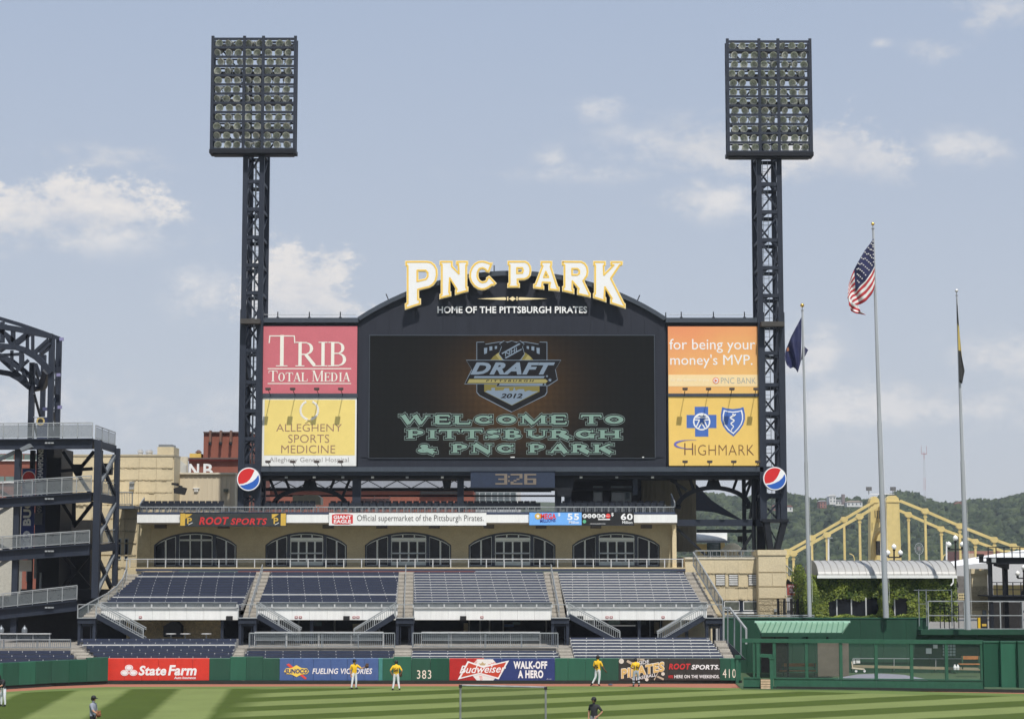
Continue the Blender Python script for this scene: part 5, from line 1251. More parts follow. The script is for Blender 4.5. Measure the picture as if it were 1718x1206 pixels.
section('third upper seating section of navy benches with pale risers', 'the third upper section from the left', 694, 911, 694, 924, 959, 1015, 149, 137.6, 14, .74, rC)
section('rightmost upper seating section of navy benches with bright white risers', 'the rightmost upper section', 936, 1147, 951, 1180, 959, 1015, 149, 137.6, 14, .66, rD)
section('lower left seating section of six navy benches behind the red pads', 'the lower section above the red pads', 134, 397, 162, 389, 1071, 1100, 132.2, 128.5, 6, .82, rB, extra=(4,), seatgap=.9)
section('small lower seating section at the left edge of the photo', 'the lower section at the far left edge', -60, 118, -60, 130, 1091, 1105, 129.6, 128.2, 3, .82, rB, seatgap=.9)
section('low seating section of three benches above the blue pads', 'the low section above the blue pads', 414, 662, 409, 657, 1091, 1101, 129.9, 128.5, 3, .85, rC)
section('low seating section of three benches above the bow tie advertisement', 'the low section above the bow tie ad', 692, 933, 690, 940, 1091, 1101, 129.9, 128.5, 3, .70, rC)
section('lower right seating section of striped navy and white benches', 'the lower section above the pirate artwork', 957, 1190, 964, 1214, 1069, 1100, 132.4, 128.5, 7, .66, rD)
b = MB(); b.px(228, 953.8, 1150, 957.6, 149.3, 149.36, 941); b.build('back_ledge', seatm, None, 'long navy ledge at the top of the upper seating', 'ledge')
# stair aisles
def aisle(label, x0t, x1t, x0b, x1b, yt=956, yb=1038, Yt=149.2, Yb=136.2, n=26, m=concrete):
    t = thing('stair_aisle', label, 'stairs', (PX((x0b + x1b) / 2, Yb, yb), Yb, PZ(yb, Yb)))
    for k in range(n):
        u = k / n; Y = Yb + (Yt - Yb) * u; py = yb + (yt - yb) * u; ph = (yb - yt) / n * Y / F
        x0 = PX(x0b + (x0t - x0b) * u, Y, py); x1 = PX(x1b + (x1t - x1b) * u, Y, py); zt_ = PZ(py, Y)
        b = MB(); b.box(x0, Y, zt_ - ph * 2.2, x1, Y + (Yt - Yb) / n + .02, zt_); b.build('stair_step', m if k % 2 else concd, t)
    return t
def aisle_rail(label, xt, xb):
    t = thing('handrail', label, 'handrail', (PX(xb, 136.6, 1030), 136.6, PZ(1036, 136.6)))
    for k in range(7):
        u = k / 7; u2 = (k + .75) / 7
        Ya, Yc = 136.6 + 12 * u, 136.6 + 12 * u2
        pa = PT(xb + (xt - xb) * u, 1034 - 76 * u, Ya); pc = PT(xb + (xt - xb) * u2, 1034 - 76 * u2, Yc); h = Vector((0, 0, .62))
        b = MB(); b.tube(pa, pa + h, .035, 6); b.tube(pc, pc + h, .035, 6); b.tube(pa + h, pc + h, .035, 6); b.tube(pa + h * .5, pc + h * .5, .025, 5); b.build('rail_hoop', grey, t)
AL = [('second stair aisle from the left, between the first two upper sections', 431, 453, 406, 431, 441, 418), ('third stair aisle from the left, in the middle of the upper seating', 670, 693, 665, 693, 681, 678), ('fourth stair aisle from the left, between the two right upper sections', 912, 935, 925, 950, 924, 938)]
for lab, a, c, d, e, f, g in AL:
    aisle(lab, a, c, d, e); aisle_rail('steel handrail down the middle of the ' + lab.split(',')[0], f, g)
aisle('rightmost stair aisle beside the tan service building', 1148, 1166, 1182, 1211, yb=1046)
aisle('leftmost stair aisle curving down beside the ramp tower', 213, 236, 138, 169, yt=960, yb=1034)
# low aisles between the lower sections
for lab, x0t, x1t, x0b, x1b, yt in (('short stair by the lower left section, at its left side', 115, 134, 131, 160, 1084), ('short stair left of the blue wall pads', 397, 411, 389, 408, 1086), ('short stair above the tall green pads left of 383', 663, 691, 661, 689, 1086), ('short stair left of the striped lower right benches', 935, 957, 941, 963, 1084), ('short stair at the right end of the lower right benches', 1196, 1216, 1216, 1232, 1070)):
    aisle(lab, x0t, x1t, x0b, x1b, yt=yt, yb=1103, Yt=130.2 if yt > 1072 else 132.4, Yb=128.2, n=7)
# ---------------- deck front: white fascia, glass rail, portals
FZ0, FZ1 = PZ(1039.5, 137.2), PZ(1020.5, 137.2)
for lab, a, c in (('white deck-front panel above the stone concourse wall, leftmost', 170, 399), ('white deck-front panel, second from the left', 431, 667), ('white deck-front panel in the middle, third from the left', 694, 926), ('white deck-front panel at the right end', 951, 1186)):
    t = thing('deck_fascia', lab, 'fascia', (PX((a + c) / 2, 137.2, 1040), 137.3, FZ0), group='white deck fronts')
    n = 8
    for i in range(n):
        x0 = PX(a, 137.2, 1030) + (PX(c, 137.2, 1030) - PX(a, 137.2, 1030)) * i / n; x1 = PX(a, 137.2, 1030) + (PX(c, 137.2, 1030) - PX(a, 137.2, 1030)) * (i + 1) / n
        b = MB(); b.box(x0 + .006, 137.2, FZ0, x1 - .006, 137.5, FZ1); b.build('fascia_panel', whitep, t)
    b = MB(); b.box(PX(a, 137.2), 137.1, FZ1, PX(c, 137.2), 137.4, FZ1 + .05); b.build('kerb', alum, t)
    r = thing('deck_railing', lab.replace('white deck-front panel', 'low railing on top of the white deck front'), 'railing', (PX((a + c) / 2, 137.1, 1020), 137.1, FZ1 + .05), group='deck-front railings')
    x0, x1 = PX(a, 137.1), PX(c, 137.1)
    b = MB(); b.beam((x0, 137.15, FZ1 + .42), (x1, 137.15, FZ1 + .42), .05); b.build('top_rail', grey, r)
    b = MB(); b.box(x0, 137.17, FZ1 + .10, x1, 137.18, FZ1 + .40); b.build('infill', meshm, r, kind='stuff')
    b = MB(); b.beam((x0, 137.12, FZ1 + .10), (x1, 137.12, FZ1 + .10), .05); b.build('bottom_rail', alum, r)
    m = round((c - a) / 27)
    for i in range(m + 1):
        x = x0 + (x1 - x0) * i / m; b = MB(); b.box(x - .05, 137.06, FZ1 + .06, x + .05, 137.12, FZ1 + .30); b.build('post', alum, r)
sgn = mat('sign_print_red', (.35, .05, .05), .6, var=.3, scale=20)
for x in (235.5, 497, 504, 594, 600.5, 808.5, 1018.5, 1025.5, 1112.5):
    t = thing('row_sign', 'tiny row sign on the white deck front, %s' % {235.5: 'below the first seats, leftmost of all', 497: 'left of the left pair, second panel', 504: 'right of the left pair, second panel', 594: 'left of the right pair, second panel', 600.5: 'right of the right pair, second panel', 808.5: 'the middle of the third panel', 1018.5: 'left of the rightmost pair', 1025.5: 'right of the rightmost pair', 1112.5: 'the stair end of the rightmost panel'}[x], 'sign', (PX(x, 137.15), 137.15, PZ(1036.5, 137.15)))
    b = MB(); b.px(x - 2.6, 1033.3, x + 2.6, 1036.6, 137.16, 137.19); b.build('plate', sgn, t)
    b = MB(); b.px(x - 1.6, 1034.4, x + 1.6, 1035.5, 137.15, 137.158); b.build('sign_text', whitel, t)
for x in (384.5, 581, 777, 973):
    b = MB(); b.px(x - 5.2, 1033, x + 5.2, 1040.5, 136.9, 137.18); b.box(PX(x - 4, 136.9), 136.86, PZ(1040, 136.9), PX(x + 4, 136.9), 136.895, PZ(1034, 136.9))
    b.build('speaker_box', black, None, 'black loudspeaker box hung on the white deck front, %s' % {384.5: 'leftmost', 581: 'second from the left', 777: 'third from the left', 973: 'rightmost'}[x], 'loudspeaker', group='deck-front loudspeakers')
def portal(label, a, c, yb_):
    t = thing('portal_frame', label, 'portal', (PX((a + c) / 2, 135.6, yb_), 136, PZ(yb_, 135.6)))
    b = MB(); b.px(a, 1037, c, 1046, 135.4, 137.1); b.build('landing_beam', navy, t)
    b = MB(); b.px(a, 1046, a + 5, yb_, 135.5, 135.9); b.build('post', navy, t)
    b = MB(); b.px(c - 5, 1046, c, yb_, 135.5, 135.9); b.build('post', navy, t)
    b = MB(); b.px(a + 5, 1047.5, c - 5, 1050, 135.6, 135.8); b.px(a + 7, 1052, a + 8.2, yb_, 135.6, 135.8, 1046); b.px(c - 8.2, 1052, c - 7, yb_, 135.6, 135.8, 1046); b.build('inner_frame', navy, t)
    b = MB(); b.px(a - 1, 1013, a + .3, 1037, 135.5, 135.6, 1046); b.px(c - .3, 1013, c + 1, 1037, 135.5, 135.6, 1046); b.px(a - 1, 1013, c + 1, 1014.4, 135.5, 135.6, 1046); b.px(a - 1, 1035.5, c + 1, 1037, 135.3, 135.5, 1046); b.build('landing_rail', grey, t)
portal('leftmost navy stair landing frame below the curved railing', 130, 160, 1084); portal('navy landing frame, second from the left', 400, 430, 1084); portal('navy landing frame in the middle, third from the left', 664, 694, 1084)
portal('navy landing frame, fourth from the left', 925, 955, 1084); portal('navy landing frame at the right end of the seating', 1184, 1213, 1084)
def stair(label, x0, y0, x1, y1, Y=135.5):
    t = thing('staircase', label, 'staircase', PT((x0 + x1) / 2, y1 + 10, Y))
    A, B = PT(x0, y0 + 18, Y), PT(x1, y1 + 17, Y)
    b = MB(); b.beam(A, B, .08, .34); b.build('stringer', navy, t)
    b = MB(); b.beam(A + Vector((0, 1.2, 0)), B + Vector((0, 1.2, 0)), .08, .34); b.build('stringer', navy, t)
    n = 11
    b = MB()
    for i in range(n): p = A.lerp(B, (i + .5) / n); b.box(p.x - .16, p.y + .05, p.z + .0, p.x + .16, p.y + 1.15, p.z + .05)
    b.build('treads', grey, t, kind='stuff')
    up = Vector((0, 0, .85)); lo = Vector((0, 0, .20))
    for dy in (0, 1.2):
        d = Vector((0, dy, 0)); b = MB(); b.beam(A + d + up, B + d + up, .07); b.beam(A + d + up * .86, B + d + up * .86, .04); b.beam(A + d + lo, B + d + lo, .06); b.build('railing', grey, t)
    b = MB(); L = (B - A).length; k = int(L / .16)
    for i in range(k + 1): p = A.lerp(B, i / k); b.beam(p + lo, p + up * .86, .028)
    b.build('pickets', grey, t, kind='stuff')
    for i in range(3): p = A.lerp(B, i / 2); b = MB(); b.beam(p, p + up, .07); b.build('post', grey, t)
stair('leftmost diagonal staircase running down to the right across the white deck front', 162, 1015, 240, 1058)
stair('second diagonal staircase from the left, running down to the right', 432, 1015, 503, 1058)
stair('third diagonal staircase, running down to the left towards the middle', 662, 1015, 594, 1058)
stair('fourth diagonal staircase, running down to the right', 954, 1015, 1040, 1062)
stair('rightmost diagonal staircase, running down to the left', 1181, 1018, 1104, 1064)
# ---------------- concourse under the deck
CN = thing('concourse', 'shaded concourse beneath the upper seating with stone back wall', 'concourse', (PX(690, 140), 141, PZ(1087, 131)))
zf = PZ(1087, 131)
b = MB(); b.box(-36, 131.2, zf - .25, 13.8, 150, zf); b.build('floor', concd, CN)
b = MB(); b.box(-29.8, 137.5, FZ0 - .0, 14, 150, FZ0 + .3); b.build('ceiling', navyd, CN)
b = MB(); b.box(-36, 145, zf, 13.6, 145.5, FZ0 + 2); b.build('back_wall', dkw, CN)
random.seed(5)
wy = 141.0
warm = mat('brightened_rubble', (.66, .52, .30), .95, var=.3, scale=3.5, bump=1, fine=4)  # rubble brightened in its colour so the shaded wall looks lit
b = MB(); b.px(212, 1036, 371, 1085, wy, wy + .4); b.build('stone_wall', warm, CN)
for r_ in range(4):
    x = 214.0
    while x < 366:
        w_ = random.uniform(14, 26); b = MB(); b.px(x + .3, 1042 + r_ * 7.4, min(x + w_, 370) - .3, 1048.7 + r_ * 7.4, wy - random.uniform(.04, .10), wy, 1060); b.build('wall_stone', warm, CN); x += w_
b = MB(); q = [xz(x, y, 139) for x, y in [(274, 1068), (274, 1050), (280, 1046), (286, 1043), (297, 1043), (304, 1050), (304, 1068)]]; b.prism(q[::-1], 139, 140); b.build('stall', rubber, None, 'black covered cart standing before the stone concourse wall', 'cart')
b = MB(); p = PT(236, 1056, 139.5); b.tube((p.x, 139.5, p.z), (p.x, 139.8, p.z), .30, 16); b.build('round_board', black, None, 'black round board on the stone concourse wall', 'board')
for x, l in ((289, 'left'), (313, 'middle'), (348, 'right')):
    t = thing('bar_table', 'tall round pale bar table by the stone wall, %s of the three' % l, 'table', (PX(x, 136), 136, zf), group='bar tables')
    c = Vector((PX(x, 136), 136, 0)); z = PZ(1063.5, 136)
    b = MB(); b.lathe((c.x, c.y, z), [(.33, 0), (.36, .02), (.36, .05), (.3, .06)], 16); b.build('table_top', alum, t)
    b = MB(); b.tube((c.x, c.y, zf), (c.x, c.y, z), .04, 8); b.lathe((c.x, c.y, zf), [(.2, 0), (.2, .03), (.05, .05)], 10); b.build('pedestal', greyd, t)
for i, (a, c, y0, y1, m) in enumerate(((525, 540, 1042, 1050, glassg), (592, 610, 1046, 1058, stoneL), (1098, 1106, 1043, 1062, stoneL), (778, 785, 1045, 1060, stoneL), (860, 873, 1043, 1047, glassg), (846, 862, 1047, 1051, mat('blue_sign', (.02, .08, .2), .5)))):
    b = MB(); b.px(a, y0, c, y1, 144.6, 145); b.build('wall_panel', m, CN)
for x in (786, 804, 820, 843, 915, 500, 560, 635):
    b = MB(); b.px(x, 1036, x + 2.5, 1078, 143.5, 143.8); b.build('column', mat('pale_column', (.30, .30, .28), .6), CN)
for i in range(4):
    b = MB(); b.px(1000 + i * 21, 1037, 1019 + i * 21, 1047, 139, 139.1); b.build('window', glassg if i == 1 else glassd, CN)
b = MB(); b.px(1000, 1048, 1066, 1050, 138.9, 139.1); b.build('counter', alum, CN)
for x in (1074, 1090, 1108): 
    b = MB(); b.px(x, 1036, x + 1, 1075, 138.9, 139); b.build('mullion', greyd, CN)
b = MB(); b.px(1112, 1040, 1195, 1078, 141, 141.4); b.build('tan_wall', stoneL, CN)
for x in (1070, 1150, 1196, 218, 370, 455, 520): b = MB(); b.px(x, 1038, x + 5, 1080, 137.6, 137.9); b.build('steel_post', navy, CN)
# railings in front of the concourse
picket_rail('concourse_railing', 'grey picket railing above the low benches behind the blue pads', PT(418, 1086, 130.6), PT(662, 1086, 130.6), .95, post=2.4)
picket_rail('concourse_railing', 'grey picket railing above the low benches behind the bow tie advertisement', PT(692, 1086, 130.6), PT(936, 1086, 130.6), .95, post=2.4)
picket_rail('concourse_railing', 'grey picket railing at the left edge above the small lower section', PT(-50, 1088, 130.4), PT(118, 1088, 130.4), .60, post=2.0)
for a, c, lab in ((427, 643, 'left'), (707, 906, 'right')):
    t = thing('drink_rail', 'long pale drink rail with two bars standing behind the %s concourse railing' % lab, 'rail', PT((a + c) / 2, 1084, 131.6))
    b = MB(); b.px(a, 1059.6, c, 1061.2, 131.5, 131.9); b.build('shelf', alum, t)
    b = MB(); b.px(a, 1064, c, 1065, 131.6, 131.65); b.px(a, 1073, c, 1074, 131.6, 131.65); b.build('bar', grey, t)
    for i in range(5): x = a + (c - a) * i / 4; b = MB(); b.px(x - .7, 1061, x + .7, 1085, 131.6, 131.7, 1070); b.build('post', alum, t)
    b = MB(); b.px(a + 2, 1065.2, c - 2, 1072.8, 131.68, 131.69); b.build('infill', meshm, t, kind='stuff')
t = thing('drink_rail', 'pale drink rail at the left edge below the ramp', 'rail', PT(40, 1084, 131.6))
b = MB(); b.px(-50, 1062, 84, 1063.6, 131.5, 131.9); b.build('shelf', alum, t)
b = MB(); b.px(-50, 1064, 83, 1071, 131.68, 131.69); b.build('infill', meshm, t, kind='stuff')
for x in (0, 28, 55, 83): b = MB(); b.px(x - .6, 1063, x + .6, 1085, 131.6, 131.7); b.build('post', grey, t)
# ================================================================ ramp tower on the left
RT = thing('ramp_tower', 'navy steel ramp tower with four railed levels at the left edge', 'ramp tower', (PX(90, 140), 142, PZ(1085, 140)))
def rb(a, bb, c, d, Y0, Y1, nm='column', m=navy, par=None, pr=900):
    b = MB(); b.px(a, bb, c, d, Y0, Y1, pr); return b.build(nm, m, par or RT)
YR = 140.0
rb(21, 738, 31, 1064, YR, YR + .45); rb(155, 738, 166, 1003, YR, YR + .5); rb(189, 752, 197, 985, YR + 5.5, YR + 6); rb(47, 755, 54, 1064, 147.5, 148, m=navyd); rb(160, 755, 168, 1000, 149.5, 150, m=navyd)
rb(-60, 740, -50, 1064, YR, YR + .45)
def level(yl, yr, h, xe, rl, rr, Yd, nm, rail=True, xs=-70):
    """a ramp level: beam top row yl at x=30, yr at x=xe"""
    sl = (yr - yl) / (xe - 30.0); f = lambda x: yl + sl * (x - 30)
    b = MB()
    A = [PT(xs, f(xs), YR - .1), PT(xe, f(xe), YR - .1)]; hh = h * YR / F
    v = []
    for y in (YR - .12, YR + .12): v += [(A[0].x, y, A[0].z), (A[1].x, y, A[1].z), (A[1].x, y, A[1].z - hh), (A[0].x, y, A[0].z - hh)]
    b.add(v, [(0, 3, 2, 1), (4, 5, 6, 7), (0, 1, 5, 4), (2, 3, 7, 6), (1, 2, 6, 5), (0, 4, 7, 3)])
    b.beam(A[0] + Vector((0, -.06, -.05)), A[1] + Vector((0, -.06, -.05)), .4, .08); b.beam(A[0] + Vector((0, -.06, -hh)), A[1] + Vector((0, -.06, -hh)), .4, .08)
    b.build('edge_beam', navy, RT, label='long edge beam of the ' + nm)
    b = MB(); v = [(A[0].x, YR + .12, A[0].z - .02), (A[1].x, YR + .12, A[1].z - .02), (A[1].x, YR + Yd, A[1].z - .02), (A[0].x, YR + Yd, A[0].z - .02)]
    v += [(x, y, z - .25) for x, y, z in v]; b.add(v, [(0, 1, 2, 3), (7, 6, 5, 4), (0, 4, 5, 1), (1, 5, 6, 2), (2, 6, 7, 3), (3, 7, 4, 0)]); fixn(b.build('ramp_slab', navyd, RT))
    b = MB(); x = 50
    for q in range(3): p = PT(78 + q * 5.2, f(82) + h * .45, YR - .2); b.box(p.x - .09, p.y - .12, p.z - .04, p.x + .09, p.y, p.z + .06)
    b.build('light_fitting', grey, RT)
    if not rail: return
    rh = rl * YR / F
    P0, P1 = PT(xs, f(xs), YR - .2), PT(xe, f(xe), YR - .2)
    t = thing('ramp_railing', 'grey mesh railing on the ' + nm, 'railing', P0)
    up = Vector((0, 0, rh))
    b = MB(); b.beam(P0 + up, P1 + up, .07); b.beam(P0 + up * .9, P1 + up * .9, .03); b.build('top_rail', grey, t)
    b = MB(); b.beam(P0 + Vector((0, 0, .1)), P1 + Vector((0, 0, .1)), .05); b.build('bottom_rail', grey, t)
    n = int((xe - xs) / 23)
    for i in range(n + 1): p = P0.lerp(P1, i / n); b = MB(); b.beam(p, p + up, .05); b.build('post', grey, t)
    b = MB(); a0, a1 = Vector((0, .03, .12)), up * .86 + Vector((0, .03, 0)); b.add([P0 + a0, P1 + a0, P1 + a1, P0 + a1], [(0, 1, 2, 3)]); b.build('infill', meshm, t, kind='stuff')
level(736, 735, 17, 155, 26, 26, 8.5, 'uppermost ramp level'); level(833, 825, 16, 153, 27, 25, 8.5, 'second ramp level from the top'); level(920, 911.5, 18, 150, 22, 22, 8.5, 'third ramp level from the top'); level(1017, 1006, 17, 129, 24, 24, 8.5, 'lowest ramp level')
# returns on the right side, going away from the camera
for ya, yb2, h in ((737, 748, 12), (829, 833, 14), (914, 911, 13)):
    A, B = PT(160, ya, YR + .2), PT(193, yb2, YR + 5.7); b = MB(); b.beam(A + Vector((0, 0, -.25)), B + Vector((0, 0, -.25)), .2, h * .042); b.build('side_beam', navy, RT)
    up = Vector((0, 0, 1.0)); b = MB(); b.beam(A + up, B + up, .06); b.beam(A + up * .1, B + up * .1, .05)
    for i in range(4): p = A.lerp(B, i / 3); b.beam(p, p + up, .05)
    b.build('side_rail', grey, RT); b = MB(); b.add([A + Vector((0, 0, .1)), B + Vector((0, 0, .1)), B + up * .9, A + up * .9], [(0, 1, 2, 3)]); b.build('side_infill', meshm, RT, kind='stuff')
for p, q, Ya, Yb_, m in (((164, 762), (192, 830), YR + .4, 145.6, navyd), ((192, 765), (164, 818), 145.6, YR + .4, greyd), ((164, 850), (190, 915), YR + .4, 145.6, navyd), ((193, 845), (163, 905), 145.6, YR + .4, greyd), ((164, 935), (186, 985), YR + .4, 145.4, navyd), ((190, 932), (160, 1000), 145.4, YR + .4, greyd),
                        ((-10, 775), (25, 758), YR + .3, YR + .3, greyd), ((-20, 812), (24, 838), YR + .3, YR + .3, navyd), ((-5, 862), (24, 845), YR + .3, YR + .3, greyd), ((-20, 905), (24, 928), YR + .3, YR + .3, navyd), ((-5, 950), (24, 932), YR + .3, YR + .3, greyd), ((-10, 1010), (20, 1026), YR + .3, YR + .3, navyd),
                        ((106, 757), (158, 838), 148, 148, navyd), ((158, 757), (131, 790), 148, 148, navyd), ((100, 790), (155, 786), 148, 148, navyd), ((105, 930), (150, 985), 148, 148, black), ((150, 930), (105, 985), 148, 148, black), ((104, 842), (128, 880), 148, 148, navyd), ((157, 842), (124, 884), 148, 148, navyd), ((124, 842), (124, 880), 148, 148, navyd)):
    b = MB(); b.beam(PT(p[0], p[1], Ya), PT(q[0], q[1], Yb_), .24, .26, (0, 1, 0)); b.build('brace', m, RT)
b = MB(); p = PT(131, 791, 147.9); b.prism([(p.x - .35, p.z + .55), (p.x + .35, p.z + .55), (p.x + .3, p.z - .2), (p.x + .1, p.z - .5), (p.x - .1, p.z - .4), (p.x - .35, p.z)][::-1], 147.7, 148); b.build('gusset_plate', black, RT)
rb(74, 752, 100, 1068, 149, 153, 'core_wall', black); rb(100, 872, 152, 1064, 153, 154, 'core_wall', dkw); rb(62, 850, 76, 1064, 150, 152, 'core_wall', black); rb(128, 1024, 160, 1070, 146, 147, 'core_wall', dkw)
b = MB(); q = [xz(x, y, 139.5) for x, y in [(34, 752), (37, 757), (55, 750), (50, 744)]]; b.prism(q, 139.3, 139.8); fixn(b.build('floodlight_box', greyd, None, 'tilted grey floodlight box under the top ramp level', 'floodlight'))
for x, y in ((96, 834), (93, 920)): pass
# sign panels and clutter inside
b = MB(); b.px(30, 939, 53, 958, 146, 146.1); b.build('white_notice', whitep, None, 'blank white notice board inside the ramp tower', 'notice board')
b = MB(); b.px(168, 777, 187, 796, 148, 148.6); b.build('loudspeaker', black, None, 'dark square loudspeaker between the ramp tower columns', 'loudspeaker')
# banners hung inside
def vbanner(label, a, bb, c, d, Y, m): 
    t = thing('hanging_banner', label, 'banner', (PX((a + c) / 2, Y, d), Y, PZ(d, Y))); b = MB(); b.px(a, bb, c, d, Y, Y + .06, 850); b.build('cloth', m, t)
    b = MB(); b.tube(PT(a - 3, bb, Y), PT(c + 3, bb, Y), .04, 6); b.build('rod', greyd, t); return t
bn = mat('banner_navy', (.015, .025, .075), .7, var=.12); bb_ = mat('banner_blue', (.03, .05, .20), .7, var=.1)
V1 = vbanner('tall navy banner reading WORLD CHAMPIONS up its length, inside the ramp tower', 59, 700, 76, 925, 146.5, bn)
text('WORLD CHAMPIONS', 63, 753, 72, 845, 146.49, whitel, V1, up=True, bold=.04, space=1.05)
text('1909', 62, 848, 70, 868, 146.49, grey, V1, up=True, bold=.02); b = MB(); b.px(57, 860, 71, 880, 146.42, 146.48, 850); b.build('grey_patch', mat('patch_grey', (.16, .17, .19), .7), V1)
p = PT(68, 706.5, 146.5); disc(p.x, p.z, 146.49, .32, mat('emblem_gold', (.5, .38, .14), .6, var=.2), 'emblem', V1, 16); disc(p.x, p.z, 146.47, .2, black, 'emblem_centre', V1, 12)
V2 = vbanner('navy banner with a round red emblem and GO BUCS up its length, lower left', 36, 786, 58, 935, 144.5, bb_)
text('GO BUCS', 38.5, 826, 52, 925, 144.49, whitel, V2, up=True, bold=.05, space=1.1)
p = PT(48.5, 801, 144.5); disc(p.x, p.z, 144.49, .50, whitel, 'emblem', V2, 22); disc(p.x, p.z, 144.475, .44, mat('emblem_red2', (.55, .03, .02), .6, var=.3, scale=9), 'emblem', V2, 22); b = MB(); b.prism([(p.x - .3, p.z - .15), (p.x + .3, p.z - .15), (p.x + .22, p.z - .8), (p.x, p.z - 1.0), (p.x - .22, p.z - .8)][::-1], 144.45, 144.46); fixn(b.build('emblem_shield', mat('emblem_white', (.5, .5, .5), .6, var=.5, scale=12), V2))
# building seen behind the ramp tower
LBK = bldg('brick_office', 'red brick office with ribbon windows behind the ramp tower', 'building', -70, 761, 74, 1060, 200, 215, br)
for y in (762, 799):
    for i in range(9):
        b = MB(); b.px(-70 + i * 15.8, y, -56 + i * 15.8, y + 9, 199.9, 200.1); b.build('window', mat('window_green', (.14, .19, .17), .2, var=.4, scale=.2), LBK)
    b = MB(); b.px(-70, y + 9, 74, y + 11, 199.8, 200); b.build('sill', whitep, LBK)
b = MB(); b.px(-70, 845, 33, 1000, 165, 166); b.build('stone_wall', mat('white_rubble', (.55, .53, .46), .95, var=.2, scale=5, bump=1, fine=4), None, 'pale rubble stone wall behind the lower ramp levels', 'wall')
b = MB(); b.px(-70, 1000, 130, 1068, 150, 151); b.build('dark_wall', dkw, None, 'dark wall behind the ramp tower base', 'wall')
random.seed(9)
for x, w_, y0 in ((35, 5, 1018), (50, 4, 1018), (64, 4, 1022), (44, 3, 940), (57, 4, 935), (66, 3, 960)):
    b = MB(); b.px(x, y0, x + w_, 1062 if y0 > 1000 else y0 + 35, 148.5, 148.7); b.build('steel_duct', grey, None, 'vertical pale duct inside the ramp tower, %s' % {35: 'widest, at the base', 50: 'second from left at the base', 64: 'third from left at the base', 44: 'narrow one beside the white notice', 57: 'wider one beside the notice', 66: 'lowest hanging one'}[x], 'duct')
for x in (2, 41): 
    b = MB(); p = PT(x, 1062, 139); b.lathe(p, [(.18, 0), (.2, .1), (.2, .3), (.12, .42), (.04, .5), (.04, .58)], 12); b.build('steel_urn', greyd, None, 'domed steel urn on the counter, %s' % ('at the very left edge' if x < 10 else 'beside the navy column'), 'urn')
# arched truss rising above
AT = thing('arched_truss', 'navy arched roof truss on lattice legs above the ramp tower', 'truss', (PX(75, 148), 149, PZ(735, 148)))
def tb(p, q, w, Ya=147, Yb_=None, nm='truss_member', m=navy): b = MB(); b.beam(PT(p[0], p[1], Ya), PT(q[0], q[1], Yb_ or Ya), w, w, (0, 1, 0)); return b.build(nm, m, AT)
for a, c, y0, Y in ((80, 89, 567, 147), (92, 100.5, 567, 150), (48, 57, 608, 151), (67.5, 75, 595, 154)): rb(a, y0, c, 737, Y, Y + .4, 'leg', navy, AT, 650)
for ys in (590, 640, 690):
    tb((89, ys), (93, ys + 25), .1, 147.2, 150.2); tb((93, ys + 25), (88, ys + 48), .1, 150.2, 147.2); tb((57, ys + 20), (68, ys + 60), .16, 151, 154)
    b = MB(); b.beam(PT(88, ys + 48, 147.2), PT(93, ys + 47, 150.2), .1); b.build('truss_member', navy, AT)
chords = [[(-60, 516), (-20, 528), (0, 534.5), (35, 545), (70, 557), (100, 568)], [(-60, 537), (-20, 544), (0, 548), (30, 552.5), (58, 558.5), (88, 564.5)],
          [(-60, 600), (-20, 583), (0, 581), (28, 582.5), (45, 588), (60, 597), (74, 611), (86, 626)], [(-60, 575), (-20, 578), (15, 580), (40, 589), (60, 601), (82, 622)],
          [(-60, 588), (0, 597), (20, 606), (40, 622), (58, 638), (74, 652)], [(-60, 620), (-20, 623), (0, 624), (17, 627), (33, 636), (50, 650)], [(0, 601), (20, 619), (38, 634), (50, 648)]]
for k, c in enumerate(chords):
    Y = 147 if k in (1, 2) else (150 if k in (0, 3) else (152 if k == 4 else 151))
    b = MB(); b.path([PT(x, y, Y) for x, y in c], .40 if k in (1, 2, 4, 5) else .28); b.build('chord', navy, AT)
webs = [((22, 551), (22, 582)), ((46, 556), (46, 588)), ((55, 560), (55, 594)), ((58, 592), (82, 570)), ((26, 580), (52, 560)), ((24, 575), (45, 559)), ((0, 553), (24, 572)), ((8, 560), (18, 577)), ((62, 600), (88, 580)), ((66, 592), (84, 575)),
        ((0, 590), (14, 580)), ((20, 588), (20, 622)), ((36, 590), (36, 616)), ((38, 622), (45, 642)), ((28, 622), (48, 604)), ((6, 600), (35, 620)), ((38, 595), (38, 612)), ((60, 610), (68, 632)), ((4, 540), (4, 575)), ((-20, 550), (0, 575)), ((-25, 600), (-5, 585)), ((-30, 590), (-30, 620)), ((12, 545), (0, 560)), ((0, 596), (35, 594))]
for i, (p, q) in enumerate(webs): tb(p, q, .22 if i % 3 else .30, 147 + (i % 3) * 1.5)
tb((71, 650), (79, 622), .5, 152, 149, 'knee_plate'); tb((57, 653), (72, 650), .3, 151, 152.5)
for x, y in ((104, 569), (99, 629), (101, 683), (76, 686)):
    b = MB(); p = PT(x, y, 149); b.box(p.x - .18, p.y - .1, p.z - .12, p.x + .12, p.y + .1, p.z + .12); b.build('lamp', mat('violet_lamp', (.25, .24, .42), .4), AT)
# small balcony of the tan building with frosted screen
picket_rail('balcony_railing', 'small mesh balcony railing on the tan building right of the ramp tower', PT(196, 848, 154), PT(222, 848, 154), 1.05, post=.9)
b = MB(); b.px(196, 848, 225, 853, 153.8, 156); b.build('balcony_slab', mat('balcony_navy', (.07, .09, .12), .6), None, 'navy edge slab of the small balcony beside the ramp tower', 'balcony')
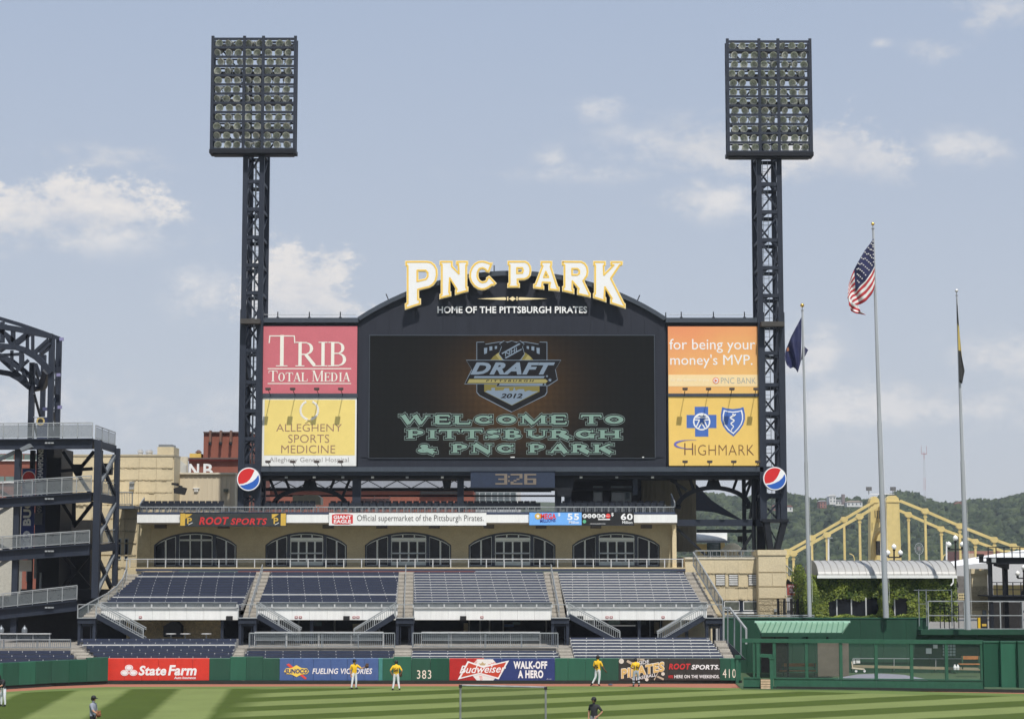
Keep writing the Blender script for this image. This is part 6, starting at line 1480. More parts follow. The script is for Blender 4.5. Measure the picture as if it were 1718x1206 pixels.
# curved glass railing by the leftmost aisle
t = thing('curved_railing', 'curved glass railing sweeping down beside the leftmost stair aisle', 'railing', PT(170, 1030, 140))
top = [(213, 937, 149.3), (211.5, 955, 147), (206, 970, 145), (196, 983, 143), (182, 994, 141), (165, 1003, 139.3), (148, 1012, 137.5), (131, 1022, 136)]
hts = [22, 22, 22, 22, 22, 23, 23, 22]
tp = [PT(x, y, Y) for x, y, Y in top]; bt = [PT(x, y + h, Y) for (x, y, Y), h in zip(top, hts)]
b = MB(); b.path(tp, .07); b.build('top_rail', grey, t); b = MB(); b.path(bt, .09); b.build('bottom_rail', grey, t)
for i in range(8): b = MB(); b.beam(bt[i], tp[i], .06); b.build('post', grey, t)
b = MB(); b.add(tp + bt, [(i, i + 1, 9 + i, 8 + i) for i in range(7)]); b.build('glass_panel', mat('rail_glass', (.30, .35, .36), .2, var=.1, alpha=.38), t)
# ================================================================ right: tan service building, pier, rails
SV = thing('service_building', 'low tan block service building with three louvres right of the seating', 'building', (PX(1220, 150.4, 1035), 152, PZ(1040, 150.4)))
Ys = 150.4
b = MB(); b.px(1150, 937, 1273, 1040, Ys, Ys + 8); b.build('wall', stoneL, SV)
b = MB(); b.px(1149, 934.5, 1273, 937.5, Ys - .12, Ys + 8); b.build('coping', mat('coping_cream', (.66, .60, .48)), SV)
random.seed(21)
for j, (y0, y1) in enumerate(((938.5, 961), (963, 984), (986, 1005.5), (1007, 1030))):
    for a, c in ((1168, 1199.5), (1217, 1221.5), (1239, 1254), (1199.5, 1217), (1221.5, 1239), (1254, 1272)):
        if j == 1 and a in (1199.5, 1221.5, 1254): continue
        if j == 3 and a > 1199: continue
        b = MB(); b.px(a + .1, y0 + .4, c - .1, y1, Ys - .07, Ys, 985); b.build('stone_panel', stoneL, SV)
    for k in range(13):
        x = 1170 + k * 7.9; b = MB(); b.px(x, y1 - .6, x + random.uniform(5.5, 7.5), y1 + 1.6, Ys - random.uniform(.09, .13), Ys - .071, 985); b.build('ledge_stone', stoneR, SV)
for a in (1200.5, 1222.5, 1255.5):
    b = MB(); b.px(a, 963, a + 16, 982, Ys - .05, Ys, 975); l = b.build('louvre', mat('louvre_back', (.10, .09, .07), .8), SV)
    for k in range(6):
        b = MB(); b.px(a + .8, 964.2 + k * 3, a + 15.2, 965.9 + k * 3, Ys - .10, Ys - .052, 975); o = b.build('louvre_blade', whitep, SV); o.parent = l
b = MB(); b.px(1212, 1005.5, 1273, 1026, Ys - .06, Ys, 1015); w = b.build('window', bluef, SV)
for a, c in ((1215, 1241), (1247, 1272)):
    b = MB(); b.px(a, 1008, c, 1024, Ys - .09, Ys - .062, 1015); o = b.build('window_frame', whitep, SV); o.parent = w
    b = MB(); b.px(a + 1.2, 1009.2, c - 1.2, 1022.8, Ys - .10, Ys - .092, 1015); o = b.build('pane', mat('dusty_glass', (.10, .11, .09), .3, var=.3), SV); o.parent = w
b = MB(); b.px(1226, 1026.5, 1273, 1029, Ys - .3, Ys - .05); b.build('white_sill', whitep, SV)
PI = thing('stone_pier', 'broad tan stone pier with water stains under the mast foot', 'pier', (PX(1295, 149.2, 1040), 150, PZ(1042, 149.2)))
b = MB(); b.px(1272, 924, 1319, 1042, 149.2, 153); b.build('core', stoneL, PI)
b = MB(); b.px(1271, 922, 1320, 931, 149.05, 153.1); b.build('cap', stoneL, PI)
for j, (y0, y1, m) in enumerate(((932.5, 959, stoneL), (961, 983, stoneL), (985, 1003, stoneL), (1005, 1014, stoneR), (1015, 1024, stoneR), (1025, 1036, stoneR))):
    for a, c in (((1273, 1295.5), (1296, 1318.5)) if j % 2 else ((1273, 1318.5),)):
        b = MB(); b.px(a, y0, c, y1, 149.12, 149.2, 980); b.build('stone_block', m, PI)
st = mat('damp_stain', (.43, .37, .245), .9, var=.25, scale=2, streak=True)
b = MB(); b.px(1299, 1021, 1303.5, 1026, 149.0, 149.12); b.build('box', grey, PI)
picket_rail('roof_railing', 'grey railing along the roof of the tan service building', PT(1166, 934.5, 151), PT(1270, 934.5, 151), .5, post=1.1, step=.3)
# stone urn shape and shed behind the railing
b = MB(); p = PT(1229, 934, 158); b.lathe(p, [(.4, 0), (.8, .1), (1.0, .5), (.6, .85), (.5, .95), (.2, 1.1)], 16); b.build('stone_urn', stoneL, None, 'rounded tan stone urn behind the service building railing', 'urn')
SH = thing('kiosk', 'kiosk with rounded white roof seen under the right truss arch', 'kiosk', (PX(1195, 175, 935), 176, PZ(935, 175)))
b = MB(); n = 8
pts = [PT(1166 + 0, 893.5 + 13 * (1 - math.sin(R(90 * i / n))), 174 + 2.4 * (1 - math.cos(R(90 * i / n)))) for i in range(n + 1)]; pt2 = [PT(1220, 893.5 + 13 * (1 - math.sin(R(90 * i / n))), 174 + 2.4 * (1 - math.cos(R(90 * i / n)))) for i in range(n + 1)]
b.add(pts + pt2, [(i, i + 1, n + 2 + i, n + 1 + i) for i in range(n)]); b.build('roof', mat('roof_pale', (.55, .55, .52), .5), SH)
b = MB(); b.px(1160, 906.5, 1224, 910, 173.8, 174.2); b.build('eave', greyd, SH); b = MB(); b.px(1168, 912, 1186, 935, 175.5, 176); b.px(1210, 908, 1216, 935, 175, 175.5); b.build('wall', mat('kiosk_yellow', (.55, .42, .18), .8), SH)
b = MB(); b.px(1186, 910, 1210, 935, 176, 176.3); b.build('shopfront', glassg, SH)
# shade sails
sail = mat('navy_sail', (.010, .022, .055), .7, var=.2)
for nm, P in (('larger navy shade sail stretched under the right truss arch', [(1167, 820), (1240, 871), (1198, 858), (1167, 855)]), ('lower navy shade sail with curved edge under the right truss arch', [(1163, 815), (1168, 812), (1195, 840), (1245, 872), (1200, 851), (1167, 846)])):
    Yq = 168 if 'larger' in nm else 170
    b = MB(); q = [PT(x, y, Yq + i * .8) for i, (x, y) in enumerate(P)]; q2 = [v + Vector((0, .05, -.05)) for v in q]; m = len(q)
    b.add(q + q2, [tuple(range(m)), tuple(range(2 * m - 1, m - 1, -1))] + [(i, i + m, (i + 1) % m + m, (i + 1) % m) for i in range(m)]); b.build('shade_sail', sail, None, nm, 'shade sail')
# railing down the right edge of the seating
t = thing('sloping_railing', 'long sloping mesh railing down the right edge of the upper seating', 'railing', PT(1212, 1030, 137))
A, B, A2, B2 = PT(1163, 926, 149), PT(1212.5, 1007, 137), PT(1163, 947, 149), PT(1212.5, 1031, 137)
b = MB(); b.beam(A, B, .08); b.build('top_rail', grey, t); b = MB(); b.beam(A2, B2, .08); b.build('bottom_rail', grey, t)
for i in range(9): b = MB(); b.beam(A.lerp(B, i / 8), A2.lerp(B2, i / 8), .06); b.build('post', grey, t)
b = MB(); b.add([A2, B2, B, A], [(0, 1, 2, 3)]); b.build('infill', meshm, t, kind='stuff')
t = thing('stair_railing', 'thick grey stair railing dropping beside the bullpen entrance', 'railing', PT(1235, 1100, 134))
pts = [PT(1214, 1105, 134.2), PT(1214, 1019, 134.2), PT(1224, 1019, 134), PT(1252, 1055, 130), PT(1252, 1080, 130)]
b = MB(); b.path(pts, .12); b.build('top_rail', grey, t)
for x, y in ((1221, 1019), (1232, 1030), (1243, 1043)): b = MB(); b.beam(PT(x, y, 133), PT(x, 1100, 133), .09); b.build('post', greyd, t)
b = MB(); b.add([PT(1216, 1070, 133.5), PT(1245, 1100, 131), PT(1252, 1106, 131), PT(1216, 1106, 133.5)], [(0, 1, 2, 3)]); b.build('infill', greyd, t)

# ================================================================ bullpen
YK = 139.0
BW = thing('bullpen_wall', 'tall dark green wall at the back of the bullpen', 'wall', (PX(1450, YK, 1125), YK + .3, 0))
for a, c, y0 in [(1213 + i * 38.1, 1213 + (i + 1) * 38.1, 1037.5) for i in range(9)] + [(1556 + i * 40, 1596 + i * 40, 1062) for i in range(6)]:
    b = MB(); x0, x1 = PX(a, YK) + .006, PX(c, YK) - .006; b.box(x0, YK, 0, x1, YK + .5, PZ(y0, YK)); b.build('wall_panel', greend, BW)
b = MB(); b.px(1212, 1035.8, 1557, 1037.3, YK - .05, YK + .6); b.build('wall_cap', greenl, BW)
b = MB(); v = [xz(x, y, YK - 1.2) for x, y in [(1557, 1055.5), (1800, 1057.5), (1800, 1066.5), (1530, 1066), (1530, 1064)]]; b.px(1545, 1056, 1810, 1064.5, YK - 1.3, YK + 1); b.build('overhang', greend, BW)
sheet('bullpen_floor', [(PX(1243, 121), 121.3), (PX(1800, 119), 118.5), (75, YK), (PX(1213, YK), YK)], .05, mat('bullpen_turf', (.045, .085, .035), .95, var=.2), 'green bullpen floor')
def PF(px): # fence line drifting towards the camera to the right
    return 122.2 - (px - 1245) / 405 * 2.4
BF = thing('bullpen_fence', 'green post fence with solid lower boards along the front of the bullpen', 'fence', (PX(1450, 121), 121, 0))
ztr, ztr2 = PZ(1071.5, 121.5), PZ(1078, 121.5)
xs = [1264.5, 1271.5, 1299, 1353, 1410.5, 1469.5, 1529, 1587.5, 1647]
def fp(px, z=0): Y = PF(px); return Vector((PX(px, Y, 1100), Y, z))
b = MB(); b.beam(fp(1245, (ztr + ztr2) / 2), fp(1650, (ztr + ztr2) / 2), .22, ztr - ztr2); b.build('top_rail', greenl, BF)
for i, x in enumerate(xs):
    p = fp(x); w = .19 if i else .12; b = MB(); b.box(p.x - w / 2, p.y - .08, .62, p.x + w / 2, p.y + .08, ztr2); b.build('post', greenl, BF)
seg = [1247, 1262] + [1298, 1353, 1410.5, 1469.5, 1529, 1587.5, 1650]
for a, c in ((1247, 1275), (1298, 1353), (1353, 1410.5), (1410.5, 1469.5), (1469.5, 1529), (1529, 1587.5), (1587.5, 1650)):
    p, q = fp(a + .05, .38), fp(c - .05, .38); b = MB(); b.beam(p, q, .12, .50); b.build('board', greenl, BF)
    b = MB(); b.beam(fp(a, .68), fp(c, .68), .2, .07); b.build('ledge', greenl, BF)
b = MB(); b.beam(fp(1274, .9 * 1) + Vector((0, 0, 1.15)), fp(1298, .9) + Vector((0, 0, 1.12)), .12, .22); b.build('gate_rail', greenl, BF)
b = MB(); p = fp(1293); b.box(p.x - .1, p.y - .3, .0, p.x + .1, p.y - .12, 1.85); b.box(p.x - .16, p.y - .34, 1.85, p.x + .16, p.y - .1, 1.93); b.build('gate_post', greenl, BF)
b = MB(); p0, p1 = fp(1299, .72), fp(1647, .72); up = Vector((0, 0, ztr2 - .75)); b.add([p0, p1, p1 + up, p0 + up], [(0, 1, 2, 3)])
b.build('chain_link', mat('chain_link', (.16, .20, .17), .6, .3, var=0, alpha=.16), BF, kind='stuff')
b = MB(); p = fp(1282.5); b.box(p.x - .27, p.y - .35, .02, p.x + .27, p.y - .0, .62)
crate = thing('wooden_crate', 'pale wooden crate standing at the bullpen gate', 'crate', (p.x, p.y, 0)); b.build('core', mat('crate_dark', (.12, .08, .05), .9), crate)
for k in range(4): b = MB(); b.box(p.x - .29, p.y - .38, .04 + k * .15, p.x + .29, p.y - .352, .16 + k * .15); b.build('slat', mat('pale_wood', (.55, .40, .26), .8, var=.2, scale=5), crate)
SWt = thing('end_wall', 'solid green padded wall at the right edge beyond the bullpen fence', 'wall', (PX(1700, 119), 119, 0))
for i, (a, c) in enumerate(((1650, 1679), (1679, 1708), (1708, 1738), (1738, 1768), (1768, 1800))):
    Y = 119.6 - (a - 1650) * .012; b = MB(); x0, x1 = PX(a, Y, 1100) + .008, PX(c, Y, 1100) - .008
    b.box(x0, Y, .28, x1, Y + .4, PZ(1077.5, Y)); b.build('pad', GREEN[i % 3], SWt)
    b = MB(); b.box(x0 - .008, Y - .04, PZ(1077.5, Y), x1 + .008, Y + .44, PZ(1075, Y)); b.build('cap', greenl, SWt)
b = MB(); b.beam(fp(1247, .06) + Vector((0, .1, 0)), Vector((PX(1800, 117.7, 1158), 118.1, .06)), .1, .26); b.build('base_gap', mat('wall_base_dark', (.018, .022, .018)), BF)
# shelter
SR = thing('bullpen_shelter', 'open bullpen shelter with pale green ribbed metal roof', 'shelter', (PX(1345, 134), 134, 0))
za, zb2 = PZ(1060.5, 131.5), PZ(1044, 136.5)
xa0, xa1, xb0, xb1 = PX(1277, 131.5, 1060), PX(1413, 131.5, 1060), PX(1268.5, 136.5, 1044), PX(1424, 136.5, 1044)
b = MB(); v = [(xa0, 131.5, za), (xa1, 131.5, za), (xb1, 136.5, zb2), (xb0, 136.5, zb2)]; v += [(x, y, z - .12) for x, y, z in v]
b.add(v, [(0, 1, 2, 3), (7, 6, 5, 4), (0, 4, 5, 1), (1, 5, 6, 2), (2, 6, 7, 3), (3, 7, 4, 0)]); b.build('roof', greenr, SR)
for i in range(16):
    u = i / 15; b = MB(); xq = xa0 + (xa1 - xa0) * u; xt = min(xq + .95, xb1 - .05); fq = 1.0; b.beam((xq, 131.5, za + .03), (xt, 136.5, zb2 + .03), .05, .07); b.build('roof_seam', mat('seam_green', (.09, .22, .14), .5), SR)
b = MB(); b.box(xb0 - .1, 136.45, zb2 - .02, xb1 + .1, 136.7, zb2 + .12); b.build('ridge_flashing', mat('mint_edge', (.35, .55, .44)), SR)
b = MB(); b.box(xa0, 131.42, za - .28, xa1, 131.55, za - .02); b.build('fascia_board', greend, SR)
for x in (1322, 1355, 1389, 1300): b = MB(); b.px(x - 1.5, 1062, x + 1.5, 1135, 133, 133.2); b.build('post', navyd, SR)
b = MB(); b.px(1277, 1062, 1322, 1128, 136.6, 136.8); b.build('back_panel', mat('brown_tarp', (.10, .085, .070), .9, var=.25), SR)
b = MB(); b.px(1372, 1076, 1424, 1134, 131, 131.1, 1100); b.build('side_panel', mat('brown_tarp2', (.135, .115, .088), .95, var=.2, scale=1), SR)
def bench(label, a, c, y1, y2, Y):
    t = thing('bench', label, 'bench', PT((a + c) / 2, y2 + 8, Y))
    b = MB(); b.px(a, y1 - 4, c, y1 + 1.5, Y + .3, Y + .36); b.build('backrest', brown, t)
    b = MB(); b.px(a - 3, y2, c, y2 + 1.6, Y - .25, Y + .25); b.build('seat_plank', brown, t)
    for x in (a + 2, c - 2): b = MB(); b.px(x - .8, y1 - 4, x + .8, y2 + 9, Y + .2, Y + .29); b.build('leg', greenl, t)
bench('orange-brown wooden bench under the bullpen shelter', 1312, 1369, 1116, 1124, 134); bench('brown bench at the right end of the bullpen', 1613, 1645, 1104, 1113, 134)
MG = thing('bullpen_mound', 'low grey tarpaulin over the bullpen mound', 'tarpaulin', PT(1480, 1138, 125)); b = MB()
c = PT(1478, 1134, 128); b.lathe((c.x, 128, .06), [(3.3, 0), (2.8, .22), (1.7, .44), (.6, .52)], 28); o = b.build('cover', mat('tarp_grey', (.22, .22, .26), .7, var=.1), MG)
t = thing('bullpen_rail', 'thin grey rail running along the bullpen back wall', 'rail', PT(1540, 1125, 138.8)); b = MB(); b.beam(PT(1431, 1104, 138.8), PT(1650, 1104.5, 138.8), .05); b.build('rail', grey, t)
for x in (1431, 1500, 1570, 1645): b = MB(); b.beam(PT(x, 1104, 138.8), PT(x, 1124, 138.8), .05); b.build('post', grey, t)
b = MB(); b.beam(PT(1431, 1117, 138.6), PT(1650, 1122, 138.6), .12, .18); b.build('ledge', mat('ledge_tan', (.30, .25, .16), .8), t)
for a, bb, c_, d, m, lab in ((1430, 1105, 1435, 1113, whitep, 'small white box on the bullpen wall, left of the pair'), (1436.5, 1104, 1443, 1112, whitep, 'small white panel on the bullpen wall, right of the pair'), (1554, 1087, 1563, 1096, whitep, 'white telephone box on the bullpen wall'), (1566, 1081, 1573, 1087, whitep, 'small white notice on the right half of the bullpen wall'), (1309, 1096, 1316, 1102, whitep, 'small white notice under the bullpen shelter')):
    b = MB(); b.px(a, bb, c_, d, 138.85, 138.99); b.build('wall_box', m, None, lab, 'wall box')
b = MB()
for r_ in range(4):
    for k in range(4): b.px(1582 + k * 5.5, 1081 + r_ * 5, 1586.5 + k * 5.5, 1085 + r_ * 5, 138.9, 138.99)
b.build('tile_board', mat('silver_tile', (.30, .38, .38), .3, .5), None, 'silver board of small squares on the bullpen wall', 'board', kind='stuff')
t = thing('equipment_cart', 'low pale equipment trolley by the bullpen wall', 'trolley', PT(1440, 1125, 130)); b = MB(); b.beam(PT(1429, 1120, 130), PT(1450, 1122, 130), .3, .08); b.build('bed', mat('cart_tan', (.60, .52, .38), .6), t)
b = MB(); b.beam(PT(1429, 1109, 130), PT(1430.5, 1121, 130), .06); b.build('handle', mat('cart_tan', (.6, .5, .4)), t)
for x in (1436, 1450): b = MB(); p = PT(x, 1125, 130); b.tube((p.x, 129.9, p.z), (p.x, 130.0, p.z), .08, 10); b.build('wheel', whitep, t)
for x in (1602, 1607): b = MB(); p = PT(x, 1119, 130); b.lathe((p.x, 130, p.z - .15), [(.09, 0), (.11, .15), (.05, .3), (.04, .34)], 8); b.build('water_bottle', whitep, None, 'white jug on the bullpen bench ledge, %s' % ('left' if x < 1605 else 'right'), 'jug')

# ================================================================ ivy building with barrel roof
IV = thing('ivy_building', 'ivy clad pavilion with pale barrel roof and dark strip windows', 'building', (PX(1478, 141, 1035), 143, PZ(1042, 141)))
YI = 141.0; x0, x1 = PX(1356, YI, 1000), PX(1602, YI, 1000); zI0, zI1 = PZ(1042, YI), PZ(966, YI)
wallg = mat('ivy_wall_core', (.035, .045, .02), .9)
b = MB(); b.box(x0, YI, zI0, x1, YI + 7, zI1); b.build('wall', wallg, IV)
zr = PZ(940, YI + 3.4); n = 12; RB = []
xl, xr = PX(1373, 140.4, 966), PX(1604, 140.4, 966)
ze = PZ(965.5, 140.4)
for i in range(n + 1): a = R(90 * i / n); RB.append((140.4 + 3.4 * (1 - math.cos(a)), ze + (zr - ze) * math.sin(a)))
RB += [(2 * 143.8 - y, z) for y, z in RB[-2::-1]]
b = MB(); m = len(RB); b.add([(xl, y, z) for y, z in RB] + [(xr, y, z) for y, z in RB], [(i + 1, i, m + i, m + i + 1) for i in range(m - 1)] + [tuple(range(m)), tuple(range(2 * m - 1, m - 1, -1))]); fixn(b.build('barrel_roof', mat('roof_metal', (.36, .355, .34), .45, var=.06), IV))
for k in range(21):
    x = xl + (xr - xl) * k / 20; b = MB(); b.path([(x, y, z + .02) for y, z in RB[:n + 3]], .035, .05); b.build('roof_seam', mat('roof_seam', (.30, .29, .27), .5), IV)
b = MB(); b.box(xl - .1, 140.25, ze - .17, xr + .05, 140.4, ze + .02); b.build('gutter', whitep, IV)
b = MB(); b.path([PT(1599, 967, 140.3), PT(1599, 977, 140.3), PT(1595, 982, 140.3)], .09); b.build('downpipe', whitep, IV)
for i, (a, c) in enumerate(((1385, 1404), (1404, 1428.5), (1428.5, 1453), (1453, 1477), (1477, 1501), (1501, 1523))):
    b = MB(); b.px(a + .8, 1003, c - .8, 1033, YI - .06, YI, 1015); b.build('window', glassd, IV)
for x in (1404, 1428.5, 1453, 1477, 1501): b = MB(); b.px(x - 1, 1002, x + 1, 1033, YI - .12, YI - .065, 1015); b.build('mullion', alum, IV)
def leafy(name, label, fn, count, size, m, cat='plant'):
    b = MB(); rnd = random.Random(hash(label) % 1000 if False else len(label))
    for _ in range(count):
        r = fn(rnd)
        if r is None: continue
        p, nrm = r; s = size * rnd.uniform(.6, 1.4)
        nrm = (Vector(nrm) + Vector((rnd.uniform(-.7, .7), rnd.uniform(-.7, .7), rnd.uniform(-.3, .9)))).normalized()
        a = nrm.cross(Vector((rnd.uniform(-1, 1), rnd.uniform(-1, 1), rnd.uniform(-1, 1)))).normalized(); c_ = nrm.cross(a)
        p = Vector(p); b.add([p - a * s, p - c_ * s * .6, p + a * s, p + c_ * s * .6], [(0, 1, 2, 3)])
    o = b.build(name, m, None, label, cat); o['kind'] = 'stuff'; return o
def leafmat(nm, c1, c2, sc_=1.2):
    m = bpy.data.materials.new(nm); m.use_nodes = True; nt = m.node_tree; bs = nt.nodes['Principled BSDF']; bs.inputs['Roughness'].default_value = .55; bs.inputs['Specular IOR Level'].default_value = .25
    g = N(nt, 'ShaderNodeNewGeometry'); n1 = N(nt, 'ShaderNodeTexNoise', {'Vector': g.outputs['Position'], 'Scale': sc_, 'Detail': 4.0})
    n2 = N(nt, 'ShaderNodeMath', {0: n1.outputs[0], 1: MA(nt, 'MULTIPLY', MA(nt, 'SUBTRACT', g.outputs['Random Per Island'], .5), .35)}, operation='ADD').outputs[0]
    f = N(nt, 'ShaderNodeMapRange', {0: n2, 1: .35, 2: .68}).outputs[0]
    c = N(nt, 'ShaderNodeMix', {0: f, 6: tuple(c1) + (1,), 7: tuple(c2) + (1,)}, data_type='RGBA').outputs[2]; nt.links.new(c, bs.inputs['Base Color']); return m
ivym = leafmat('ivy_leaf', (.035, .065, .010), (.19, .23, .035))
zw0, zw1 = PZ(1033, YI), PZ(1003, YI); xw0, xw1 = PX(1387, YI, 1015), PX(1521, YI, 1015)
def ivyf(r):
    if r.random() < .84:
        x = r.uniform(x0 - .3, x1 + .1); z = r.uniform(zI0, zI1 + .1)
        e = .3 * math.sin(x * 2.1) * .5
        if xw0 + .1 < x < xw1 - .1 + e and zw0 - .05 < z < zw1 - .1 + .12 * math.sin(x * 3): return None
        bulge = .28 + .16 * math.sin(x * 1.7 + z) + .1 * math.sin(x * 4.3 - z * 3)
        return (x, YI - r.uniform(.05, bulge), z), (0, -1, .2)
    y = r.uniform(YI - .1, YI + 6); z = r.uniform(zI0, zI1 + .9 * (1 - abs(y - YI - 3) / 4)); return (x0 - r.uniform(0, .4), y, z), (-1, -.4, .2)
leafy('wall_ivy', 'green ivy covering the walls of the barrel-roofed pavilion', ivyf, 15000, .085, ivym)
def hedf(r): x = r.uniform(PX(1365, 139.6), PX(1555, 139.6)); return (x, 139.4 + r.uniform(0, .9), PZ(1037, 139.6) + r.uniform(0, .20 + .1 * math.sin(x * 3))), (0, -.5, 1)
leafy('low_hedge', 'thin strip of low greenery on top of the bullpen back wall', hedf, 2500, .07, ivym)
def polf(r): a = r.uniform(0, 6.28); z = r.uniform(0, 1); rr = .55 - .18 * z + .08 * math.sin(z * 17); return (PX(1485, 139.9, 1000) + rr * math.cos(a), 139.9 + rr * math.sin(a) * .6, PZ(1036, 139.9) + z * 2.45), (math.cos(a), math.sin(a), .1)
leafy('pole_ivy', 'column of ivy climbing the foot of the tallest flagpole', polf, 3600, .075, ivym)
def bushf(r):
    a = r.uniform(0, 6.28); q = r.uniform(-1, 1); return (PX(1362, 139.6, 1000) + .5 * math.cos(a) * math.sqrt(1 - q * q), 140 + .4 * math.sin(a), PZ(1005, 139.6) + 1.5 * q + 0), (math.cos(a), -1, .2)
leafy('ivy_bulge', 'ivy bulging over the left corner of the pavilion behind the short flagpole', bushf, 2600, .075, ivym)

# ================================================================ flagpoles and flags
def pole(label, px0, py0, px1, py1, Y, r0, r1, ball, ballm):
    t = thing('flagpole', label, 'flagpole', PT(px0, py0, Y))
    A, B = PT(px0, py0, Y), PT(px1, py1, Y); B.x = B.x; b = MB()
    b.tube(A, A.lerp(B, .5), r0, 14, (r0 + r1) / 2 + .02); b.tube(A.lerp(B, .5), B, (r0 + r1) / 2, 14, r1); b.build('shaft', mat('pole_silver', (.42, .44, .46), .45, .35, var=.1, streak=True), t, smooth=False)
    b = MB(); b.lathe(B, [(r1 * 1.6, -.06), (r1 * 1.6, 0), (.02, .02)], 10); b.tube(B, B + Vector((0, 0, .22)), .03, 6); b.build('truck', mat('truck_metal', (.3, .3, .3), .4, .5), t)
    b = MB(); b.lathe(B + Vector((0, 0, .18)), [(.02, 0), (ball * .7, ball * .3), (ball, ball), (ball * .7, ball * 1.7), (.02, ball * 2)], 14); b.build('ball', ballm, t, smooth=True)
    b = MB(); b.tube(A + Vector((r0 + .05, -.1, 1)), B + Vector((r1 + .02, -.05, -.1)), .008, 4); b.build('halyard', whitep, t)
    return t
pole('leftmost and shortest flagpole, with a gold ball and drooping navy flag', 1358.5, 1034, 1346, 520, 138.0, .15, .06, .15, gold)
pole('middle and tallest flagpole, with a gold ball and striped flag', 1486.5, 1036, 1464.5, 383, 138.6, .21, .07, .13, gold)
pole('rightmost flagpole, with a silver ball and black and gold flag', 1624.5, 1056, 1605, 495, 136.0, .19, .05, .13, alum)
def wavy(x, z, amp, k, ph): return amp * math.sin(k * x + ph + z * .9)
def flagmesh(name, label, cols, m_of, Y, mats, amp=.18, cat='flag', nx=14):
    """cols: list of (u) columns: each a list of photo points from top to bottom along the cloth; bilinear between columns"""
    t = thing(name, label, cat, PT(*cols[0][0], Y)); b = MB(); rows = 26
    grid = []
    for j in range(nx + 1):
        u = j / nx * (len(cols) - 1); k = min(int(u), len(cols) - 2); f = u - k; colm = []
        for i in range(rows + 1):
            v = i / rows
            def at(c): w = v * (len(c) - 1); q = min(int(w), len(c) - 2); g = w - q; return c[q][0] + (c[q + 1][0] - c[q][0]) * g, c[q][1] + (c[q + 1][1] - c[q][1]) * g
            A, B = at(cols[k]), at(cols[k + 1]); x, y = A[0] + (B[0] - A[0]) * f, A[1] + (B[1] - A[1]) * f
            fade = min(1, j / nx * 3)
            colm.append(PT(x, y, Y + fade * amp * math.sin(j / nx * 9 + i / rows * 2.2) + fade * amp * .4 * math.sin(i / rows * 9 + j)))
        grid.append(colm)
    vs = [p for c in grid for p in c]; fs = []; mi = []
    for j in range(nx):
        for i in range(rows):
            a = j * (rows + 1) + i; fs.append((a, a + rows + 1, a + rows + 2, a + 1)); mi.append(m_of(j / nx, i / rows))
    b.v = [tuple(v) for v in vs]; b.f = fs; b.mi = mi; o = b.build('cloth', mats, t, smooth=True)
    md = o.modifiers.new('thick', 'SOLIDIFY'); md.thickness = .012
    return t, grid
clr = [mat('flag_red', (.42, .025, .035), .7, var=.08), mat('flag_white', (.68, .67, .66), .7, var=.05), mat('flag_blue', (.012, .015, .070), .7, var=.1)]
uscols = [[(1465.5, 400), (1467, 440), (1467.5, 482)], [(1461, 407), (1462, 450), (1463.5, 493)], [(1451, 420), (1452, 465), (1453, 505)], [(1441, 437), (1442, 475), (1445, 510)], [(1433, 452), (1435, 486), (1438, 512)], [(1428, 464), (1427, 490), (1434, 514)], [(1424, 478), (1422, 500), (1429, 522)]]
US, gr = flagmesh('flag', 'stars and stripes hanging limp from the tallest flagpole', uscols, lambda u, v: 2 if (u < .62 and v < .54) else (0 if int(v * 13) % 2 == 0 else 1), 138.4, clr, nx=21)
b = MB(); rnd = random.Random(4)
for r_ in range(7):
    for c_ in range(6):
        u = .05 + c_ * .098 + (.045 if r_ % 2 else 0); v = .045 + r_ * .072
        if u > .6: continue
        j, i = int(u * 21), int(v * 26); p = gr[j][i]; s = .07
        pts = [(p.x + s * (1 if q % 2 == 0 else .42) * math.sin(R(36 * q)), p.y - .05, p.z + s * (1 if q % 2 == 0 else .42) * math.cos(R(36 * q))) for q in range(10)]; b.add(pts, [tuple(range(10))])
b.build('stars', clr[1], US, kind='stuff')
# lower tail of the flag, folded under
flagmesh('flag_tail', 'folded striped tail at the bottom of the stars and stripes flag', [[(1424, 496), (1424, 512), (1428, 522)], [(1428, 505), (1430, 518), (1436, 526)], [(1434, 511), (1438, 521), (1445, 527)], [(1440, 513), (1444, 523), (1453, 528.5)]], lambda u, v: 0 if int(v * 4) % 2 else 1, 138.2, clr, nx=8)
nv = mat('flag_navy', (.016, .020, .075), .6, var=.25, scale=2)
S1, _ = flagmesh('flag', 'plain navy flag drooping from the shortest flagpole', [[(1344.5, 532), (1344.5, 570), (1343.5, 606), (1338.5, 625)], [(1336, 548), (1336, 580), (1336, 605), (1335, 619)], [(1327, 565), (1327, 585), (1329, 603), (1331, 616)], [(1318, 588), (1316.5, 600), (1320, 612), (1326, 618)]], lambda u, v: 0, 137.9, [nv, nv], amp=.25)
b = MB(); q = [PT(x, y, 138.4) for x, y in [(1346, 578), (1356, 587), (1351, 597), (1344, 605)]]; b.add(q, [(0, 1, 2, 3)]); b.build('fold', nv, S1)
p = PT(1321, 586, 137.6); b = MB(); b.prism([(p.x - .05, p.z - .15), (p.x + .12, p.z - .1), (p.x + .08, p.z + .15), (p.x - .04, p.z + .1)], 137.55, 137.58); b.build('badge', mat('badge_orange', (.32, .12, .06), .6), S1)
fb, fg = mat('flag_black', (.030, .030, .030), .7, var=.1), mat('flag_gold', (.55, .42, .12), .7, var=.05)
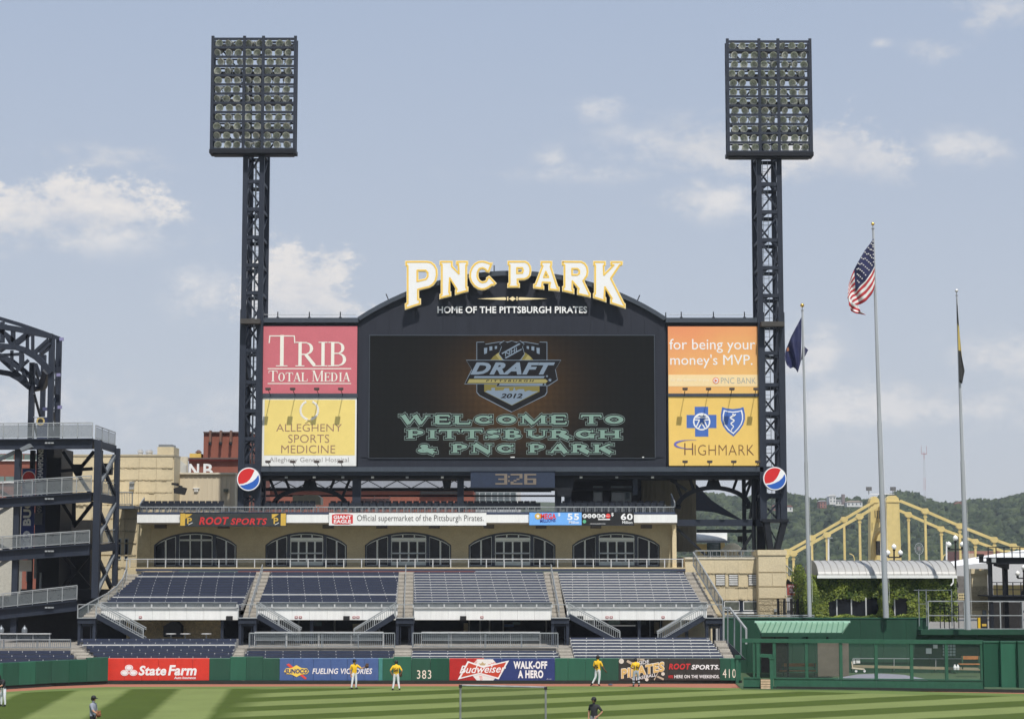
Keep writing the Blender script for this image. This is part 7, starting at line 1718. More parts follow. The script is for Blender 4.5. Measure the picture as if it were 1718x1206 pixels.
flagmesh('flag', 'narrow limp black and gold flag on the rightmost flagpole', [[(1605, 500), (1606, 540), (1608, 590), (1609.5, 640)], [(1606, 510), (1608, 545), (1612, 590), (1614, 644)], [(1607, 520), (1610, 560), (1614, 600), (1618.5, 622)]], lambda u, v: 0 if v < .32 else (1 if v < .62 else 0), 135.8, [fb, fg], amp=.08, nx=6)

# ================================================================ right edge: fences, pier, steel platform, lamps
t = thing('picket_fence', 'dark steel picket fence behind the shortest flagpole', 'fence', PT(1325, 1033, 143))
for i in range(5): b = MB(); b.px(1304 + i * 11, 1004, 1307.5 + i * 11, 1033, 143, 143.2); b.build('post', black, t)
b = MB()
for i in range(14): b.px(1307 + i * 3.2, 1008, 1307.9 + i * 3.2, 1032, 143.05, 143.1, 1020)
b.build('pickets', black, t, kind='stuff'); b = MB(); b.px(1304, 1009, 1352, 1010, 143, 143.1); b.px(1304, 1028, 1352, 1029, 143, 143.1); b.build('rail', black, t)
picket_rail('low_railing', 'low grey rail on top of the bullpen wall left of the short flagpole', PT(1215, 1037, 139.5), PT(1366, 1037, 139.5), .22, infill=False)
t = thing('notice_sign', 'small red notice with white lines beside the stone pier', 'sign', PT(1328, 1000, 146)); b = MB(); b.px(1320.5, 980, 1336, 998, 146, 146.08); b.build('plate', mat('notice_red', (.30, .06, .05), .6), t)
text('OPTIONAL', 1322, 981.5, 1334.5, 984.5, 145.99, whitel, t); 
for k in range(3): b = MB(); b.px(1324, 987 + k * 3, 1333, 988 + k * 3, 145.98, 145.99); b.build('line', whitel, t)
b = MB(); b.px(1327, 998, 1329, 1012, 146, 146.1); b.build('post', greyd, t)
b = MB(); b.px(1318, 998.5, 1352, 1002, 147, 147.4); b.build('tan_ledge', stoneL, None, 'tan ledge behind the red notice', 'ledge')
t = thing('ramp_fence', 'sloping railed walkway descending behind the stone pier', 'walkway', PT(1335, 990, 152)); A, B = PT(1319, 948, 152), PT(1350, 978, 150)
b = MB(); b.beam(A, B, .06); b.beam(A + Vector((0, 0, -.5)), B + Vector((0, 0, -.5)), .05); b.build('rail', grey, t); b = MB(); b.beam(A + Vector((0, 0, -1.3)), B + Vector((0, 0, -1.3)), .1, .6); b.build('stringer', navyd, t)
b = MB()
for i in range(12): p = A.lerp(B, i / 11); b.beam(p, p + Vector((0, 0, -1)), .03)
b.build('pickets', grey, t, kind='stuff')
RP = thing('stone_pier', 'tan stone pier with notched cap at the right, beside the steel platform', 'pier', PT(1644, 1036, 146))
b = MB(); b.px(1631, 960, 1657.5, 1036, 146, 147.5); b.build('core', stoneL, RP); b = MB(); b.px(1629.5, 954, 1643, 962, 145.8, 147.6); b.px(1651, 954, 1659, 962, 145.8, 147.6); b.px(1629.5, 957, 1659, 963, 145.85, 147.6); b.build('cap', stoneL, RP)
for j in range(5):
    for a, c in (((1631.2, 1643), (1643.4, 1657.2)) if j % 2 else ((1631.2, 1650), (1650.4, 1657.2))): b = MB(); b.px(a, 983 + j * 8.2, c, 990.5 + j * 8.2, 145.92, 146, 1000); b.build('stone_block', stoneR, RP)
b = MB(); b.px(1626, 1024, 1658, 1036, 145.7, 147.6); b.build('base', stoneL, RP); b = MB(); b.px(1649, 1023, 1655, 1032, 145.5, 145.7); b.build('box', greyd, RP)
b = MB(); b.px(1566, 966, 1631, 1036, 160, 161); b.build('far_wall', mat('far_grey_wall', (.15, .14, .13), .9, var=.3), None, 'shaded grey wall between the pavilion and the right stone pier', 'wall')
t = thing('patterned_screen', 'small tan screen with nine round holes beside the rightmost flagpole', 'screen', PT(1614, 1006, 150)); b = MB(); b.px(1608, 995, 1620, 1006, 150, 150.1); b.build('plate', mat('screen_tan', (.60, .50, .28), .8), t)
for r_ in range(2):
    for c_ in range(3): p = PT(1610.5 + c_ * 3.6, 998 + r_ * 5, 150); disc(p.x, p.z, 149.99, .055, black, 'hole', t, 8)
RR = picket_rail('guard_railing', 'two-bar grey guard railing on the wall top right of the pavilion', PT(1558, 1056.5, 138.2), PT(1800, 1057, 138.2), 2.0, post=2.7, infill=False, m=grey)
b = MB(); b.beam(PT(1558, 1032, 138.2), PT(1800, 1032, 138.2), .06); b.build('mid_rail', grey, RR)
t = thing('tall_gate', 'tall thin-framed mesh gate against the ivy at the right of the pavilion', 'gate', PT(1568, 1056, 138.6)); b = MB()
for x in (1541, 1553.5, 1596): b.px(x, 988, x + 1.5, 1050, 138.7, 138.75, 1010)
b.px(1533, 989, 1597, 990.2, 138.7, 138.75); b.px(1541, 1012, 1555, 1013, 138.7, 138.75); b.build('frame', greyd, t)
b = MB()
for x in (1577, 1584, 1592, 1600, 1608): b.px(x, 1014, x + 1, 1054, 139.2, 139.3, 1030)
b.px(1577, 1016, 1608, 1017, 139.2, 139.3); b.build('inner_gate', navyd, t)
SPL = thing('steel_platform', 'dark steel two-level viewing platform at the right edge', 'platform', PT(1700, 1056, 143))
def sp_(a, bb, c, d, Y0, Y1, nm='beam', m=navyd): b = MB(); b.px(a, bb, c, d, Y0, Y1, 1000); return b.build(nm, m, SPL)
sp_(1659, 936, 1800, 946, 142.5, 143); sp_(1659, 934.5, 1800, 936, 142.3, 146, 'deck'); sp_(1660, 1000, 1800, 1008, 142.5, 143); sp_(1660, 999, 1800, 1000.5, 142.3, 146, 'deck')
sp_(1660.5, 940, 1666, 1056, 142.6, 143, 'column'); sp_(1685, 946, 1692, 1056, 144.5, 145, 'column'); sp_(1714, 1008, 1716, 1056, 142.5, 143, 'column', grey)
b = MB(); b.beam(PT(1670, 944, 142.8), PT(1690, 950, 144), .3, .4); b.build('bracket', navyd, SPL)
for yt, ybm in ((917, 935), (976, 1000)):
    b = MB()
    for yy in (yt, (yt + ybm) / 2): b.px(1658, yy, 1800, yy + 1.2, 142.3, 142.36, 960)
    b.build('guard_rail', navyd, SPL)
    for k in range(10): sp_(1659 + k * 13.4, yt, 1660.5 + k * 13.4, ybm, 142.3, 142.36, 'rail_post')
for k, (x, c_) in enumerate(((1672, (.22, .12, .16)), (1705, (.3, .28, .25)), (1683, (.12, .10, .10)))):
    pass
sp_(1667, 1010, 1713, 1056, 150, 151, 'dark_back', dkw)
b = MB(); b.px(1668, 981, 1800, 998, 147, 147.3); b.build('yellow_wall', mat('wall_yellow', (.60, .47, .20), .8, var=.1), None, 'pale yellow wall behind the lower deck of the steel platform', 'wall')
t = thing('camera', 'black broadcast camera on the corner of the upper steel platform', 'camera', PT(1652, 945, 142)); b = MB(); b.px(1641, 929, 1651, 933.5, 142, 142.5); b.px(1644, 933, 1650, 942, 142.1, 142.4); b.px(1644, 941, 1660, 943.5, 142.1, 142.4); b.build('body', black, t); b = MB(); b.px(1664, 936, 1671, 943, 142, 142.3); b.build('lens', grey, t)
t = thing('litter_bin', 'black bin with a yellow post beside the right stone pier', 'bin', PT(1648, 1056, 141)); b = MB(); b.px(1645.5, 1036, 1657, 1056, 141, 141.5); b.px(1647, 1033, 1656, 1036.2, 141.1, 141.4); b.build('body', black, t); b = MB(); b.px(1641, 1036, 1645, 1056, 141, 141.3); b.build('yellow_post', mat('bright_yellow', (.70, .45, .02), .5), t); b = MB(); b.px(1647.5, 1046, 1655, 1050, 140.98, 141); b.build('badge', goldp, t)
def lamp(label, px, ybase, ytop, Y, s=1.0):
    t = thing('street_lamp', label, 'street lamp', PT(px, ybase, Y)); A, B = PT(px, ybase, Y), PT(px, ytop, Y)
    b = MB(); b.lathe(A, [(.20 * s, 0), (.16 * s, .3 * s), (.09 * s, .4 * s)], 10); b.tube(A, B, .07 * s, 8, .05 * s); b.build('post', black, t)
    b = MB(); b.beam(B + Vector((-.42 * s, 0, -.5 * s)), B + Vector((.42 * s, 0, -.5 * s)), .09 * s)
    for q in (-.42, 0, .42): b.lathe(B + Vector((q * s, 0, (-.5 if q else -.1) * s)), [(.05 * s, 0), (.10 * s, .1 * s), (.06 * s, .16 * s)], 8)
    b.build('bracket', black, t)
    for q in (-.42, 0, .42):
        b = MB(); c_ = B + Vector((q * s, 0, (-.36 if q else .04) * s)); r = .165 * s
        b.lathe(c_, [(.05 * s, 0)] + [(r * math.sin(R(a)), r - r * math.cos(R(a))) for a in range(30, 180, 25)] + [(.03 * s, 2 * r), (.01, 2.3 * r)], 12); b.build('globe', lampglass, t, smooth=True)
lamp('three-globe street lamp in front of the yellow bridge pylon', 1500, 955, 922, 146, 1.1); lamp('three-globe street lamp left of the rightmost flagpole', 1603, 985, 908, 143, 1.15); lamp('three-globe street lamp cut off by the right edge of the photo', 1717.5, 1000, 957, 147, 1.1)
# ================================================================ hills, woods, bridge
RIDGE = [(-400, 800), (0, 812), (700, 825), (1100, 832), (1180, 826), (1240, 832), (1320, 827), (1345, 830), (1372, 838), (1400, 835), (1450, 836), (1480, 832), (1510, 823), (1535, 826), (1552, 836), (1575, 842), (1610, 841), (1640, 836), (1665, 837), (1690, 832), (1718, 826), (1900, 800), (2300, 780)]
def ridge_z(x, Y=1300):
    px = CX + x / Y * F
    for i in range(len(RIDGE) - 1):
        if RIDGE[i][0] <= px <= RIDGE[i + 1][0]:
            u = (px - RIDGE[i][0]) / (RIDGE[i + 1][0] - RIDGE[i][0]); return PZ(RIDGE[i][1] + (RIDGE[i + 1][1] - RIDGE[i][1]) * u, Y)
    return PZ(815, Y)
def smooth(t): t = max(0, min(1, t)); return t * t * (3 - 2 * t)
def hill_z(x, y):
    px = CX + x / y * F; xr = (px - CX) / F * 1300
    h = ridge_z(xr) - 5.6; t = smooth((y - 760) / 540)
    n = 2.5 * math.sin(x * .021 + y * .013) + 1.5 * math.sin(x * .05 - y * .03)
    return -1 + (h + 1) * t + n * t * (1 - t) * 2 - (0 if y < 1300 else (y - 1300) * .02)
b = MB(); nx, ny = 70, 26; xs_ = [-650 + i * 1500 / nx for i in range(nx + 1)]; ys_ = [690 + j * 900 / ny for j in range(ny + 1)]
b.add([(x, y, hill_z(x, y)) for y in ys_ for x in xs_], [(j * (nx + 1) + i, j * (nx + 1) + i + 1, (j + 1) * (nx + 1) + i + 1, (j + 1) * (nx + 1) + i) for j in range(ny) for i in range(nx)])
o = b.build('hills', mat('hill_soil', (.045, .060, .022), .95, var=.4, scale=.03), org=(0, 0, 0), smooth=True); o['kind'] = 'structure'
def icos():
    bm = bmesh.new(); bmesh.ops.create_icosphere(bm, subdivisions=1, radius=1); v = [x.co.copy() for x in bm.verts]; f = [tuple(q.index for q in x.verts) for x in bm.faces]; bm.free(); return v, f
IV_, IF_ = icos()
bm = bmesh.new(); bmesh.ops.create_icosphere(bm, subdivisions=2, radius=1); I2V = [x.co.copy() for x in bm.verts]; I2F = [tuple(q.index for q in x.verts) for x in bm.faces]; bm.free()
wood = leafmat('woodland_leaf', (.016, .028, .014), (.060, .080, .036), .22)
wood.node_tree.nodes['Principled BSDF'].inputs['Roughness'].default_value = .95
rnd = random.Random(12)
bare = [(1325, 1350, 850, 866)]
def woods(n, ya, yb, name, label, pxr):
    b = MB(); vs = []; fs = []
    for _ in range(n):
        px = rnd.uniform(*pxr); y = ya + (yb - ya) * rnd.random() ** .8; x = (px - CX) / F * y
        z = hill_z(x, y); s = rnd.uniform(1.5, 3.1); k = len(vs)
        hz = s * rnd.uniform(.8, 1.2)
        for v in I2V:
            q = 1 + .33 * math.sin(v.x * 7 + _ * 1.7) * math.sin(v.y * 6 + _) + .22 * math.sin(v.z * 9 + _ * 2.3) + rnd.uniform(-.13, .13)
            vs.append((x + v.x * s * q, y + v.y * s * q, z + hz * .55 + v.z * hz * q))
        fs += [tuple(i + k for i in f) for f in I2F]
    b.v = vs; b.f = fs; o = b.build(name, wood, None, label, 'woodland', kind='stuff', org=(0, 0, 0), smooth=True); return o
woods(7500, 800, 1335, 'hillside_woods', 'dense green woods covering the far hillside', (1130, 1790))
# houses on the hill
def house(label, px, py, w, h, Y, m, roofm, wins=3):
    t = thing('hill_house', label, 'house', PT(px, py, Y)); b = MB(); b.px(px - w / 2, py - h, px + w / 2, py, Y, Y + 9); b.build('wall', m, t)
    A = [xz(px - w / 2 - .6, py - h, Y), xz(px + w / 2 + .6, py - h, Y), xz(px + w / 4, py - h - 2.4, Y), xz(px - w / 4, py - h - 2.4, Y)]
    b = MB(); b.prism(A, Y - .3, Y + 9.3); fixn(b.build('roof', roofm, t))
    for i in range(wins):
        b = MB(); x = px - w / 2 + (i + .5) * w / wins; b.px(x - .9, py - h + 2, x + .9, py - h + 4.6, Y - .15, Y); b.build('window', glassg, t)
        if h > 9: b = MB(); b.px(x - .9, py - h + 7, x + .9, py - h + 9.4, Y - .15, Y); b.build('window', glassg, t)
hw, hr = mat('house_white', (.62, .62, .60), .7, var=.05), mat('roof_red', (.25, .10, .08), .8)
hg = mat('roof_grey', (.32, .32, .33), .8); hb_ = mat('house_brick', (.30, .14, .11), .8)
Yh = 1040
house('tall white block house on the wooded hill', 1397, 846, 11, 14, Yh, hw, hw, 2); house('long white house on the wooded hill, joined to the tall block', 1409, 848, 15, 8, Yh + 10, hw, hg, 3); house('red and white gabled house left of the tall white block', 1381, 852, 11, 11, Yh - 6, hb_, hg, 2)
house('white house with a long pale roof right of the tall white block', 1434, 850, 26, 8, Yh - 8, hw, mat('roof_tan', (.40, .33, .28), .8), 4); house('small white and red house beside the right light tower', 1323, 858, 14, 8, Yh, hw, hr, 2); house('small pale house seen through the mast foot', 1303, 856, 10, 7, Yh + 5, hb_, hr, 2)
house('low brick house on the ridge right of the antenna', 1612, 848, 12, 4, 1180, hb_, hr, 2)
b = MB(); p = PT(1414.5, 846, Yh); b.tube(p, PT(1414.5, 829, Yh), 1.0, 8); b.build('chimney_stack', mat('stack_grey', (.20, .17, .17), .8), None, 'short dark chimney stack beside the white hill house', 'chimney')
AN = thing('radio_mast', 'tall thin red and white lattice radio mast on the ridge', 'mast', PT(1552, 842, 1200))
A = PT(1552, 842, 1200); mr = mat('mast_red', (.42, .24, .26), .7); mw = mat('mast_white', (.45, .46, .48), .7)
for i in range(8):
    za, zc = PZ(842 - i * 10.2, 1200), PZ(842 - (i + 1) * 10.2, 1200); b = MB(); w = .55 - .03 * i
    for s in (-w, w): b.beam((A.x + s, 1200, za), (A.x + s, 1200, zc), .16)
    for k in range(4): z0 = za + (zc - za) * k / 4; z1 = za + (zc - za) * (k + 1) / 4; b.beam((A.x - w, 1200, z0), (A.x + w, 1200, z1), .1)
    b.build('mast_section', mr if i in (2, 3, 7) else mw, AN)
b = MB(); zt = PZ(761, 1200); b.beam((A.x - 1.8, 1200, zt), (A.x + 1.8, 1200, zt), .5)
for s in (-1.6, 0, 1.6): b.beam((A.x + s, 1200, zt), (A.x + s, 1200, PZ(748 if s else 757, 1200)), .22)
b.build('aerials', mr, AN)
# ---------------- bridge
YBn, YBf = 300.0, 313.0
BR = thing('suspension_bridge', 'pale yellow chain suspension bridge with a tapered riveted pylon', 'bridge', (PX(1490, YBn), 306, PZ(985, YBn)))
def pylon(a0, a1, b0, b1, yt, Y, D):
    b = MB(); zt, zb = PZ(yt, Y), PZ(985, Y)
    X = [PX(a0, Y, yt), PX(a1, Y, yt), PX(b0, Y, 940), PX(b1, Y, 940)]
    b.add([(X[2], Y, zb), (X[3], Y, zb), (X[3], Y + D, zb), (X[2], Y + D, zb), (X[0], Y, zt), (X[1], Y, zt), (X[1], Y + D, zt), (X[0], Y + D, zt)], [(0, 1, 5, 4), (1, 2, 6, 5), (2, 3, 7, 6), (3, 0, 4, 7), (4, 5, 6, 7)]); b.build('pylon_leg', yellowb, BR)
    b = MB(); c = (X[0] + X[1]) / 2; h = (X[1] - X[0]) / 2
    b.box(X[0] - .12, Y - .12, zt - .12, X[1] + .12, Y + D + .12, zt + .1)
    b.prism([(X[0] - .05, zt + .1), (X[1] + .05, zt + .1), (X[1] - .1, zt + .55), (X[1] - .5, zt + .9), (X[0] + .5, zt + .9), (X[0] + .1, zt + .55)], Y - .05, Y + D); b.build('pylon_cap', yellowb, BR)
    b = MB(); b.add([(c - .12, Y - .03, zb), (c + .12, Y - .03, zb), (c + .06, Y - .03, zt - .15), (c - .06, Y - .03, zt - .15), (c - .12, Y, zb), (c + .12, Y, zb), (c + .06, Y, zt - .15), (c - .06, Y, zt - .15)], [(0, 1, 2, 3), (0, 3, 7, 4), (1, 5, 6, 2)]); b.build('pylon_rib', yellowb, BR)
    b = MB()
    for s, t_ in ((0, 2), (1, 3)):
        x_t, x_b = X[s], X[t_]; q = .14 if s == 0 else -.14; b.add([(x_b, Y - .04, zb), (x_b + q, Y - .04, zb), (x_t + q, Y - .04, zt), (x_t, Y - .04, zt)], [(0, 1, 2, 3) if q > 0 else (3, 2, 1, 0)])
    b.build('pylon_edge', yellowb, BR)
pylon(1487.5, 1508.5, 1486.5, 1513, 841, YBn, 1.8); pylon(1460.5, 1475, 1460.0, 1480, 842, YBf, 2.2)
b = MB(); q = [(PT(1466, 853, YBf - .5), PT(1488, 848, YBn + 1))]
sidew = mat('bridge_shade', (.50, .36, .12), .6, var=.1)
zt1 = PZ(846, YBn); zt0 = PZ(873, YBn); xa, xb = PX(1474, YBf, 850), PX(1487.5, YBn, 850)
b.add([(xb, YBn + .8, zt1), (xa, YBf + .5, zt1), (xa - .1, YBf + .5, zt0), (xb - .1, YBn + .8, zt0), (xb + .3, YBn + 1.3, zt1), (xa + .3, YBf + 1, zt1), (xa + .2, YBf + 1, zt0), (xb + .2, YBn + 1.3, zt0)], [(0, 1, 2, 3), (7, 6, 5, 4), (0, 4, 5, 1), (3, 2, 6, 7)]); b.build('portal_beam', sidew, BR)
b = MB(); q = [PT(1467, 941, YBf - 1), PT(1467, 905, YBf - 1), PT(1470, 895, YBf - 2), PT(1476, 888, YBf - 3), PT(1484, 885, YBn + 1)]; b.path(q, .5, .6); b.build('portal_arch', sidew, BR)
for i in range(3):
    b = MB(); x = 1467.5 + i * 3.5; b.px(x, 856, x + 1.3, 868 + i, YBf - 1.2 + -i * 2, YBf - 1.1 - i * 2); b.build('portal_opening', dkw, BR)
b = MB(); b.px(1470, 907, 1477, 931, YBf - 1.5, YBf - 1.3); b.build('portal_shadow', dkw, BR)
chains = [(YBn, [(1510, 840), (1552, 857), (1610, 882), (1668, 905), (1700, 916), (1790, 940)], 'near'), (YBf, [(1509, 856), (1524, 863), (1579, 887), (1636, 908), (1690, 927), (1790, 950)], 'far'),
          (YBn, [(1480, 843), (1442, 866), (1387, 897), (1331, 928), (1300, 941), (1240, 965)], 'near'), (YBf, [(1465, 842), (1416, 871), (1362, 902), (1320, 925), (1285, 943), (1230, 968)], 'far')]
for Y, pts, nm in chains:
    for i in range(len(pts) - 1):
        p, q = PT(*pts[i], Y), PT(*pts[i + 1], Y); b = MB(); d = (q - p).normalized(); b.beam(p, q, .42, .42); b.build('chain_link', yellowb, BR)
    for i, (x, y) in enumerate(pts[1:]):
        p = PT(x, y, Y); b = MB(); b.prism([(p.x - .62, p.z - .1), (p.x - .3, p.z - .45), (p.x + .3, p.z - .45), (p.x + .62, p.z - .1), (p.x + .35, p.z + .42), (p.x - .35, p.z + .42)], Y - .32, Y + .32); b.build('chain_joint', yellowb, BR)
        if y < 935:
            z1 = PZ(975, Y); b = MB(); b.box(p.x - .17, Y - .15, z1, p.x + .17, Y + .15, p.z - .4); b.box(p.x - .26, Y - .2, p.z - 1.0, p.x + .26, Y + .2, p.z - .75); b.build('hanger', yellowb, BR)
for Y in (YBn, YBf): b = MB(); b.px(1230, 966, 1800, 976, Y, Y + .5); b.build('deck_girder', yellowb, BR)
b = MB(); b.px(1230, 972, 1800, 976, YBn + .5, YBf); b.build('deck', concd, BR)
for x, lab in ((1457.5, 'left'), (1498, 'right')):
    t = thing('floodlight', '%s grey floodlight on a white bar above the bridge pylon' % lab, 'floodlight', PT(x, 829, 290)); p = PT(x, 820, 290)
    b = MB(); b.box(p.x - .35, p.y - .3, p.z - .25, p.x + .4, p.y + .3, p.z + .3); b.box(p.x - .3, p.y - .32, p.z + .0, p.x + .3, p.y - .3, p.z + .22); b.build('housing', mat('flood_grey', (.14, .14, .14), .5), t)
    b = MB(); b.beam((p.x, p.y, p.z - .2), (p.x, p.y, PZ(829, 290)), .1); b.build('stem', greyd, t)
b = MB(); b.beam(PT(1459, 828.5, 290), PT(1500, 828.5, 290), .1); b.beam(PT(1478, 828.5, 290), PT(1478, 960, 290), .12); b.build('light_bar', whitep, None, 'thin white crossbar carrying two floodlights above the bridge pylon', 'bar')
# river buildings, tents, lamps near the bridge
t = thing('white_tent', 'large white curved tent roof behind the steel platform', 'tent', PT(1680, 965, 260)); b = MB(); n = 14
top = [PT(1590 + i * 16, 946 - 30 * math.sin(R(8 + 82 * i / n)) ** 1.1, 262 + i * .4) for i in range(n + 1)]; bot = [PT(1590 + i * 16, 953 - 18 * math.sin(R(8 + 82 * i / n)), 258) for i in range(n + 1)]
b.add(top + bot, [(i, i + 1, n + 2 + i, n + 1 + i) for i in range(n)]); b.add([v + Vector((0, 0, 0)) for v in bot] + [Vector((v.x, 259, PZ(985, 259))) for v in bot], [(i, i + 1, n + 2 + i, n + 1 + i) for i in range(n)])
b.build('canopy', mat('tent_white', (.74, .74, .74), .6, var=.03), t)
b = MB(); b.px(1622, 924, 1700, 960, 420, 440); b.build('riverside_building', hb_, None, 'low red brick riverside building behind the tent', 'building')
b = MB(); b.px(1625, 928, 1634, 940, 410, 418); b.build('pale_building', mat('bldg_tan', (.45, .36, .25), .8), None, 'small tan riverside building left of the brick one', 'building')
t = thing('ferris_sign', 'small round grey spoked disc standing beyond the pavilion roof', 'round sign', PT(1542, 945, 200)); p = PT(1542, 920, 200); b = MB()
pts = [(p.x + .42 * math.cos(R(a)), 200, p.z + .58 * math.sin(R(a))) for a in range(0, 361, 20)]; b.path(pts, .05)
for a in range(0, 360, 30): b.beam((p.x, 200, p.z), (p.x + .42 * math.cos(R(a)), 200, p.z + .58 * math.sin(R(a))), .03)
b.beam((p.x, 200, p.z - .58), (p.x, 200, p.z - 1.7), .08); b.build('wheel', grey, t); disc(p.x, p.z, 200.1, .2, mat('disc_rose', (.30, .18, .18), .6), 'hub', t, 12)
for x, y0, y1, s, lab in ((1390, 902, 960, 1, 'white street light pole left of the bridge pylon'), (1588, 908, 960, 0, 'short white pole left of the rightmost flagpole')):
    t = thing('light_pole', lab, 'pole', PT(x, y1, 190)); b = MB(); b.tube(PT(x, y1, 190), PT(x, y0, 190), .10, 8, .07); b.build('shaft', whitep, t)
    if s: b = MB(); p = PT(x, y0, 190); b.box(p.x - .1, p.y - .1, p.z - .05, p.x + .38, p.y + .1, p.z + .06); b.build('lamp_head', grey, t)
for x, s, lab in ((1432, 1, 'small yellow curved street light left of the pylon'), (1583, -1, 'small yellow curved street light right of the pylon')):
    t = thing('curved_street_light', lab, 'street light', PT(x, 955, 260)); b = MB(); b.path([PT(x + s * q[0], q[1], 260) for q in ((1.5, 955), (1.5, 938), (0, 932), (-4, 929), (-7, 928.5))], .11); b.build('arm', yellowb, t)
# people in the shade under the platform
for k, (px, m_) in enumerate(((1672, 0), (1700, 1))): pass
hz = bpy.data.materials.new('haze_air'); hz.use_nodes = True; nt = hz.node_tree; nt.nodes.clear()
ho = N(nt, 'ShaderNodeOutputMaterial'); pv = N(nt, 'ShaderNodeVolumePrincipled', {'Color': (.80, .87, 1, 1), 'Density': .00014, 'Anisotropy': .1}); nt.links.new(pv.outputs[0], ho.inputs['Volume'])
b = MB(); b.box(-910, -210, -12, 910, 1600, 125); b.build('haze', hz, None, 'pale summer haze filling the air', kind='stuff')
# ================================================================ people on the field
hairm = mat('dark_hair', (.02, .014, .010), .8); capm = mat('cap_black', (.012, .012, .013), .7, var=.1); glove = mat('glove_leather', (.07, .035, .02), .7); yshirt = mat('yellow_jersey', (.80, .48, .015), .75, var=.06, scale=6); wpants = mat('white_trousers', (.74, .75, .80), .8, var=.05, scale=5)
bshirt = mat('black_shirt', (.020, .021, .024), .8, var=.2, scale=5); gshirt = mat('grey_shirt', (.26, .28, .34), .8, var=.1, scale=5); shoe = mat('shoe_black', (.015, .015, .016), .6)
def person(label, px, feet_py, face, J, shirt, pants, cap=True, sk=skin, h=1.86, glove_on=None, number=None, extra=None, shoes=None, glm=None, Y=None):
    if Y is None: G = GP(px, feet_py); G.z = .034
    else: G = Vector((PX(px, Y, feet_py), Y, .034))
    t = thing('person', label, 'person', G, rz=face)
    P = {'pel': (0, 0, .95), 'sp': (0, 0, 1.15), 'ch': (0, 0, 1.36), 'nk': (0, 0, 1.50), 'hd0': (0, -.015, 1.58), 'hd': (0, -.03, 1.68), 'ht': (0, -.02, 1.79), 'nose': (0, -.115, 1.655),
         'shl': (-.19, 0, 1.43), 'shr': (.19, 0, 1.43), 'ell': (-.26, 0, 1.15), 'elr': (.26, 0, 1.15), 'wrl': (-.27, -.04, .92), 'wrr': (.27, -.04, .92),
         'hpl': (-.10, 0, .90), 'hpr': (.10, 0, .90), 'knl': (-.13, -.02, .50), 'knr': (.13, -.02, .50), 'anl': (-.15, .02, .09), 'anr': (.15, .02, .09), 'tol': (-.17, -.17, .04), 'tor': (.17, -.17, .04)}
    P.update(J)
    for s in 'lr':
        w, e = Vector(P['wr' + s]), Vector(P['el' + s]); d = (w - e).normalized(); P['ha' + s] = tuple(w + d * .08)
    names = list(P); idx = {n: i for i, n in enumerate(names)}; vs = [Vector(P[n]) for n in names]
    rad = {'pel': .155, 'sp': .145, 'ch': .17, 'nk': .062, 'hd0': .068, 'hd': .098, 'ht': .075, 'nose': .018, 'sh': .085, 'el': .05, 'wr': .033, 'hp': .105, 'kn': .072, 'an': .052, 'to': .042, 'ha': .040}
    ed = [('pel', 'sp'), ('sp', 'ch'), ('ch', 'nk'), ('nk', 'hd0'), ('hd0', 'hd'), ('hd', 'ht'), ('hd', 'nose')]
    for s in 'lr': ed += [('ch', 'sh' + s), ('sh' + s, 'el' + s), ('el' + s, 'wr' + s), ('wr' + s, 'ha' + s), ('pel', 'hp' + s), ('hp' + s, 'kn' + s), ('kn' + s, 'an' + s), ('an' + s, 'to' + s)]
    E = [(idx[a], idx[b]) for a, b in ed]; rr = [rad.get(n, rad.get(n[:2], .05)) for n in names]
    for s in 'lr':
        w, hnd = vs[idx['wr' + s]], vs[idx['ha' + s]]; d = (hnd - w).normalized(); side = d.cross(Vector((0, 1, 0))); side = side.normalized() if side.length > .1 else Vector((1, 0, 0))
        for k, (o_, l) in enumerate(((-.030, .07), (-.010, .085), (.010, .08), (.030, .065))):
            a = hnd + side * o_ + d * .02; bq = a + d * l * .6 + Vector((0, -.012, 0)); cq = bq + d * l * .4 + Vector((0, -.02, 0))
            i0 = len(vs); vs += [a, bq, cq]; rr += [.010, .009, .008]; E += [(idx['ha' + s], i0), (i0, i0 + 1), (i0 + 1, i0 + 2)]
        i0 = len(vs); sg = 1 if s == 'l' else -1; vs += [hnd + side * .045 * sg - d * .02, hnd + side * .06 * sg + d * .03]; rr += [.011, .009]; E += [(idx['ha' + s], i0), (i0, i0 + 1)]
    k = h / 1.86
    me = bpy.data.meshes.new('skeleton'); me.from_pydata([v * k for v in vs], E, []); tmp = bpy.data.objects.new('tmpp', me); col.objects.link(tmp)
    tmp.modifiers.new('s', 'SKIN')
    for i, sv in enumerate(me.skin_vertices[0].data): sv.radius = (rr[i] * k * (1.12 if i in (idx['pel'], idx['ch']) else 1), rr[i] * k * (.8 if i in (idx['pel'], idx['sp'], idx['ch']) else 1)); sv.use_root = i == idx['pel']
    m2 = tmp.modifiers.new('u', 'SUBSURF'); m2.levels = 1; m2.render_levels = 1
    dg = bpy.context.evaluated_depsgraph_get(); body = bpy.data.meshes.new_from_object(tmp.evaluated_get(dg)); bpy.data.objects.remove(tmp)
    for m in (sk, shirt, pants, shoes or shoe): body.materials.append(m)
    segs = []
    for a, b_ in ed:
        c = 1
        if a in ('nk', 'hd0', 'hd'): c = 0
        if a[:2] in ('el', 'wr'): c = 0
        if a[:2] in ('hp', 'kn') or a == 'pel': c = 2
        if a[:2] == 'an': c = 3
        if (a, b_) == ('pel', 'sp'): c = 1
        segs.append((Vector(P[a]) * k, Vector(P[b_]) * k, c, a))
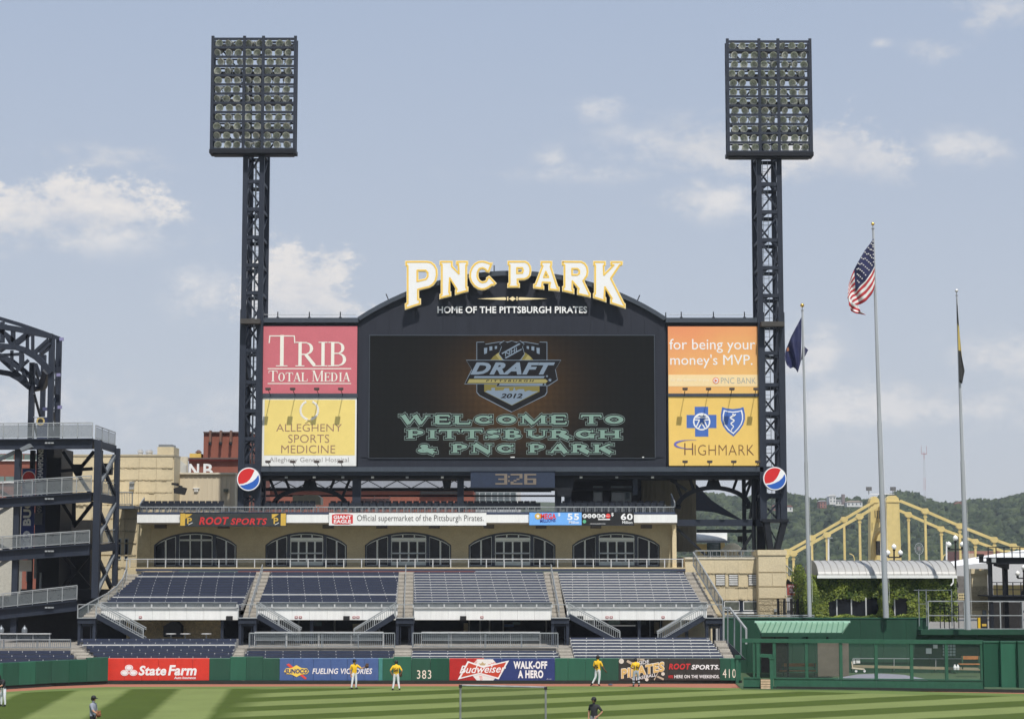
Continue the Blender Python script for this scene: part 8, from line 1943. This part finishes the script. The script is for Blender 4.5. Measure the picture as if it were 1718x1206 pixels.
    for p in body.polygons:
        c = p.center; best = (9, 0)
        for a, b_, m, an in segs:
            ab = b_ - a; u = max(0, min(1, (c - a).dot(ab) / ab.length_squared)); dd = (c - a - ab * u).length - (.06 if an in ('pel', 'sp', 'ch') else 0)
            if dd < best[0]:
                mm = m
                if an[:2] == 'sh' and u > .85: mm = 0
                if an == 'pel' and u < .25 and m == 1: mm = 2
                if an[:2] == 'kn' and u > .93: mm = 3
                if an in ('pel', 'sp') and m != 0: mm = 2 if c.z < .985 * k else 1
                best = (dd, mm)
        p.material_index = best[1]; p.use_smooth = True
    o = bpy.data.objects.new('body', body); col.objects.link(o); o.parent = t
    def child(mb, nm, m, smooth=True):
        me_ = bpy.data.meshes.new(nm); me_.from_pydata(mb.v, [], mb.f); me_.materials.append(m); q = bpy.data.objects.new(nm, me_); col.objects.link(q); q.parent = t
        if smooth: me_.polygons.foreach_set('use_smooth', [True] * len(mb.f))
        return q
    hd = Vector(P['hd']) * k
    b = MB(); b.lathe(hd + Vector((0, .012, .01)), [(.112 * k, 0), (.115 * k, .05 * k), (.095 * k, .10 * k), (.05 * k, .135 * k), (.01, .14 * k)], 14)
    if cap:
        f = Vector((0, -1, 0)); b2 = []; 
        b.add([hd + Vector((x * .095 * k, y * k, .03 * k + z)) for x, y, z in [(-1, -.06, 0), (-.8, -.17, -.015), (0, -.20, -.02), (.8, -.17, -.015), (1, -.06, 0), (-1, -.06, .012), (-.8, -.17, 0), (0, -.20, -.005), (.8, -.17, 0), (1, -.06, .012)]], [(0, 1, 2, 3, 4), (9, 8, 7, 6, 5), (0, 5, 6, 1), (1, 6, 7, 2), (2, 7, 8, 3), (3, 8, 9, 4)])
        child(b, 'cap', capm)
    b = MB(); b.lathe(hd + Vector((0, .03, -.075 * k)), [(.07 * k, 0), (.098 * k, .03 * k), (.102 * k, .085 * k)], 12); child(b, 'hair', hairm)
    b = MB()
    for s in (-1, 1): b.lathe(hd + Vector((s * .036, -.088, 0)), [(.004, -.008), (.011, 0), (.004, .008)], 6)
    child(b, 'eyes', black)
    if glove_on:
        hnd = Vector(P['ha' + glove_on]) * k; b = MB(); b.lathe(hnd + Vector((0, 0, -.12)), [(.05, 0), (.10, .05), (.12, .13), (.09, .2), (.02, .24)], 12)
        for i in range(4): b.tube(hnd + Vector((-.07 + i * .045, -.02, .03)), hnd + Vector((-.09 + i * .06, -.04, .17)), .024, 6)
        child(b, 'glove', glm or glove)
    if number:
        cu = bpy.data.curves.new('n', 'FONT'); cu.body = number; cu.extrude = .004; cu.offset = .03
        q = bpy.data.objects.new('n', cu); col.objects.link(q); dg = bpy.context.evaluated_depsgraph_get(); m_ = bpy.data.meshes.new_from_object(q.evaluated_get(dg)); bpy.data.objects.remove(q)
        xs__ = [v.co.x for v in m_.vertices]; ys__ = [v.co.y for v in m_.vertices]; a0, a1, b0, b1 = min(xs__), max(xs__), min(ys__), max(ys__)
        for v in m_.vertices: v.co = (-(-.115 + .23 * (v.co.x - a0) / (a1 - a0)), .165 + v.co.z, 1.12 + .22 * (v.co.y - b0) / (b1 - b0))
        m_.materials.append(capm); q = bpy.data.objects.new('number', m_); col.objects.link(q); q.parent = t
        fixn(q)
    if extra: extra(t, child, P, k)
    return t
person('player in yellow shirt and white trousers holding a glove out before the blue pads', 594, 1156.5, R(35), {'elr': (.42, -.18, 1.24), 'wrr': (.58, -.40, 1.36), 'ell': (-.27, .05, 1.15), 'wrl': (-.25, -.02, .90), 'anl': (-.18, .02, .09), 'anr': (.14, .02, .09)}, yshirt, wpants, glove_on='r')
person('player seen from behind in a yellow shirt numbered 54, glove at his hip', 664.5, 1158.5, R(180), {'elr': (.36, .06, 1.17), 'wrr': (.27, -.06, .98), 'ell': (-.36, .06, 1.17), 'wrl': (-.27, -.08, .98), 'anl': (-.20, .02, .09), 'anr': (.20, .02, .09), 'tol': (-.23, -.16, .04), 'tor': (.23, -.16, .04), 'hd': (0, -.06, 1.66), 'ht': (0, -.07, 1.77), 'nose': (0, -.14, 1.63)}, yshirt, wpants, glove_on='l', number='54')
person('player in yellow shirt leaning on one leg with feet crossed before plain green pads', 1003, 1151.5, R(150), {'anl': (-.02, -.05, .09), 'tol': (-.04, -.22, .04), 'knl': (-.08, -.06, .50), 'anr': (.34, .08, .13), 'tor': (.44, .12, .02), 'knr': (.15, .0, .52), 'elr': (.27, .02, 1.15), 'wrr': (.22, -.18, 1.0), 'ell': (-.30, -.06, 1.15), 'wrl': (-.40, -.16, .95)}, yshirt, wpants, sk=skind, h=1.95, number='5')
def shin(t, child, P, k):
    for s in 'lr':
        a, b_ = Vector(P['kn' + s]), Vector(P['an' + s]); q = MB(); q.tube(a + Vector((0, -.05, .06)), b_ + Vector((0, -.03, .05)), .085, 8, .065); child(q, 'shin_guard', mat('guard_white', (.6, .58, .55), .5))
        q = MB(); q.tube(a.lerp(b_, .25), a.lerp(b_, .4), .092, 8, .09); q.tube(a.lerp(b_, .65), a.lerp(b_, .78), .082, 8, .078); child(q, 'strap', capm)
person('catcher in yellow shirt and white shin guards walking away before the dark pads', 1067, 1152.5, R(185), {'knl': (-.16, -.10, .52), 'knr': (.13, -.04, .50), 'anl': (-.20, .05, .09), 'anr': (.15, .02, .09), 'ell': (-.22, -.10, 1.18), 'wrl': (-.10, -.28, 1.20), 'elr': (.30, -.02, 1.17), 'wrr': (.16, -.22, 1.12), 'hd': (.0, -.10, 1.62), 'ht': (0, -.12, 1.72), 'nose': (0, -.19, 1.60), 'nk': (0, -.03, 1.47), 'hd0': (0, -.06, 1.54)}, yshirt, mat('grey_trousers', (.45, .47, .55), .8), number='16', extra=shin)
person('man in grey T-shirt and black shorts carrying a brown glove, cut off below', 155, 1238, R(75), {'elr': (.24, -.06, 1.14), 'wrr': (.20, -.05, .88), 'ell': (-.24, -.12, 1.17), 'wrl': (-.26, -.34, 1.06)}, gshirt, mat('black_shorts', (.012, .012, .015), .8), glove_on='l', h=1.88, glm=mat('tan_glove', (.20, .07, .025), .7))
person('coach in black shirt and cap with a hand on his hip, cut off below', 997, 1240, R(-28), {'ell': (-.27, .04, 1.18), 'wrl': (-.26, -.02, .93), 'elr': (.38, .06, 1.18), 'wrr': (.20, -.08, .98)}, bshirt, mat('trousers_grey', (.3, .3, .33), .8), h=1.86)
person('player in black top and white trousers bending at the left edge, cream glove in hand', 5, 1185.5, R(-35), {'sp': (0, -.05, 1.13), 'ch': (-.02, -.12, 1.30), 'nk': (-.04, -.20, 1.42), 'hd0': (-.05, -.24, 1.48), 'hd': (-.06, -.30, 1.55), 'ht': (-.06, -.33, 1.65), 'nose': (-.06, -.40, 1.50), 'shl': (-.20, -.16, 1.37), 'shr': (.16, -.12, 1.37), 'ell': (-.30, -.28, 1.14), 'wrl': (-.20, -.46, 1.02), 'elr': (.18, -.25, 1.12), 'wrr': (.02, -.46, 1.05)}, bshirt, wpants, glove_on='r', glm=mat('cream_glove', (.55, .47, .30), .7))
# ---------------- batting practice screen, foreground
p0 = GP(772, 1320); Yn = 62.0
NS = thing('practice_screen', 'tall grey pipe-framed practice net standing in the foreground', 'practice screen', (PX(844, Yn, 1200), Yn, .03))
tube_m = mat('pipe_grey', (.30, .31, .32), .4, .5, var=.25, scale=3)
TL, TR = PT(772.5, 1149, Yn), PT(915.5, 1152.5, Yn + 1.0)
BL, BR_ = Vector((TL.x, TL.y, .03)), Vector((TR.x, TR.y, .03))
b = MB(); b.tube(TL, TR, .032, 8); b.build('top_pipe', tube_m, NS)
for a, c in ((TL, BL), (TR, BR_)): b = MB(); b.tube(a, c, .032, 8); b.build('side_pipe', tube_m, NS); b = MB(); b.tube(c + Vector((0, -.9, 0)), c + Vector((0, .9, 0)), .03, 8); b.build('foot_pipe', tube_m, NS)
b = MB(); b.tube(BL, BR_, .03, 8); b.build('bottom_pipe', tube_m, NS)
for a in (TL, TR): b = MB(); b.box(a.x - .05, a.y - .05, a.z - .07, a.x + .05, a.y + .05, a.z + .02); b.build('corner_pad', rubber, NS)
nm_ = bpy.data.materials.new('net'); nm_.use_nodes = True; nt = nm_.node_tree; bs = nt.nodes['Principled BSDF']; bs.inputs['Base Color'].default_value = (.06, .06, .06, 1); bs.inputs['Alpha'].default_value = .12
b = MB(); n = 30
b.add([BL.lerp(BR_, i / n) + Vector((0, .03 * math.sin(i * .9), .1)) for i in range(n + 1)] + [TL.lerp(TR, i / n) for i in range(n + 1)], [(i, i + 1, n + 2 + i, n + 1 + i) for i in range(n)]); b.build('net', nm_, NS, kind='stuff')
# glove lying on the track
b = MB(); G = GP(1024, 1149.5); b.lathe((G.x, G.y, .03), [(.14, 0), (.16, .05), (.05, .08)], 10); b.build('dropped_glove', mat('blue_grey_leather', (.10, .12, .18), .7), None, 'dark glove lying on the clay beside the crossed-leg player', 'glove')
for o in (FH, FL): 
    bpy.data.objects.remove(o)
